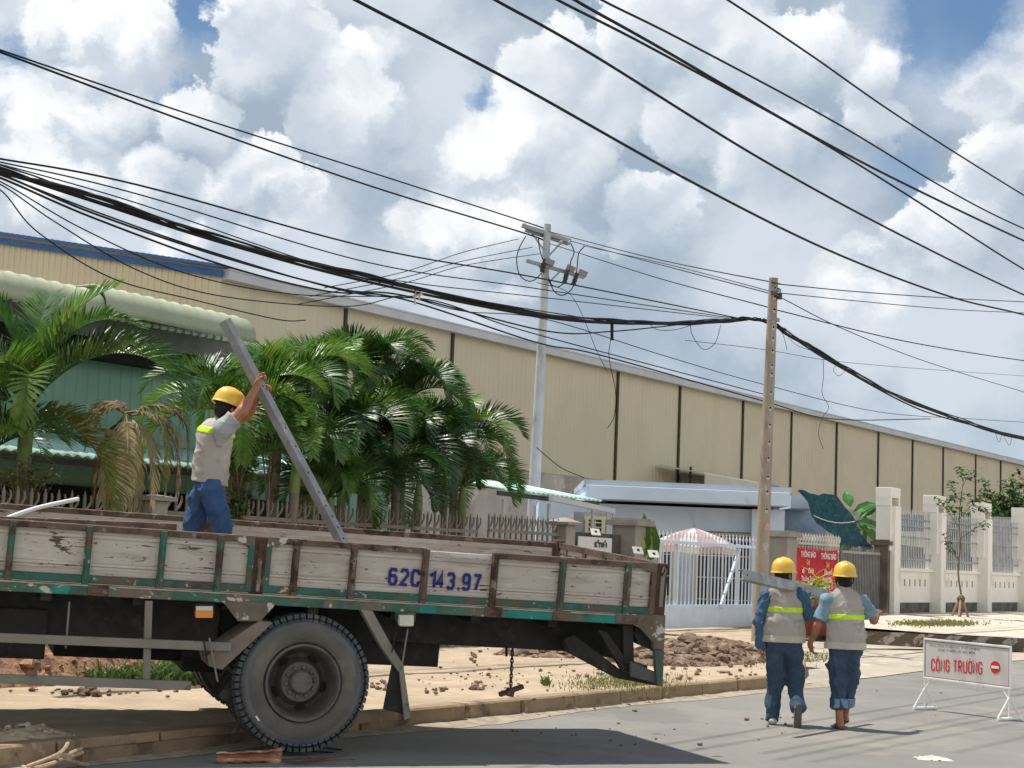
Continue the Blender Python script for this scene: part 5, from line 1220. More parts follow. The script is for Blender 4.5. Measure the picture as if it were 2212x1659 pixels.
def shrub(c, rx, rz, nb, label, seed, name='shrub', l=.10, w_=.045, mts=None, stem_to=.1, cat='shrub', dens=9, stem_r=.02, grp=None):
    rng = random.Random(seed); b = Vector((c.x, c.y, stem_to)); t = thing(name, label, cat, b, grp); mb = MB(); lf = MB()
    top = c
    mb.tube([b, b.lerp(c, .5)+Vector((rng.uniform(-.05, .05), 0, 0)), c], [stem_r, stem_r*.8, stem_r*.5], 6)
    for i in range(nb):
        d = rdir(rng, -.5, 1); e = c+Vector((d.x*rx, d.y*rx, d.z*rz))*rng.uniform(.45, 1); s_ = b.lerp(c, rng.uniform(.55, 1))
        mid_ = s_.lerp(e, .5)+ZA*.08*rz; mb.tube([s_, mid_, e], [stem_r*.4, stem_r*.3, .003], 4, cap=False)
        for j in range(dens):
            f = rng.uniform(.35, 1.05); p = s_.lerp(mid_, f*2) if f < .5 else mid_.lerp(e, min(1.1, f*2-1)); lf.cur = rng.choice([0, 0, 1])
            leafblade(lf, p, rdir(rng, -.35, .9), ZA, l*rng.uniform(.7, 1.2), w_*rng.uniform(.8, 1.1))
    mb.build('stem', mat('twig', (.16, .12, .08), .9, var=.2), t); lf.build('foliage', mts or [m_leaf, m_leafd], t); return t
# broad-leaved plants in the yard and by the fence
shrub(N(50, 1030, PN+.3), .75, .38, 46, 'olive small-leaved bush under the left palm', 61, l=.075, w_=.045, mts=[mat('olive_leaf', (.16, .18, .06), .6, var=.3, trans=.25), m_leaf], dens=14)
shrub(N(520, 985, PN+.75), .38, .75, 34, 'young frangipani-like tree with pale stems right of the worker', 62, name='small_tree', l=.20, w_=.085, cat='small tree', mts=[mat('pale_leaf', (.12, .22, .05), .5, var=.3, trans=.35), m_leaf], dens=6, stem_r=.03)
shrub(N(515, 1085, PN+.85), .30, .28, 20, 'broad-leaved plant beside the worker\'s knees', 63, name='plant', l=.2, w_=.08, cat='plant', dens=5)
shrub(N(590, 880, PN+.6), .40, .42, 18, 'light green broad-leaved shrub behind the raised beam', 64, l=.2, w_=.09, mts=[m_palm_y, m_leaf], dens=5)
# croton-like plant in front of the wide gate pillar
cp_ = N(1388, 1196, FN+.25); t = thing('croton_plant', 'upright green and cream broad-leaved plant in front of the wide gate pillar', 'plant', cp_-ZA*.9); lf = MB(); rng = random.Random(5)
for (dx, h_, w_, mi) in ((-14, .80, .30, 1), (-2, 1.0, .30, 0), (10, .86, .32, 0), (18, .66, .28, 0), (-8, .62, .26, 0), (3, .70, .28, 1), (22, .42, .24, 0)):
    p = N(1392+dx*.6, 1212, FN+.25); lf.cur = mi; leafblade(lf, p, Vector((dx*.012, -.1, 1)), Vector((0, -1, .2)), h_, w_, .12)
lf.build('leaves', [m_leaf, mat('cream_green_leaf', (.38, .46, .16), .5, var=.2, scale=9, trans=.25)], t)
mb = MB(); mb.tube([cp_-ZA*.9, cp_], .03, 6); mb.build('stem', mat('twig', (0, 0, 0)), t)
# banana plants beside the net
bn = N(1868, 1110, FN-1.2); t = thing('banana_plant', 'banana plant with wide torn leaves between the dark net and the white pillar', 'banana plant', Vector((bn.x, bn.y, .1))); lf = MB(); rng = random.Random(8)
for (px, py, dx, dz, l) in ((1832, 1092, -.15, 1, .5), (1840, 1110, .7, .55, 1.0), (1844, 1126, .9, .05, 1.2), (1850, 1130, .8, -.45, 1.6), (1855, 1120, .5, .5, .9), (1880, 1140, .6, -.6, 1.6), (1858, 1135, -.4, -.5, 1.4)):
    for kx in range(3): leafblade(lf, N(px+kx*3, py+kx*2, FN-1.2-kx*.1), Vector((dx, .2, dz)), Vector((-.3, -1, .5)), l, .26, .6)
lf.build('leaves', [mat('banana_leaf', (.07, .19, .05), .45, var=.25, scale=2, trans=.3)], t)
mb = MB(); mb.tube([Vector((bn.x, bn.y, .1)), bn], [.12, .07], 8); mb.build('trunk', m_shaft, t)
# background trees on the right
def tree(px, py, n_, rx, rz, label, seed, nb=70, l=.30, dens=34):
    c = N(px, py, n_); return shrub(c, rx, rz, nb, label, seed, name='tree', l=l, w_=l*.55, mts=[m_leafd, m_leaf], dens=dens, cat='tree', stem_r=.12, grp='trees behind the white fence')
tree(2190, 1120, FN-6, 2.6, 2.4, 'dark green tree behind the rightmost white pillar', 71)
tree(2290, 1090, FN-7, 3.0, 2.6, 'large tree partly cut off by the right edge', 72)
tree(2120, 1145, FN-3.5, 1.6, 1.2, 'low green tree behind the third white pillar', 73, nb=46)
tree(2048, 1165, FN-2.0, 1.5, 1.0, 'bushy green tree behind the bars left of the sapling stakes', 74, nb=40, l=.22)
# staked sapling
sb_ = Vector((0, 0, 0)); g0 = N(2073, 1358, -15.4); sb_ = Vector((g0.x, g0.y, .38))
YS = sb_.y
t = thing('sapling', 'young street tree with sparse leaves tied to three leaning stakes', 'sapling', sb_)
mb = MB(); tk_ = [sb_, P(2078, 1300, YS), P(2070, 1240, YS), P(2074, 1180, YS), P(2072, 1120, YS), P(2076, 1075, YS), P(2082, 1030, YS)]
mb.tube(curve(tk_, 4), [.035-.027*i/24 for i in range(25)], 7)
bl = [((2073, 1140), (2040, 1095), (2030, 1080)), ((2074, 1120), (2100, 1090), (2130, 1070)), ((2076, 1090), (2062, 1060), (2055, 1045)), ((2080, 1050), (2090, 1030), (2105, 1018)), ((2073, 1165), (2110, 1140), (2130, 1132)), ((2072, 1210), (2050, 1185), (2040, 1160)), ((2080, 1040), (2075, 1022), (2078, 1012)), ((2076, 1070), (2062, 1075), (2050, 1085)), ((2100, 1092), (2120, 1100), (2140, 1110))]
lf = MB(); rng = random.Random(17)
for br_p in bl:
    pp = [P(x, y, YS+rng.uniform(-.3, .3)) for x, y in br_p]; mb.tube(curve(pp, 4), .010, 4, cap=False)
    for j in range(26):
        f = rng.uniform(.3, 1.1); p = pp[0].lerp(pp[1], f*2) if f < .5 else pp[1].lerp(pp[2], f*2-1); p = p+rdir(rng)*.10; lf.cur = rng.choice([0, 0, 1]); leafblade(lf, p, rdir(rng, -.5, .6), ZA, rng.uniform(.14, .24), .08)
mb.build('trunk', mat('twig', (0, 0, 0)), t, smooth=True); lf.build('foliage', [m_leafd, m_leaf], t)
for (x, y, dy) in ((2054, 1352, .1), (2071, 1360, -.35), (2092, 1352, .3)):
    mb = MB(); e = P(x, y, YS+dy); e.z = .36; mb.tube([e, P(2076, 1285, YS)], .035, 7); mb.build('stake', mat('pale_stake', (.36, .27, .19), .9, var=.3, scale=5), t)
mb = MB(); mb.lathe(P(2076, 1292, YS)-ZA*.12, ZA, [(0, .05), (.03, .11), (.12, .12), (.2, .06)], 9); mb.build('binding', mat('jute', (.16, .11, .07), .95, var=.3), t)
# ground cover
def blades(fn, count, h, label, seed, mt, w_=.012, lean=.5, name='grass', cat='grass', base=None):
    rng = random.Random(seed); mb = MB(); first = None
    for i in range(count):
        p = fn(rng); 
        if p is None: continue
        first = first or p; hh = h*rng.uniform(.45, 1.15); d = Vector((rng.uniform(-lean, lean), rng.uniform(-lean, lean), 1)).normalized(); s_ = Vector((rng.uniform(-1, 1), rng.uniform(-1, 1), 0)).normalized()*w_
        m1 = p+d*hh*.55; e = m1+(d+Vector((d.x, d.y, -.35))*.9).normalized()*hh*.5
        q0 = len(mb.v); mb.v += [p-s_, p+s_, m1+s_*.8, m1-s_*.8, e]; mb.f += [(q0, q0+1, q0+2, q0+3), (q0+3, q0+2, q0+4)]; mb.mi += [0, 0]
    o = mb.build(name, mt, loc=first); return tag(o, label, cat, kind='stuff')
def patch(px0, px1, py0, py1, z, soft=True):
    def f(rng):
        x = rng.gauss((px0+px1)/2, (px1-px0)/4.2) if soft else rng.uniform(px0, px1); y = rng.gauss((py0+py1)/2, (py1-py0)/4.5) if soft else rng.uniform(py0, py1)
        return G(x, y, z)
    return f
blades(patch(175, 520, 1400, 1482, .16, False), 5200, .23, 'green weeds on the pavement seen under the truck, left of the rear wheel', 81, m_grass, .014, .8, name='weeds', cat='weeds')
blades(patch(230, 500, 1385, 1440, .16), 2200, .30, 'taller weeds along the foot of the fence under the truck', 82, m_grass, .016, .8, name='weeds', cat='weeds')
blades(patch(1215, 1490, 1455, 1500, .15), 1500, .06, 'short dry grass on the kerb below the truck tail', 83, m_drygrass, .006)
blades(patch(1560, 1800, 1408, 1436, .16), 1100, .07, 'grass strip on the pavement corner behind the two workers', 84, m_drygrass, .008)
blades(patch(1935, 2115, 1342, 1354, .38), 1500, .09, 'grass patch around the staked sapling', 85, m_drygrass, .014)
blades(patch(835, 965, 1390, 1400, .16), 500, .07, 'thin grass under the middle of the truck bed', 86, m_grass, .01)
blades(patch(1170, 1190, 1472, 1484, .16), 60, .09, 'small green weed on the kerb behind the chain', 87, m_grass, .012, name='weeds', cat='weeds')
# ================================================================ people (smooth distance-field bodies)
def _v(x): return np.array(tuple(x), dtype=np.float32)
class SDF:
    """list of rounded cones / ellipsoids blended together, meshed by surface nets"""
    def __init__(s): s.pr = []
    def cone(s, a, b, r1, r2, k=.03, sq=None): s.pr.append(('c', _v(a), _v(b), r1, r2, k, sq)); return s
    def chain(s, pts, rs, k=.03, sq=None):
        for i in range(len(pts)-1): s.cone(pts[i], pts[i+1], rs[i], rs[i+1], k, sq)
        return s
    def ell(s, c, ax, rad, k=.02): s.pr.append(('e', _v(c), [_v(a) for a in ax], rad, k)); return s
    def mesh(s, h=.008, cuts=(), fold=None, grow=0):
        lo = np.min([np.minimum(p[1], p[2])-max(p[3], p[4])*1.35 if p[0] == 'c' else p[1]-max(p[3]) for p in s.pr], 0)-.04-grow
        hi = np.max([np.maximum(p[1], p[2])+max(p[3], p[4])*1.35 if p[0] == 'c' else p[1]+max(p[3]) for p in s.pr], 0)+.04+grow
        n = np.ceil((hi-lo)/h).astype(int)+1
        gx, gy, gz = [lo[i]+h*np.arange(n[i], dtype=np.float32) for i in range(3)]
        F = np.full(n, .2, dtype=np.float32)
        for p in s.pr:
            k = p[5] if p[0] == 'c' else p[4]
            if p[0] == 'c': m = max(p[3], p[4])*1.35+k+.06+grow; l_ = np.minimum(p[1], p[2])-m; h_ = np.maximum(p[1], p[2])+m
            else: m = max(p[3])+k+.06+grow; l_ = p[1]-m; h_ = p[1]+m
            i0 = np.maximum(0, ((l_-lo)/h).astype(int)); i1 = np.minimum(n, ((h_-lo)/h).astype(int)+2)
            X, Y, Z = np.meshgrid(gx[i0[0]:i1[0]], gy[i0[1]:i1[1]], gz[i0[2]:i1[2]], indexing='ij')
            Q_ = np.stack([X, Y, Z], -1)
            if p[0] == 'c':
                a, b = p[1], p[2]; pa = Q_-a; ba = b-a
                if p[6] is not None:
                    ax, f = _v(p[6][0]), p[6][1]; pa = pa+ax*((pa@ax)*(1/f-1))[..., None]; ba = ba+ax*(ba@ax)*(1/f-1)
                t = np.clip((pa@ba)/max(1e-9, float(ba@ba)), 0, 1)
                d = np.linalg.norm(pa-ba*t[..., None], axis=-1)-(p[3]+(p[4]-p[3])*t)
            else:
                q_ = Q_-p[1]; e = [(q_@a)/r for a, r in zip(p[2], p[3])]
                L = np.sqrt(e[0]**2+e[1]**2+e[2]**2)+1e-6; d = (L-1)*min(p[3])*(.5+.5/ np.maximum(L, .3))
            sub = F[i0[0]:i1[0], i0[1]:i1[1], i0[2]:i1[2]]
            hh = np.maximum(k-np.abs(sub-d), 0)/k
            F[i0[0]:i1[0], i0[1]:i1[1], i0[2]:i1[2]] = np.minimum(sub, d)-hh*hh*k*.25
        X, Y, Z = np.meshgrid(gx, gy, gz, indexing='ij')
        F = F-grow
        if fold is not None: F = F + fold(X, Y, Z)
        for (c, nn_) in cuts:
            c = _v(c); nn_ = _v(nn_); F = np.maximum(F, (X-c[0])*nn_[0]+(Y-c[1])*nn_[1]+(Z-c[2])*nn_[2])
        return surf(F, lo, h)
def surf(F, lo, h):
    S = F < 0
    c = S[:-1, :-1, :-1].astype(np.int8)
    for i in (0, 1):
        for j in (0, 1):
            for k_ in (0, 1):
                if i+j+k_: c = c+S[i:S.shape[0]-1+i, j:S.shape[1]-1+j, k_:S.shape[2]-1+k_]
    act = (c > 0) & (c < 8); idx = np.full(act.shape, -1, dtype=np.int64); ii = np.argwhere(act); idx[act] = np.arange(len(ii))
    acc = np.zeros((len(ii), 3)); cnt = np.zeros(len(ii))
    cor = [(i, j, k_) for i in (0, 1) for j in (0, 1) for k_ in (0, 1)]
    for a in cor:
        for b in cor:
            if sum(b)-sum(a) == 1 and all(y >= x for x, y in zip(a, b)):
                fa = F[ii[:, 0]+a[0], ii[:, 1]+a[1], ii[:, 2]+a[2]]; fb = F[ii[:, 0]+b[0], ii[:, 1]+b[1], ii[:, 2]+b[2]]
                m_ = (fa < 0) != (fb < 0); t = np.where(m_, fa/(fa-fb+1e-12), 0)[:, None]
                pt_ = np.array(a)+(np.array(b)-np.array(a))*t; acc += pt_*m_[:, None]; cnt += m_
    V = (ii+acc/cnt[:, None])*h+np.array(lo)
    Q_ = []
    for ax in range(3):
        sh = [slice(None)]*3; s1 = [slice(None)]*3; sh[ax] = slice(0, -1); s1[ax] = slice(1, None)
        cr = S[tuple(sh)] != S[tuple(s1)]; e = np.argwhere(cr); o1, o2 = [(1, 2), (2, 0), (0, 1)][ax]
        ok = (e[:, o1] > 0) & (e[:, o2] > 0) & (e[:, o1] < F.shape[o1]-1) & (e[:, o2] < F.shape[o2]-1); e = e[ok]
        def at(d1, d2):
            q_ = e.copy(); q_[:, o1] -= d1; q_[:, o2] -= d2; return idx[q_[:, 0], q_[:, 1], q_[:, 2]]
        f = np.stack([at(1, 1), at(0, 1), at(0, 0), at(1, 0)], 1)
        flip = ~S[e[:, 0], e[:, 1], e[:, 2]]; f[flip] = f[flip][:, ::-1]; Q_.append(f)
    return V, np.concatenate(Q_)
def sdf_obj(name, VF, mt, parent, smooth=1):
    V, Q_ = VF
    for _ in range(smooth):           # relax a little
        A = np.zeros_like(V); C_ = np.zeros(len(V))
        for a, b in ((0, 1), (1, 2), (2, 3), (3, 0)):
            np.add.at(A, Q_[:, a], V[Q_[:, b]]); np.add.at(A, Q_[:, b], V[Q_[:, a]]); np.add.at(C_, Q_[:, a], 1); np.add.at(C_, Q_[:, b], 1)
        V = V*.4+(A/np.maximum(C_, 1)[:, None])*.6
    off = np.array(parent['_o']); me = bpy.data.meshes.new(name); V = V-off
    me.vertices.add(len(V)); me.vertices.foreach_set('co', V.astype(np.float32).ravel())
    me.loops.add(len(Q_)*4); me.loops.foreach_set('vertex_index', Q_.astype(np.int32).ravel())
    me.polygons.add(len(Q_)); me.polygons.foreach_set('loop_start', np.arange(0, len(Q_)*4, 4, dtype=np.int32))
    me.update(calc_edges=True); me.validate(); me.materials.append(mt)
    me.polygons.foreach_set('use_smooth', [True]*len(me.polygons))
    o = bpy.data.objects.new(name, me); sc.collection.objects.link(o); o.parent = parent; o['_o'] = parent['_o']; return o
def folds(amp, seed, fr=18, vert=.45, ax=None):
    """long creases in patches; vert>0.7 gives mostly horizontal creases, small values give upright ones"""
    rg = np.random.RandomState(seed); sc3 = np.array([1, 1, vert]) if vert < .7 else np.array([.55, .55, 1.25*vert])
    ws = [(rg.randn(3)*sc3, rg.rand()*6.28, m_) for m_ in (1, 1.45, 2.1)]; w2 = [(rg.randn(3), rg.rand()*6.28) for _ in range(4)]
    def f(X, Y, Z):
        X = X.astype(np.float32); wp = sum(np.sin((X*a[0]+Y*a[1]+Z*a[2])*fr*.45+ph) for a, ph in w2)*.55
        r_ = 0
        for i, (a, ph, m_) in enumerate(ws):
            a = a/np.linalg.norm(a); b, p2 = w2[i]; gate = .5+.5*np.sin((X*b[1]+Y*b[2]+Z*b[0])*fr*.35+p2)
            s_ = .5+.5*np.sin((X*a[0]+Y*a[1]+Z*a[2])*fr*m_+ph+wp); r_ = r_ + (s_**1.6)*gate/m_**.8
        cr = 0
        for i, (a, ph, m_) in enumerate(ws):
            a = np.roll(a, 1)*sc3; a = a/np.linalg.norm(a); cr = cr + (1-np.abs(np.sin((X*a[0]+Y*a[1]+Z*a[2])*fr*.95*m_+ph*2+wp*1.6)))**3.0/m_**.5
        return (.55-r_)*amp*1.25 - (cr-.5)*amp*.75
    return f
def folds_(*a): return folds(*a)
m_skin = mat('tanned_skin', (.36, .155, .085), .5, var=.10, scale=12, spec=.35)
m_hair = mat('black_hair', (.012, .010, .009), .6, var=.3, scale=30, bump=.4, bscale=80)
m_helm = mat('yellow_helmet', (.74, .46, .05), .38, var=.07, scale=5, spec=.5)
m_vest = mat('beige_vest', (.40, .365, .32), .85, var=.07, scale=5, layers=[((.52, .50, .40), 5, .60, .08), ((.30, .275, .25), 6, .60, .06)], bump=.2, bscale=60)
m_band = mat('lime_band', (.55, .80, .02), .45, var=.12, scale=25)
m_jean = mat('denim_trousers', (.040, .068, .112), .9, var=.14, scale=7, layers=[((.075, .12, .19), 5, .60, .14, (1, 1, .6), .7)], bump=.35, bscale=45)
m_shirtb = mat('denim_shirt', (.055, .115, .20), .85, var=.22, scale=5, layers=[((.09, .16, .25), 5, .60, .12, (1, 1, 1), .7)], bump=.2)
m_shirtl = mat('light_blue_shirt', (.17, .26, .34), .85, var=.15, scale=5, layers=[((.30, .39, .46), 4, .60, .10)])
m_shirtg = mat('grey_shirt', (.34, .345, .355), .85, var=.10, scale=5)
m_sole = mat('sole_rubber', (.10, .09, .085), .8, var=.2); m_shoew = mat('pale_shoe', (.45, .44, .42), .7)
def hand(sd, wrist, d, palm_n, side_, L=.175, curl=(.9, 1.0, 1.1, 1.2), thumb=1, spread=.12, rs=1.0):
    """palm plus five separate fingers. d: wrist->knuckles, palm_n: palm normal, side_: towards the thumb"""
    d = d.normalized(); side_ = (side_-d*side_.dot(d)).normalized(); pn = d.cross(side_).normalized(); pn = pn if pn.dot(palm_n) > 0 else -pn
    sd.cone(wrist, wrist+d*L*.20, .024*rs, .027*rs, .02)
    kn = []
    for i in range(4):
        o = side_*(.031-.0205*i)*rs*1.05; k0 = wrist+d*(L*(.50-.02*abs(i-1)))+o; kn.append(k0)
        sd.cone(wrist+d*L*.12+o*.7, k0, .0155*rs, .0125*rs, .018)
    for i in range(4):
        ln = L*[.40, .45, .42, .33][i]; p = kn[i]; ang = 0; rr = [.0098, .0100, .0096, .0084][i]*rs
        for j, f in enumerate((.42, .32, .26)):
            ang += curl[i]*[.75, 1.0, .7][j]; dv = d*math.cos(ang)+pn*math.sin(ang)+side_*(spread*(1.5-i)*.4); q_ = p+dv.normalized()*ln*f
            sd.cone(p, q_, rr*(1-.08*j), rr*(.92-.08*j), .004); p = q_
    t0 = wrist+d*L*.14+side_*.026*rs; t1 = t0+(d*.55+side_*.75+pn*.35*thumb).normalized()*L*.24; t2 = t1+(d*.85+side_*.15+pn*.65*thumb).normalized()*L*.17; t3 = t2+(d*.8-side_*.1+pn*.7*thumb).normalized()*L*.13
    sd.cone(t0, t1, .0165*rs, .0125*rs, .012).cone(t1, t2, .0118*rs, .0108*rs, .004).cone(t2, t3, .0105*rs, .0085*rs, .004)
def head_sdf(sd, c, f, u, hs=1.0):
    """c: head centre, f: facing, u: up"""
    u = u.normalized(); f = (f-u*f.dot(u)).normalized(); r_ = f.cross(u)
    ax = (r_, f, u)
    def at(x, y, z): return c + r_*x*hs + f*y*hs + u*z*hs
    sd.ell(at(0, -.01, .035), ax, (.076*hs, .096*hs, .085*hs), .02)
    sd.ell(at(0, .025, -.035), ax, (.060*hs, .068*hs, .080*hs), .03)
    sd.ell(at(0, .055, -.09), ax, (.030*hs, .030*hs, .022*hs), .025)
    sd.cone(at(0, .088, .012), at(0, .108, -.022), .010*hs, .0145*hs, .012)         # nose
    for s_ in (-1, 1):
        sd.ell(at(s_*.032, .083, .014), ax, (.013*hs, .010*hs, .009*hs), .006)     # eyelids
        sd.ell(at(s_*.034, .082, .034), ax, (.020*hs, .010*hs, .006*hs), .010)     # brow
        sd.ell(at(s_*.078, -.002, -.008), ax, (.008*hs, .018*hs, .030*hs), .006)   # ear
        sd.ell(at(s_*.045, .06, -.025), ax, (.02*hs, .02*hs, .02*hs), .02)
    sd.ell(at(0, .090, -.052), ax, (.024*hs, .009*hs, .006*hs), .006); sd.ell(at(0, .088, -.063), ax, (.020*hs, .009*hs, .006*hs), .006)
    return at
def helmet(parent, c, f, u, s_=1.0, label=None):
    u = u.normalized(); f = (f-u*f.dot(u)).normalized(); r_ = f.cross(u); mb = MB(); seg = 48
    prof = [(0, 1.04), (.012, 1.03), (.03, 1.0), (.06, .965), (.09, .88), (.115, .72), (.132, .50), (.142, .26), (.146, .0)]
    rows = []
    for h_, rr in prof:
        row = []
        for i in range(seg):
            a = 2*math.pi*i/seg; x = math.cos(a)*.118*rr; y = math.sin(a)*.142*rr
            z = h_; rg = max(0, 1-abs(x)/.016) + max(0, 1-abs(abs(x)-.035)/.010)*.7
            z += .007*rg*(1 if h_ > .04 else 0)*(1 if y < .12 else .3)
            row.append(c+(r_*x+f*y+u*z)*s_)
        rows.append(row)
    brim = []
    for i in range(seg):
        a = 2*math.pi*i/seg; fr = max(0, math.sin(a))**2; x = math.cos(a)*(.130); y = math.sin(a)*(.156+.045*fr)
        brim.append(c+(r_*x+f*y+u*(-.010-.008*fr))*s_)
    inner = [c+(r_*(math.cos(2*math.pi*i/seg)*.110)+f*(math.sin(2*math.pi*i/seg)*.134)+u*(-.006))*s_ for i in range(seg)]
    allr = [inner, [p-u*.004*s_ for p in brim], brim]+rows
    for r1 in allr: mb.v += r1
    for j in range(len(allr)-1):
        for i in range(seg): k_ = (i+1) % seg; mb.f.append((j*seg+i, j*seg+k_, (j+1)*seg+k_, (j+1)*seg+i)); mb.mi.append(0)
    o = mb.build('helmet', m_helm, parent, smooth=True); return o
def hair_obj(parent, c, f, u, mt=m_hair, low=-.075, name='hair', s_=1.0):
    u = u.normalized(); f = (f-u*f.dot(u)).normalized(); r_ = f.cross(u); sd = SDF(); ax = (r_, f, u)
    sd.ell(c-f*.014*s_+u*.03*s_, ax, (.083*s_, .100*s_, .088*s_), .02); sd.ell(c-f*.035*s_-u*.035*s_, ax, (.072*s_, .072*s_, .06*s_), .03)
    return sdf_obj(name, sd.mesh(.008, cuts=[(c+f*.050, f+u*-.25), (c+u*low, -u)], fold=folds(.002, 3, 60, 1)), mt, parent)
def vest_obj(parent, tors, u, up0, up1, band_c, seed, arm_cuts, mt=m_vest):
    pass

def worker_walk(px, py, Y, head_px, H, label, kind):
    """two workers walking away from the camera"""
    g = P(px, py, Y); g.z = 0
    s_ = H/1.70
    r_ = Vector((1, 0, 0)); f = Vector((.06, 1, 0)).normalized() if kind == 1 else Vector((-.06, 1, 0)).normalized(); r_ = f.cross(ZA)
    t = thing('person', label, 'person', g)
    def at(x, y, z): return g + r_*(x*s_) + f*(y*s_) + ZA*(z*s_)
    lean = (.0, .02) if kind == 2 else (.03, .03)
    sx = head_px                               # sideways offset of the head from the feet
    pel = at(sx*.5, 0, .90); chest = at(sx*.8, lean[1], 1.22); neck = at(sx*.95, lean[1]+.02, 1.43)
    hc = at(sx, lean[1]+.035, 1.565)
    hf = (f*.75+r_*.66).normalized() if kind == 1 else (f+r_*.05).normalized()
    if kind == 1:
        hipL, kneL, ankL = at(sx*.5-.085, 0, .86), at(-.085, .05, .47), at(-.115, -.02, .075)
        hipR, kneR, ankR = at(sx*.5+.085, 0, .86), at(.13, .07, .45), at(.115, -.28, .20)
        shL, elL, wrL = at(sx*.9-.185, .02, 1.34), at(sx*.9-.262, -.02, 1.07), at(sx*.9-.235, .03, .83)
        shR, elR, wrR = at(sx*.9+.175, .03, 1.36), at(sx*.9+.275, .10, 1.15), at(sx*.9+.245, .20, 1.36)
    else:
        hipL, kneL, ankL = at(sx*.5-.075, 0, .86), at(-.055, .04, .46), at(-.055, -.05, .085)
        hipR, kneR, ankR = at(sx*.5+.08, 0, .86), at(.075, .09, .46), at(.055, .16, .11)
        shL, elL, wrL = at(sx*.9-.185, .02, 1.33), at(sx*.9-.285, .03, 1.07), at(sx*.9-.335, .16, .86)
        shR, elR, wrR = at(sx*.9+.185, .02, 1.33), at(sx*.9+.335, .09, 1.14), at(sx*.9+.425, .26, 1.22)
    # skin body
    sd = SDF(); SQ = (f, .66)
    sd.chain([pel, at(sx*.6, 0, 1.05), chest, neck-ZA*.04], [.125, .118, .135, .07], .06, SQ); sd.cone(neck-ZA*.07, hc-ZA*.06, .055, .052, .03)
    sd.chain([shL, neck-ZA*.06, shR], [.055, .06, .055], .05)
    head_sdf(sd, hc, hf, ZA, .98*s_)
    sd.chain([shL, elL, wrL], [.050, .038, .026], .02); sd.chain([shR, elR, wrR], [.050, .038, .026], .02)
    sd.cone(elL, elL.lerp(wrL, .35), .038, .041, .02); sd.cone(elR, elR.lerp(wrR, .35), .038, .041, .02)
    sd.chain([hipL, kneL, ankL], [.09, .056, .036], .03); sd.chain([hipR, kneR, ankR], [.09, .056, .036], .03)
    if kind == 1:
        hand(sd, wrL, (-ZA+f*.15+r_*.05), r_, f, curl=(.25, .3, .35, .4))
        hand(sd, wrR, (ZA*.85+f*.25-r_*.12), -r_*.7-f*.3, -r_*.6-f*.8, curl=(1.0, 1.1, 1.2, 1.2))
    else:
        hand(sd, wrL, (-ZA*.75+f*.30+r_*.3), r_-f*.2, f, curl=(.45, .5, .6, .65))
        hand(sd, wrR, (ZA*.15+f*.9+r_*.35), -ZA-r_*.2, -r_, curl=(.8, .9, 1., 1.))
    for (an, s__, fd, foot) in ((ankL, -1, f, 0), (ankR, 1, f, 1)):
        if kind == 1: continue
        tip = an+fd*.15-ZA*(.055 if foot == 0 else .07); heel = an-fd*.03-ZA*.045
        if foot == 1: tip = an+fd*.10-ZA*.085; heel = an-fd*.05+ZA*.0-ZA*.03
        sd.cone(heel, tip, .032, .024, .03, (ZA, .8)); sd.cone(an, heel, .036, .032, .02)
        for q_ in range(5):
            o = r_*(s__*(-.026+.0125*q_)); sd.cone(tip+o-fd*.01, tip+o+fd*(.035-.005*q_), .010, .0085-.0006*q_, .006)
    sdf_obj('body', sd.mesh(.0075), m_skin, t, 2)
    hair_obj(t, hc, hf, ZA, s_=s_, low=-.085)
    hb = helmet(t, hc+ZA*.045*s_-hf*.008, hf, (ZA-hf*.05), 1.0*s_)
    mb = MB(); rr = hf.cross(ZA)
    for q_ in (-1, 1): mb.tube(curve([hc+rr*q_*.095+ZA*.04, hc+rr*q_*.088-ZA*.03+hf*.01, hc+rr*q_*.05-ZA*.095+hf*.05, hc-ZA*.115+hf*.07], 4), .005, 5, cap=False)
    mb.build('chin_strap', m_hair, t)
    # trousers
    tz = SDF(); BG = 1.0
    tz.chain([pel-ZA*.0, at(sx*.55, 0, 1.02)], [.155, .135], .04, (f, .70))
    tz.chain([hipL, kneL, ankL+ZA*.01], [.108, .088, .080], .035); tz.chain([hipR, kneR, ankR+ZA*.01], [.108, .088, .080], .035)
    if kind == 1: lo = [(at(0, 0, .025), -ZA)]
    else: lo = []
    for q_, (kn, s__) in enumerate(((kneL, -1), (kneR, 1))):            # cargo pockets
        tz.ell(kn.lerp((hipL, hipR)[q_], .28)+r_*s__*.075*s_, (r_, f, ZA), (.035, .065, .085), .015)
    sh_ = (lambda b: b)
    tz2 = tz.mesh(.008, cuts=[(at(0, 0, .905), ZA)]+lo, fold=folds(.016, 7+kind, 17, .9))
    if kind == 2:
        # cut at rolled cuffs
        V, Qd = tz2
        tz2 = tz.mesh(.008, cuts=[(at(0, 0, .905), ZA), (at(0, 0, .205), -ZA)], fold=folds(.016, 9, 19, .9))
        for an, kn in ((ankL, kneL), (ankR, kneR)):
            cf = SDF(); d = (kn-an).normalized(); cf.cone(an+d*.10, an+d*.21, .086, .090, .01); 
            sdf_obj('rolled_cuff', cf.mesh(.007, cuts=[(an+d*.115, -d), (an+d*.21, d)], fold=folds(.005, 3, 30, .6)), mat('pale_denim', (.17, .26, .38), .85, var=.2, scale=8), t)
    tro = sdf_obj('trousers', tz2, m_jean, t)
    # sleeves / shirt
    sh = SDF(); 
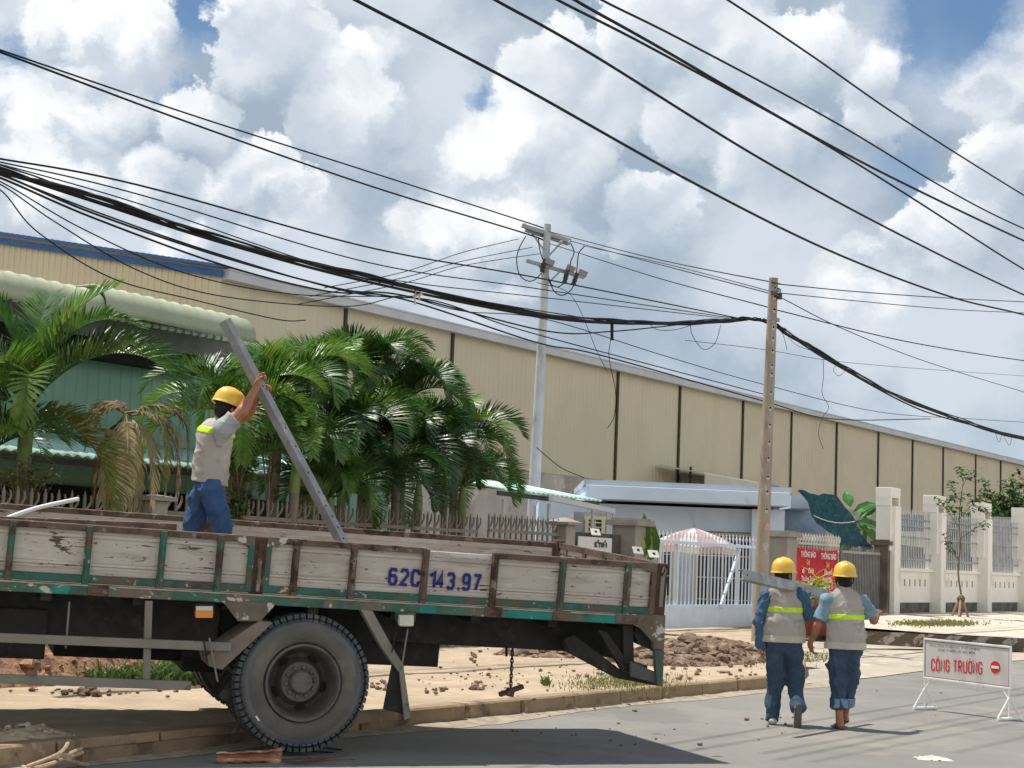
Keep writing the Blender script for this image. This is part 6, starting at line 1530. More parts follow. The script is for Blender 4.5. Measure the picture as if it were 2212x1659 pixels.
    if kind == 1:
        sh.chain([shL, elL, wrL], [.072, .060, .050], .03); sh.chain([shR, elR, wrR-ZA*.01], [.072, .064, .052], .03); sh.chain([shL, neck-ZA*.07, shR], [.07, .07, .07], .04)
        VF = sh.mesh(.008, fold=folds(.014, 21, 24, .8)); mts = m_shirtb
    else:
        a = shL.lerp(elL, .80); b = shR.lerp(elR, .72)
        sh.chain([shL, a], [.075, .085], .03); sh.chain([shR, b], [.075, .085], .03); sh.chain([shL, neck-ZA*.07, shR], [.07, .07, .07], .04)
        VF = sh.mesh(.008, fold=folds(.008, 22, 20, 1), cuts=[(a, (a-shL).normalized()), (b, (b-shR).normalized())]); mts = m_shirtl
    sdf_obj('shirt', VF, mts, t)
    mb = MB()
    # vest
    z0 = .86 if kind == 1 else .83; z1 = 1.425
    vs = SDF(); vs.chain([at(sx*.5, 0, z0-.02), at(sx*.6, 0, 1.05), chest, at(sx*.92, lean[1], 1.33)], [.226, .190, .182, .150], .06, (f, .68))
    vs.chain([shL+r_*.015-ZA*.005, neck-ZA*.065, shR-r_*.015-ZA*.005], [.075, .088, .075], .06)
    cuts = [(at(0, 0, z0), -ZA), (shL-r_*.018, (-r_+ZA*.12)), (shR+r_*.018, (r_+ZA*.12))]
    vf = vs.mesh(.008, cuts=cuts, fold=folds(.014, 31+kind, 15, .4))
    vo = sdf_obj('vest', vf, m_vest, t)
    bz = 1.205 if kind == 1 else 1.17
    bf = vs.mesh(.007, cuts=cuts+[(at(0, 0, bz+.028), ZA), (at(0, 0, bz-.028), -ZA)], fold=folds(.014, 31+kind, 15, .4), grow=.005)
    bo = sdf_obj('reflective_band', bf, m_band, vo)
    hm = vs.mesh(.008, cuts=cuts+[(at(0, 0, z0+.075), ZA)], fold=folds(.014, 31+kind, 15, .4), grow=.004)
    sdf_obj('vest_hem', hm, mat('pale_hem', (.50, .47, .37), .85, var=.06), vo)
    # footwear
    for (an, s__, foot) in ((ankL, -1, 0), (ankR, 1, 1)):
        so_ = SDF()
        if kind == 1:
            if foot == 0:
                so_.cone(an-f*.05-ZA*.035, an+f*.17-ZA*.045, .042, .034, .03, (ZA, .8)); so_.cone(an, an-ZA*.03, .045, .045, .03); sdf_obj('shoe', so_.mesh(.007, cuts=[(Vector((0, 0, .004)), -ZA)]), m_shoew, t)
            else:      # lifted behind, sole towards the camera
                toe = an+f*.02-ZA*.205; heel = an-f*.055+ZA*.01
                so_.cone(heel, toe, .040, .042, .03, (f, .62)); so_.cone(an, an-ZA*.03, .045, .04, .03); o = sdf_obj('shoe', so_.mesh(.007), m_shoew, t)
                sl_ = SDF(); sl_.cone(heel-f*.020+ZA*.012, toe-f*.024-ZA*.01, .036, .042, .02, ((f).normalized(), .3)); sdf_obj('sole', sl_.mesh(.006), m_sole, o)
        else:
            z_ = .0 if foot == 0 else .018; tip = an+f*(.17 if foot == 0 else .12); base = Vector((an.x, an.y, z_+.012)); tp = Vector((tip.x, tip.y, z_+.012-(.006 if foot else 0)))
            up_ = ZA*(.0 if foot == 0 else .035)
            so_.cone(base-f*.05+up_, tp+f*.02, .040, .046, .02, (ZA, .26)); o = sdf_obj('sandal', so_.mesh(.005), m_sole, t)
            mb = MB(); mb.tube(curve([base+r_*.04+f*.04+ZA*.01, an+f*.07+ZA*-.01+r_*.01-ZA*.02, tp-f*.0+ZA*.012], 4), .007, 5, cap=False); mb.tube(curve([base-r_*.04+f*.04+ZA*.01, an+f*.07-r_*.01-ZA*.03, tp+ZA*.012], 4), .007, 5, cap=False); mb.build('strap', m_sole, o)
    return t, dict(shR=shR, wrR=wrR, neck=neck, hc=hc, at=at, f=f, r=r_)
w1, J1 = worker_walk(1692, 1549, 16.9, -.02, 1.655, 'worker in denim shirt and yellow helmet carrying a steel channel on his right shoulder', 1)
w2, J2 = worker_walk(1822, 1560, 16.75, 0, 1.64, 'worker in light blue T-shirt, rolled jeans and sandals, right hand held out', 2)

# steel channels
m_steel = mat('galvanised_channel', (.25, .265, .27), .5, var=.12, scale=5, metal=.25, layers=[((.36, .38, .39), 4, .58, .08)])
def channel(a, b, face, wd, fl, name, label, holes=(), th=.008, loc=None, hr=.011):
    """angle/channel section: web of width wd facing 'face', flanges going back"""
    d = (b-a).normalized(); face = (face-d*face.dot(d)).normalized(); s_ = d.cross(face).normalized(); t = thing(name, label, 'steel beam', a); mb = MB(); n_ = 60; L = (b-a).length
    def pt(x, y, z): return a+d*x+s_*y+face*z
    def bx(x0, x1, y0, y1, z0, z1): mb.hexa([pt(x0, y0, z0), pt(x1, y0, z0), pt(x1, y1, z0), pt(x0, y1, z0)], [pt(x0, y0, z1), pt(x1, y0, z1), pt(x1, y1, z1), pt(x0, y1, z1)])
    bx(0, L, -wd/2, wd/2, -th, 0); mb.build('web', m_steel, t, bevel=.002); mb = MB()
    bx(.001, L-.001, -wd/2, -wd/2+th, -fl, -th); mb.build('flange', m_steel, t, bevel=.002); mb = MB()
    bx(.001, L-.001, wd/2-th, wd/2, -fl, -th); mb.build('flange', m_steel, t, bevel=.002)
    for (x, y, z, dr_) in holes:
        mb = MB(); 
        if dr_ == 'w': c = pt(x*L, y*wd, .0008); nr = face
        else: c = pt(x*L, (-wd/2-.0008) if dr_ == '-' else (wd/2+.0008), -fl*.5); nr = s_*(-1 if dr_ == '-' else 1)
        mb.lathe(c-nr*.001, nr, [(0, hr), (.0015, hr)], 12); mb.build('bolt_hole', m_dark, t)
    return t
sh_pt = J1['neck']
bm_a = P(1606, 1240, 15.93); bm_b = P(1792, 1284, 17.60)
channel(bm_a, bm_b, Vector((.15, -1, .25)), .108, .055, 'steel_channel', 'steel channel carried on a shoulder, pointing down to the right between the two workers', holes=[(.04, 0, 0, 'w'), (.96, 0, 0, 'w')])
# worker standing on the truck
def worker_truck():
    W_ = 1.15
    def q(px, py, w_=W_): return TQ(px, py, w_)
    base = TC(445, 1250, W_); g = TL(base[0], W_, ZB-.01)
    t = thing('person', 'worker in beige vest standing in the truck bed, both arms raising a long steel beam', 'person', g)
    r_ = -TW.copy()                                 # his right side is towards the camera
    f = _U.copy()
    f_ = TU
    hc = q(492, 884); neck = q(478, 918); chest = q(462, 950); mid_ = q(455, 1000); pel = q(452, 1050)
    scl = .98
    shN = q(482, 926, W_-.17); elN = q(523, 888, W_-.20); wrN = q(553, 838, W_-.10)
    shF = q(478, 922, W_+.17); elF = q(532, 898, W_+.16); wrF = q(561, 850, W_+.06)
    hiN, knN, anN = q(455, 1060, W_-.09), q(478, 1130, W_-.10), q(484, 1208, W_-.12)
    hiF, knF, anF = q(442, 1060, W_+.09), q(420, 1128, W_+.10), q(392, 1200, W_+.12)
    sd = SDF(); SQ = (f, .70)
    sd.chain([pel, mid_, chest, neck-ZA*.03], [.12, .115, .125, .065], .06, SQ); sd.cone(neck-ZA*.05, hc-ZA*.05, .054, .050, .03)
    sd.chain([shN, neck-ZA*.05, shF], [.055, .06, .055], .05)
    hf = (f+TW*.18-ZA*.05).normalized(); hu = (ZA+f*.12).normalized()
    hf = (f*.93+TW*.35+ZA*.05).normalized()
    head_sdf(sd, hc, hf, hu, .98)
    for a, b, c in ((shN, elN, wrN), (shF, elF, wrF)):
        sd.chain([a, b, c], [.054, .043, .029], .02); sd.cone(b, b.lerp(c, .35), .042, .046, .02); sd.cone(a, a.lerp(b, .5), .054, .053, .02)
    dN = (q(566, 803, W_-.08)-wrN); hand(sd, wrN, dN, f*.8+TW*.5, -f*.4+ZA*.2-TW*.6, L=.185, curl=(.55, .95, 1.1, 1.2), rs=1.05)
    dF = (q(568, 832, W_+.02)-wrF); hand(sd, wrF, dF+f*.04, f*.8-TW*.5, ZA*.3+TW*-.5-f*.3, L=.18, curl=(.9, 1.0, 1.1, 1.1))
    for a, b, c in ((hiN, knN, anN), (hiF, knF, anF)): sd.chain([a, b, c], [.09, .058, .04], .03)
    sdf_obj('body', sd.mesh(.0075), m_skin, t, 2)
    mk = hair_obj(t, hc, hf, hu, name='black_hood', low=-.10)
    helmet(t, hc+hu*.038, (hf-hu*.10), hu-hf*-.18*1.0, 1.0)
    tz = SDF(); tz.chain([pel-ZA*.0, pel+(mid_-pel)*.25], [.150, .142], .04, (f, .80))
    tz.chain([hiN, knN, anN], [.112, .092, .085], .04); tz.chain([hiF, knF, anF], [.112, .092, .085], .04)
    tz.ell(hiN.lerp(knN, .55)-TW*.07-f*.02, (f, TW, ZA), (.06, .03, .08), .015)
    sdf_obj('trousers', tz.mesh(.008, cuts=[(pel+(mid_-pel)*.28, ZA)], fold=folds(.017, 51, 18, .9)), mat('blue_trousers', (.035, .078, .18), .85, var=.25, scale=5, layers=[((.07, .12, .22), 6, .60, .12, (1, 1, 1), .7)], bump=.2), t)
    sh = SDF(); a = shN.lerp(elN, .62); b = shF.lerp(elF, .60)
    sh.chain([shN, a], [.082, .078], .03); sh.chain([shF, b], [.08, .078], .03); sh.chain([shN, neck-ZA*.06, shF], [.075, .07, .075], .04)
    sh.cone(shN-ZA*.03, shN-ZA*.12-f*.02, .06, .04, .05)
    sdf_obj('shirt', sh.mesh(.008, fold=folds(.008, 52, 20, 1), cuts=[(a, (a-shN).normalized()), (b, (b-shF).normalized())]), m_shirtg, t)
    vs = SDF(); vs.chain([pel+ZA*.0, mid_, chest, neck-ZA*.10], [.192, .172, .172, .135], .06, (f, .80)); vs.chain([shN+TW*.03-ZA*.01, neck-ZA*.055, shF-TW*.03-ZA*.01], [.074, .085, .074], .05)
    up = (neck-pel).normalized(); cuts = [(pel+up*.02, -up), (shN+TW*.022, (-TW+ZA*.0)), (shF-TW*.022, TW)]
    vo = sdf_obj('vest', vs.mesh(.008, cuts=cuts, fold=folds(.014, 53, 15, .5)), m_vest, t)
    bc = q(462, 932)-up*.0
    sdf_obj('reflective_band', vs.mesh(.007, cuts=cuts+[(bc+up*.028, up), (bc-up*.028, -up)], fold=folds(.014, 53, 15, .5), grow=.006), m_band, vo)
    for an in (anN, anF):
        so_ = SDF(); so_.cone(an-f*.05-ZA*.03, an+f*.16-ZA*.035, .042, .036, .03, (ZA, .8)); so_.cone(an, an-ZA*.03, .05, .045, .03); sdf_obj('shoe', so_.mesh(.008), m_shoew, t)
    return W_
WW = worker_truck()
ba = TQ(492, 688, WW-.02); bb = TQ(752, 1180, WW-.12)
ba2, bb2 = ba+(ba-bb).normalized()*0, bb+(bb-ba).normalized()*.18
Lb = 1.0
channel(ba2, bb2, (TU*.62-TW*.70+ZA*.35), .085, .07, 'steel_channel', 'long grey steel channel with bolt holes raised by the worker in the truck bed',
        holes=[(.27, .1, 0, 'w'), (.44, .0, 0, 'w'), (.62, .18, 0, 'w'), (.70, .1, 0, 'w'), (.755, .1, 0, 'w'), (.80, .0, 0, 'w'), (.845, 0, 0, 'w'), (.89, .1, 0, 'w'), (.515, -.1, 0, 'w')], hr=.0095)
# ================================================================ props
# site barrier
m_wp = mat('white_board_paint', (.62, .575, .545), .6, var=.05, scale=3, layers=[((.50, .45, .41), 2, .62, .06, (.5, 1, 3)), ((.40, .33, .29), 12, .70, .02)])
m_wt = mat('white_tube', (.80, .79, .76), .45, var=.03)
m_red = mat('sign_red', (.60, .03, .035), .55, var=.15, scale=12, layers=[((.62, .42, .38), 20, .68, .03)])
gl = G(1999, 1528, .03); gr = G(2178, 1551, .03)
ex = Vector((gr.x-gl.x, gr.y-gl.y, 0)).normalized(); en = Vector((ex.y, -ex.x, 0)); W0 = Vector((gl.x, gl.y, 0))
def bq(px, py):
    d = ray(px, py); p = CAM+d*((W0-CAM).dot(en)/d.dot(en)); return (p-W0).dot(ex), p.z
br = thing('site_barrier', 'white metal work site barrier with red CÔNG TRƯỜNG lettering and no entry disc', 'barrier sign', W0)
def bp(u, z, o=0): return W0+ex*u+ZA*z+en*o
x0, zt0 = bq(1998, 1381); x1, zt1 = bq(2183, 1399); _, zb0 = bq(2000, 1463); _, zb1 = bq(2181, 1486)
zt_ = (zt0+zt1)/2; zb_ = (zb0+zb1)/2
def quad(u0, u1, z0, z1, o0, o1, mt, name, par=br):
    mb = MB(); sl0 = lambda u, z: z+((zt1-zt0)*(z-zb_)/(zt_-zb_)+(zb1-zb0)*(1-(z-zb_)/(zt_-zb_)))*((u-x0)/(x1-x0)-.5)
    mb.hexa([bp(u0, sl0(u0, z0), o0), bp(u1, sl0(u1, z0), o0), bp(u1, sl0(u1, z0), o1), bp(u0, sl0(u0, z0), o1)], [bp(u0, sl0(u0, z1), o0), bp(u1, sl0(u1, z1), o0), bp(u1, sl0(u1, z1), o1), bp(u0, sl0(u0, z1), o1)])
    return mb.build(name, mt, par, bevel=.002)
pn = quad(x0, x1, zb_, zt_, -.006, .006, m_wp, 'panel')
fw = .016
quad(x0-.01, x1+.01, zt_-.004, zt_+fw, -.014, .014, m_wt, 'frame_rail'); quad(x0-.01, x1+.01, zb_-fw, zb_+.004, -.014, .014, m_wt, 'frame_rail')
quad(x0-.012, x0+.006, zb_, zt_, -.013, .013, m_wt, 'frame_rail'); quad(x1-.006, x1+.012, zb_, zt_, -.013, .013, m_wt, 'frame_rail')
m_line = mat('red_brown_line', (.22, .07, .06), .7)
for (a, b, c, d_) in ((x0+.014, x1-.014, zt_-.020, zt_-.013), (x0+.014, x1-.014, zb_+.012, zb_+.018), (x0+.012, x0+.018, zb_+.012, zt_-.013), (x1-.018, x1-.012, zb_+.012, zt_-.013)):
    quad(a, b, c, d_, .006, .0075, m_line, 'border_line', pn)
for (u, dirx) in ((x0+.012, 1), (x1-.012, -1)):
    zb = zb_-(.0 if dirx == 1 else 0)+(zb0-zb_ if dirx == 1 else zb1-zb_)
    mb = MB(); mb.tube([bp(u, .03), bp(u, zb)], .013, 8); mb.build('leg', m_wt, br)
    mb = MB(); mb.tube([bp(u, zb-.14), bp(u+dirx*.10, zb-.012)], .011, 6); mb.build('corner_brace', m_wt, br)
    mb = MB(); a = bp(u, .022, .20); b = bp(u, .022, -.20); mb.tube([a, b], .018, 8); ft = mb.build('foot', m_wt, br)
    mb = MB(); mb.tube([bp(u, .26), bp(u, .03, .19)], .011, 6); mb.tube([bp(u, .26), bp(u, .03, -.19)], .011, 6); mb.build('foot_brace', m_wt, ft)
def btext(txt, pa, pb, mt, bold, up=None):
    (ua, za), (ub, zb2) = bq(*pa), bq(*pb)
    mbt = text_mb(txt, 1, Vector((0, 0, 0)), Vector((1, 0, 0)), Vector((0, 1, 0)), ZA, 0, bold)
    xs = [v.x for v in mbt.v]; ys = [v.y for v in mbt.v]; hgt = up/(max(ys)-min(ys)); sx_ = (ub-ua)/(max(xs)-min(xs)); sl = (zb2-za)/(ub-ua)
    mbt.v = [bp(ua+(v.x-min(xs))*sx_, za+(v.x-min(xs))*sx_*sl+(v.y)*hgt, .0085) for v in mbt.v]
    return mbt.build('lettering', mt, pn)
ppm = 1/ (bq(2100, 1440)[1]-bq(2100, 1441)[1])
(ua, za), (ub, zb3) = bq(2012, 1449), bq(2123, 1457); sl = (zb3-za)/(ub-ua)
ACC = {'^': [[(.05, 1.10), (.5, 1.36), (.95, 1.10), (.95, 1.04), (.5, 1.24), (.05, 1.04)]], 'horn': [[(1.05, 1.0), (1.40, 1.02), (1.46, 1.20), (1.30, 1.20), (1.26, 1.08), (1.05, 1.08)]], 'grave': [[(.15, 1.38), (.62, 1.16), (.62, 1.10), (.15, 1.26)]]}
mbt = strokes('CONG TRUONG', 27/ppm, ub-ua, 3.3/ppm, lambda x, y, d: bp(ua+x, za+y+x*sl, .0085+d), marks=[(1, ACC['^']), (7, ACC['horn']), (8, ACC['horn']), (8, ACC['grave'])])
mbt.build('lettering', m_red, pn)
m_ink = mat('faded_ink', (.20, .10, .09), .8)
btext('TỔNG CÔNG TY ĐIỆN LỰC TP HỒ CHÍ MINH', (2008, 1395.5), (2118, 1405), m_ink, .004, up=8.5/ppm)
btext('CÔNG TY ĐIỆN LỰC HÓC MÔN', (2027, 1406), (2107, 1413), m_ink, .004, up=8.5/ppm)
cu_, cz_ = bq(2151, 1441.5); mb = MB(); mb.lathe(bp(cu_, cz_, .006), en, [(0, 13.2/ppm), (.003, 13.2/ppm)], 32); dc = mb.build('no_entry_disc', m_red, pn)
mb = MB(); mb.box(bp(cu_, cz_, .0105), (20/ppm, 5.6/ppm, .002), (ex, ZA, en)); mb.build('white_bar', m_wt, dc, bevel=.004)
# parasol behind the gate
ps = N(1500, 1140, FN-1.6); t = thing('parasol', 'faded pink and white parasol behind the blue gate', 'parasol', Vector((ps.x, ps.y, .1))); mb = MB()
ng = 12; rs_ = [(0, 0), (.35, -.10), (.75, -.25), (1.10, -.44), (1.15, -.60)]
for g_ in range(ng):
    mb.cur = g_ % 2
    for j in range(len(rs_)-1):
        q4 = []
        for (jj, gg) in ((j, g_), (j, g_+1), (j+1, g_+1), (j+1, g_)):
            r_, z_ = rs_[jj]; a = 2*math.pi*gg/ng; q4.append(ps+Vector((math.cos(a)*r_, math.sin(a)*r_, z_-(.05 if gg % 2 and jj > 2 else 0))))
        mb.q(*q4)
mb.build('canopy', [mat('parasol_white', (.72, .68, .66), .8, trans=.35), mat('parasol_pink', (.55, .36, .36), .8, trans=.35)], t)
mb = MB(); mb.tube([Vector((ps.x, ps.y, .1)), ps+ZA*.08], .025, 8); mb.build('pole', m_galv, t)
# dark netting from the house roof
a = P(1722, 1062, 43.2); t = thing('shade_net', 'dark teal shade net sagging from the house roof to the black gate', 'net', a); mb = MB()
TLp, TRp, BLp, BRp = P(1722, 1060, 43.4), P(1812, 1068, 44.2), N(1806, 1168, FN-.4), N(1886, 1182, FN-.4)
nx, ny = 22, 26; rng = random.Random(2)
for j in range(ny+1):
    for i in range(nx+1):
        u, v = i/nx, j/ny; p = TLp.lerp(TRp, u).lerp(BLp.lerp(BRp, u), v)
        p = p + Vector((.05*math.sin(v*9+u*4), -.07*math.sin(u*5+v*12), -.04*math.sin(math.pi*u)-.10*math.sin(math.pi*v)+.03*math.sin(u*11+v*9)+.05*noise.noise(Vector((u*6, v*6, 0)))))
        if v == 1: p += ZA*rng.uniform(-.12, .04)
        mb.v.append(p)
for j in range(ny):
    for i in range(nx): b = j*(nx+1)+i; mb.f.append((b, b+1, b+nx+2, b+nx+1)); mb.mi.append(0)
mb.build('mesh', mat('teal_netting', (.012, .072, .095), .8, var=.3, scale=6, layers=[((.05, .13, .15), 7, .60, .05)], bump=.3), t, smooth=True)
mb = MB(); mb.tube([TLp.lerp(BLp, .42)+Vector((0, -.05, -.1))]+[TLp.lerp(BLp, .42).lerp(TRp.lerp(BRp, .42), k_/6)-ZA*(.12+.1*math.sin(math.pi*k_/6))-Vector((0, .15, 0)) for k_ in range(1, 7)], .012, 5, cap=False); mb.build('cord', m_wt, t)
# potted plant between the workers
pt_ = G(1752, 1372, .12); t = thing('potted_plant', 'yellow green plant in a red clay planter seen between the two workers', 'potted plant', pt_)
mb = MB(); hgt = .62; fr_ = [(-.42, 0), (.42, 0), (.62, hgt), (-.62, hgt)]
for s1 in (0,):
    b4 = [pt_+Vector((x, y, 0)) for x, y in ((-.34, -.34), (.34, -.34), (.34, .34), (-.34, .34))]; t4 = [pt_+Vector((x*1.5, y*1.5, hgt)) for x, y in ((-.34, -.34), (.34, -.34), (.34, .34), (-.34, .34))]; mb.hexa(b4, t4)
mb.box(pt_+ZA*(hgt+.04), (1.12, 1.12, .08)); mb.build('planter', mat('red_clay', (.20, .045, .028), .8, var=.2, scale=4), t, bevel=.02)
lf = MB(); rng = random.Random(12)
for i in range(64):
    lf.cur = rng.choice([0, 1, 1]); o = Vector((rng.uniform(-.25, .25), rng.uniform(-.25, .25), .62+rng.uniform(0, .5))); d = rdir(rng, .0, 1); leafblade(lf, pt_+o, Vector((d.x*1.0, d.y*.8, d.z*.8+.35)), ZA, rng.uniform(.45, .75), .10, .6)
lf.build('leaves', [m_leaf, mat('yellow_leaf', (.42, .45, .10), .5, var=.25, scale=4, trans=.3)], t)
# soil heaps and clods
def heap(px, py, rx, ry, h, label, seed, z=.15, mt=m_soil, cl=140, name='soil_pile', csz=(.02, .07)):
    c = G(px, py, z); rng = random.Random(seed); mb = MB(); n_ = 44
    for j in range(n_+1):
        for i in range(n_+1):
            u = i/n_*2-1; v = j/n_*2-1; p = SD*(u*rx)+ND*(v*ry); r_ = math.sqrt(u*u+v*v); hh = max(0, 1-r_**1.6)
            q_ = c+p; nz = noise.noise(q_*3.2)*.30+noise.noise(q_*8)*.16+noise.noise(q_*19)*.09
            mb.v.append(q_+ZA*(h*hh*(1+nz*1.2)+(.02*nz if hh > 0 else 0)-.03*(hh < .02)))
    for j in range(n_):
        for i in range(n_): b = j*(n_+1)+i; mb.f.append((b, b+1, b+n_+2, b+n_+1)); mb.mi.append(0)
    t = thing(name, label, 'soil pile', c); mb.build('mound', mt, t, smooth=False)
    mb = MB()
    for i in range(cl):
        a = rng.uniform(0, 2*math.pi); rr = rng.random()**.6*1.1; u, v = math.cos(a)*rr, math.sin(a)*rr; hh = max(0, 1-rr**1.6); q_ = c+SD*(u*rx)+ND*(v*ry)+ZA*h*hh*1.0
        clod(mb, q_, rng.uniform(*csz)*(1.3-.5*rr), rng)
    o = mb.build('clods', mt, t); o['kind'] = 'stuff'; return t
_ico = None
def clod(mb, c, r_, rng):
    global _ico
    if _ico is None:
        bm = bmesh.new(); bmesh.ops.create_icosphere(bm, subdivisions=2, radius=1); bm.verts.ensure_lookup_table()
        _ico = ([v.co.copy() for v in bm.verts], [tuple(v.index for v in f.verts) for f in bm.faces]); bm.free()
    o = Vector((rng.uniform(-50, 50),)*3); b = len(mb.v); sc_ = Vector((rng.uniform(.8, 1.3), rng.uniform(.8, 1.3), rng.uniform(.5, .9)))
    for v in _ico[0]:
        k_ = 1+.45*noise.noise(v*1.7+o)+.2*noise.noise(v*4+o); mb.v.append(c+Vector((v.x*sc_.x, v.y*sc_.y, v.z*sc_.z))*(r_*k_))
    for f in _ico[1]: mb.f.append(tuple(b+i for i in f)); mb.mi.append(mb.cur)
m_soil2 = mat('brown_rubble', (.19, .125, .085), .97, var=.35, scale=7, layers=[((.34, .25, .18), 6, .56, .06)], bump=1, bscale=30)
m_soilr = mat('reddish_soil', (.36, .20, .12), .97, var=.22, scale=9, layers=[((.17, .08, .045), 8, .58, .05)], bump=1, bscale=26)
heap(55, 1465, 2.0, .85, .62, 'reddish soil pile under the truck at the left edge', 91, mt=m_soilr, cl=220)
heap(45, 1596, .45, .22, .10, 'small sandy mound on the kerb in the lower left corner', 92, mt=m_sand, cl=40, csz=(.01, .03))
heap(1230, 1412, 1.5, .7, .20, 'low brown rubble heap seen under the truck tail', 93, mt=m_soil2, cl=240, csz=(.03, .11))
heap(1515, 1424, 2.3, 1.0, .26, 'long brown rubble heap between the truck tail and the blue gate', 94, mt=m_soil2, cl=420, csz=(.035, .13))
def clods(pts, label, seed, z=.16, mt=m_soil2):
    rng = random.Random(seed); mb = MB(); first = G(pts[0][0], pts[0][1], z)
    for (x, y, spx, spy, cnt, r_) in pts:
        for i in range(cnt):
            p = G(rng.gauss(x, spx), rng.gauss(y, spy), z); clod(mb, p+ZA*r_*.2, r_*rng.uniform(.3, 1.1), rng)
    return tag(mb.build('soil_clods', mt, loc=first), label, 'clods', kind='stuff')
clods([(1022, 1422, 4, 6, 12, .032), (1030, 1483, 12, 4, 22, .032), (945, 1492, 14, 3, 18, .025), (830, 1480, 18, 5, 16, .032), (985, 1395, 60, 10, 12, .03), (1000, 1462, 60, 18, 26, .02), (1140, 1480, 90, 20, 40, .018), (1065, 1460, 6, 2, 2, .04), (1320, 1450, 80, 14, 40, .03), (1560, 1450, 60, 12, 40, .035), (200, 1497, 80, 4, 26, .03), (180, 1500, 14, 3, 6, .06)], 'scattered soil clods on the sandy pavement', 95)
clods([(800, 1562, 50, 3, 16, .022), (950, 1556, 60, 4, 22, .02), (1060, 1545, 60, 4, 26, .024), (1200, 1530, 60, 4, 26, .028), (1300, 1519, 60, 4, 24, .025), (1500, 1490, 70, 3, 18, .016), (1690, 1560, 30, 10, 8, .018), (1612, 1548, 3, 3, 1, .03), (1950, 1470, 160, 30, 24, .012), (1400, 1590, 200, 22, 22, .014), (1510, 1610, 4, 2, 1, .035)], 'loose dirt crumbs along the gutter and on the road', 96, z=.005)
# dirt wedge in the gutter
mb = MB(); rng = random.Random(4)
for i in range(141):
    s_ = -8+i*.215; w_ = .10+.28*max(0, noise.noise(Vector((s_*.35, 2, 0)))+.35); 
    mb.v += [SN(s_, CN+.04, .035+.02*noise.noise(Vector((s_*2, 0, 0)))), SN(s_, CN+.04+w_*.5, .016), SN(s_, CN+.05+w_+.06*noise.noise(Vector((s_*3, 5, 0))), .004)]
for i in range(140):
    for j in range(2): b = i*3+j; mb.f.append((b, b+1, b+4, b+3)); mb.mi.append(0)
o = mb.build('gutter_dirt', mat('gutter_dirt', (.33, .27, .20), .95, var=.25, scale=6, bump=.6)); struct(o)
# loose slab laid against the kerb
def slab(pa, pb, zt_, dep, name, label, mt, gnd=0.0, back=.16):
    a = G(pa[0], pa[1], gnd); b = G(pb[0], pb[1], gnd); d = (b-a).normalized(); o = Vector((-d.y, d.x, 0)); o = o if o.y > 0 else -o; mb = MB(); n_ = 14
    for i in range(n_):
        p = a.lerp(b, i/n_); q_ = a.lerp(b, (i+1)/n_); dj = lambda x: .008*noise.noise(x*4)
        mb.hexa([p, q_, q_+o*dep, p+o*dep], [p+ZA*(zt_+dj(p))-ZA*0, q_+ZA*(zt_+dj(q_)), q_+o*dep+ZA*(zt_+dj(q_)), p+o*dep+ZA*(zt_+dj(p))])
    return tag(mb.build(name, mt, loc=a, bevel=0), label, 'kerb slab')
m_kslab = mat('brown_slab', (.22, .155, .10), .95, var=.2, scale=3, layers=[((.12, .085, .06), 3, .58, .05)], bump=.5)
slab((178, 1652), (560, 1608), .105, .22, 'kerb_slab', 'brown concrete slab lying against the kerb left of the rear wheel', m_kslab)
slab((781, 1585), (985, 1561), .085, .18, 'kerb_slab', 'dark slab lying against the kerb right of the rear wheel', m_kslab)
# dry palm sheath and twigs on the road
a = G(467, 1650, 0); b = G(607, 1647, 0); t = thing('palm_sheath', 'curled dry palm sheath lying on the road in front of the rear wheel', 'palm sheath', a)
mb = MB(); ns_, nc = 22, 16
for i in range(ns_+1):
    f_ = i/ns_; c = a.lerp(b, f_)+ZA*.05; rr = .050+.012*f_+.012*noise.noise(Vector((i*.3, 0, 0)))+(.018*max(0, i-17)/5)
    for j in range(nc+1):
        g_ = j/nc; an = R(80-g_*235); curl = 1-.45*max(0, g_-.8)/.2-.35*max(0, .12-g_)/.12
        w_ = .010*noise.noise(Vector((i*.45, j*.9, 2)))+(.012 if j in (5, 11) else 0)
        mb.v.append(c+ZA*(math.sin(an)*(rr*.80+w_)*curl)+Vector((.10, -1, 0))*(-math.cos(an)*(rr*1.35+w_)*curl)+(b-a).normalized()*(.02*noise.noise(Vector((j*.5, i > 11, 7)))*(i in (0, ns_))))
for i in range(ns_):
    for j in range(nc): b_ = i*(nc+1)+j; mb.f.append((b_, b_+1, b_+nc+2, b_+nc+1)); mb.mi.append(0)
o = mb.build('sheath', mat('red_brown_bark', (.36, .17, .10), .7, var=.25, scale=8, layers=[((.58, .42, .28), 6, .58, .06, (.4, 2, 2)), ((.12, .05, .03), 7, .64, .03, (.4, 2, 2))]), t, smooth=True); sm = o.modifiers.new('t', 'SOLIDIFY'); sm.thickness = .005
rng = random.Random(3); mb = MB()
for i in range(16):
    y0 = rng.uniform(1636, 1646); pts = [G(610, 1640, .02), G(660+rng.uniform(-10, 10), y0, .02+rng.uniform(0, .02)), G(rng.uniform(690, 770), rng.uniform(1618, 1644), .01+rng.uniform(0, .03))]; mb.tube(curve(pts, 5), [.005-.0035*k_/10 for k_ in range(11)], 4, cap=False)
mb.build('stalks', mat('dark_twig', (.13, .09, .06), .9, var=.3), t)
def twigs(pxs, label, seed, r_=.012, mt=None):
    rng = random.Random(seed); mb = MB()
    for pts in pxs: mb.tube(curve([G(x, y, z) for x, y, z in pts], 5), r_, 6, cap=False)
    return tag(mb.build('dry_branch', mt or m_dry, loc=G(pxs[0][0][0], pxs[0][0][1], 0)), label, 'branch')
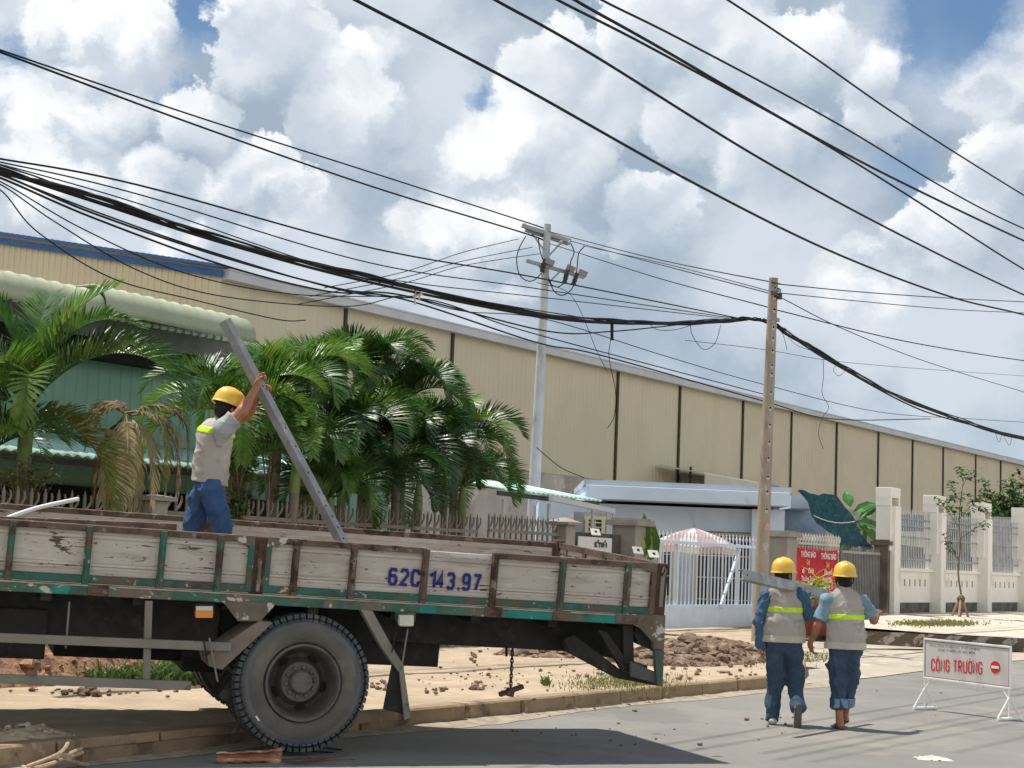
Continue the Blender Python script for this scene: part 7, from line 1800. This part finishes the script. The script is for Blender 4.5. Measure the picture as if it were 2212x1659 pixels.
twigs([[(40, 1668, .02), (110, 1650, .06), (178, 1625, .10)], [(60, 1655, .05), (128, 1628, .16), (150, 1600, .17)], [(128, 1628, .16), (160, 1646, .05), (190, 1652, .02)], [(10, 1640, .03), (60, 1660, .02), (120, 1672, .02)], [(95, 1640, .05), (140, 1632, .12), (176, 1616, .12)]], 'dry curled palm debris in the lower left corner', 6, .014, mat('dry_debris', (.40, .30, .20), .85, var=.4, scale=8))
twigs([[(585, 1590, .01), (640, 1618, .01), (720, 1626, .01)], [(620, 1622, .01), (690, 1615, .015), (738, 1620, .01)], [(560, 1605, .01), (610, 1612, .01)]], 'thin dark twigs lying under the rear wheel', 7, .007, m_tk)
# white plastic bag
c = G(2017, 1641, 0); mb = MB(); n_ = 20
for j in range(n_+1):
    for i in range(n_+1):
        u, v = i/n_*2-1, j/n_*2-1; r_ = math.sqrt(u*u+v*v); h_ = max(0, .035*(1-r_)+.02*noise.noise(Vector((u*3, v*3, 1)))+.012*noise.noise(Vector((u*8, v*8, 1)))); mb.v.append(c+Vector((u*.15*(1+.25*noise.noise(Vector((v*2, 0, 0)))), v*.10, h_+.003)))
for j in range(n_):
    for i in range(n_): b_ = j*(n_+1)+i; mb.f.append((b_, b_+1, b_+n_+2, b_+n_+1)); mb.mi.append(0)
tag(mb.build('plastic_bag', mat('white_plastic', (.78, .77, .73), .3, trans=.3), loc=c), 'crumpled white plastic bag on the road below the barrier', 'plastic bag')
# bits in the truck bed and by the fence
def bedrod(p0, p1, w0, w1, r_, name, label, mt):
    mb = MB(); mb.tube(curve([TQ(*p0, w0), TQ((p0[0]+p1[0])/2, (p0[1]+p1[1])/2-6, (w0+w1)/2), TQ(*p1, w1)], 6), r_, 8); tag(mb.build(name, mt, loc=TQ(*p0, w0)), label, 'rod')
bedrod((-20, 1132), (168, 1078), .9, 1.7, .018, 'white_pipe', 'pale curved pipe sticking up from the truck bed at the left', m_wt)
for (px, py, lb) in ((1262, 1152, 'small pale bolt plate at the far end of the tailgate'), (1352, 1192, 'pale square bolt plate on the near part of the tailgate top'), (1385, 1200, 'crumpled pale plate beside the truck corner')):
    c = TQ(px, py, WID*(.92 if px < 1300 else .42 if px < 1370 else .2)); c = c + TU*.12; mb = MB(); ax_ = (TU, (TW*.7+TZ*.7).normalized(), (TZ*.7-TW*.7).normalized()); mb.box(c+ZA*.02, (.10, .09, .012), ax_); t = thing('bolt_plate', lb, 'plate', c); mb.build('plate', mat('pale_paint', (.60, .56, .50), .6, var=.15, scale=8), t, bevel=.006)
    mb = MB(); mb.lathe(c+ZA*.02-ax_[2]*.012 if False else c+ZA*.02+ax_[2]*.006, ax_[2], [(0, .014), (.003, .014)], 10); mb.build('bolt_hole', m_dark, t)
rc = TQ(383, 1132, WID+.9); mb = MB(); mb.lathe(N(383, 1142, FN+.3)-ZA*.2, ZA, [(0, .10), (.22, .12), (.25, .09)], 14); tag(mb.build('red_pail', mat('red_plastic', (.55, .09, .07), .45), loc=N(383, 1142, FN+.3)), 'red plastic pail by the fence behind the worker\'s legs', 'pail')
# pale things lying behind the fence foot, seen under the truck
for (x0_, x1_, y0_, y1_, lb, cl_) in ((292, 350, 1346, 1362, 'white box at the foot of the fence seen between the side guard rails', (.72, .70, .66)), (140, 205, 1392, 1412, 'white sacks behind the reddish soil pile', (.68, .67, .66)), (250, 400, 1396, 1428, 'grey sheet lying by the fence behind the weeds', (.40, .41, .38))):
    a = G((x0_+x1_)/2, y1_+8, .15); Yd = a.y; p0 = P(x0_, y1_, Yd); p1 = P(x1_, y0_, Yd); mb = MB(); wx = p1.x-p0.x; hh = max(.12, p1.z-.15)
    mb.box(Vector(((p0.x+p1.x)/2, Yd+.15, .15+hh/2)), (wx, .3, hh)); tag(mb.build('sack' if 'sack' in lb else 'box' if 'box' in lb else 'grey_sheet', mat('pale_%d' % x0_, cl_, .7, var=.15, scale=5), loc=a, bevel=.03), lb, 'sack' if 'sack' in lb else 'box' if 'box' in lb else 'sheet')
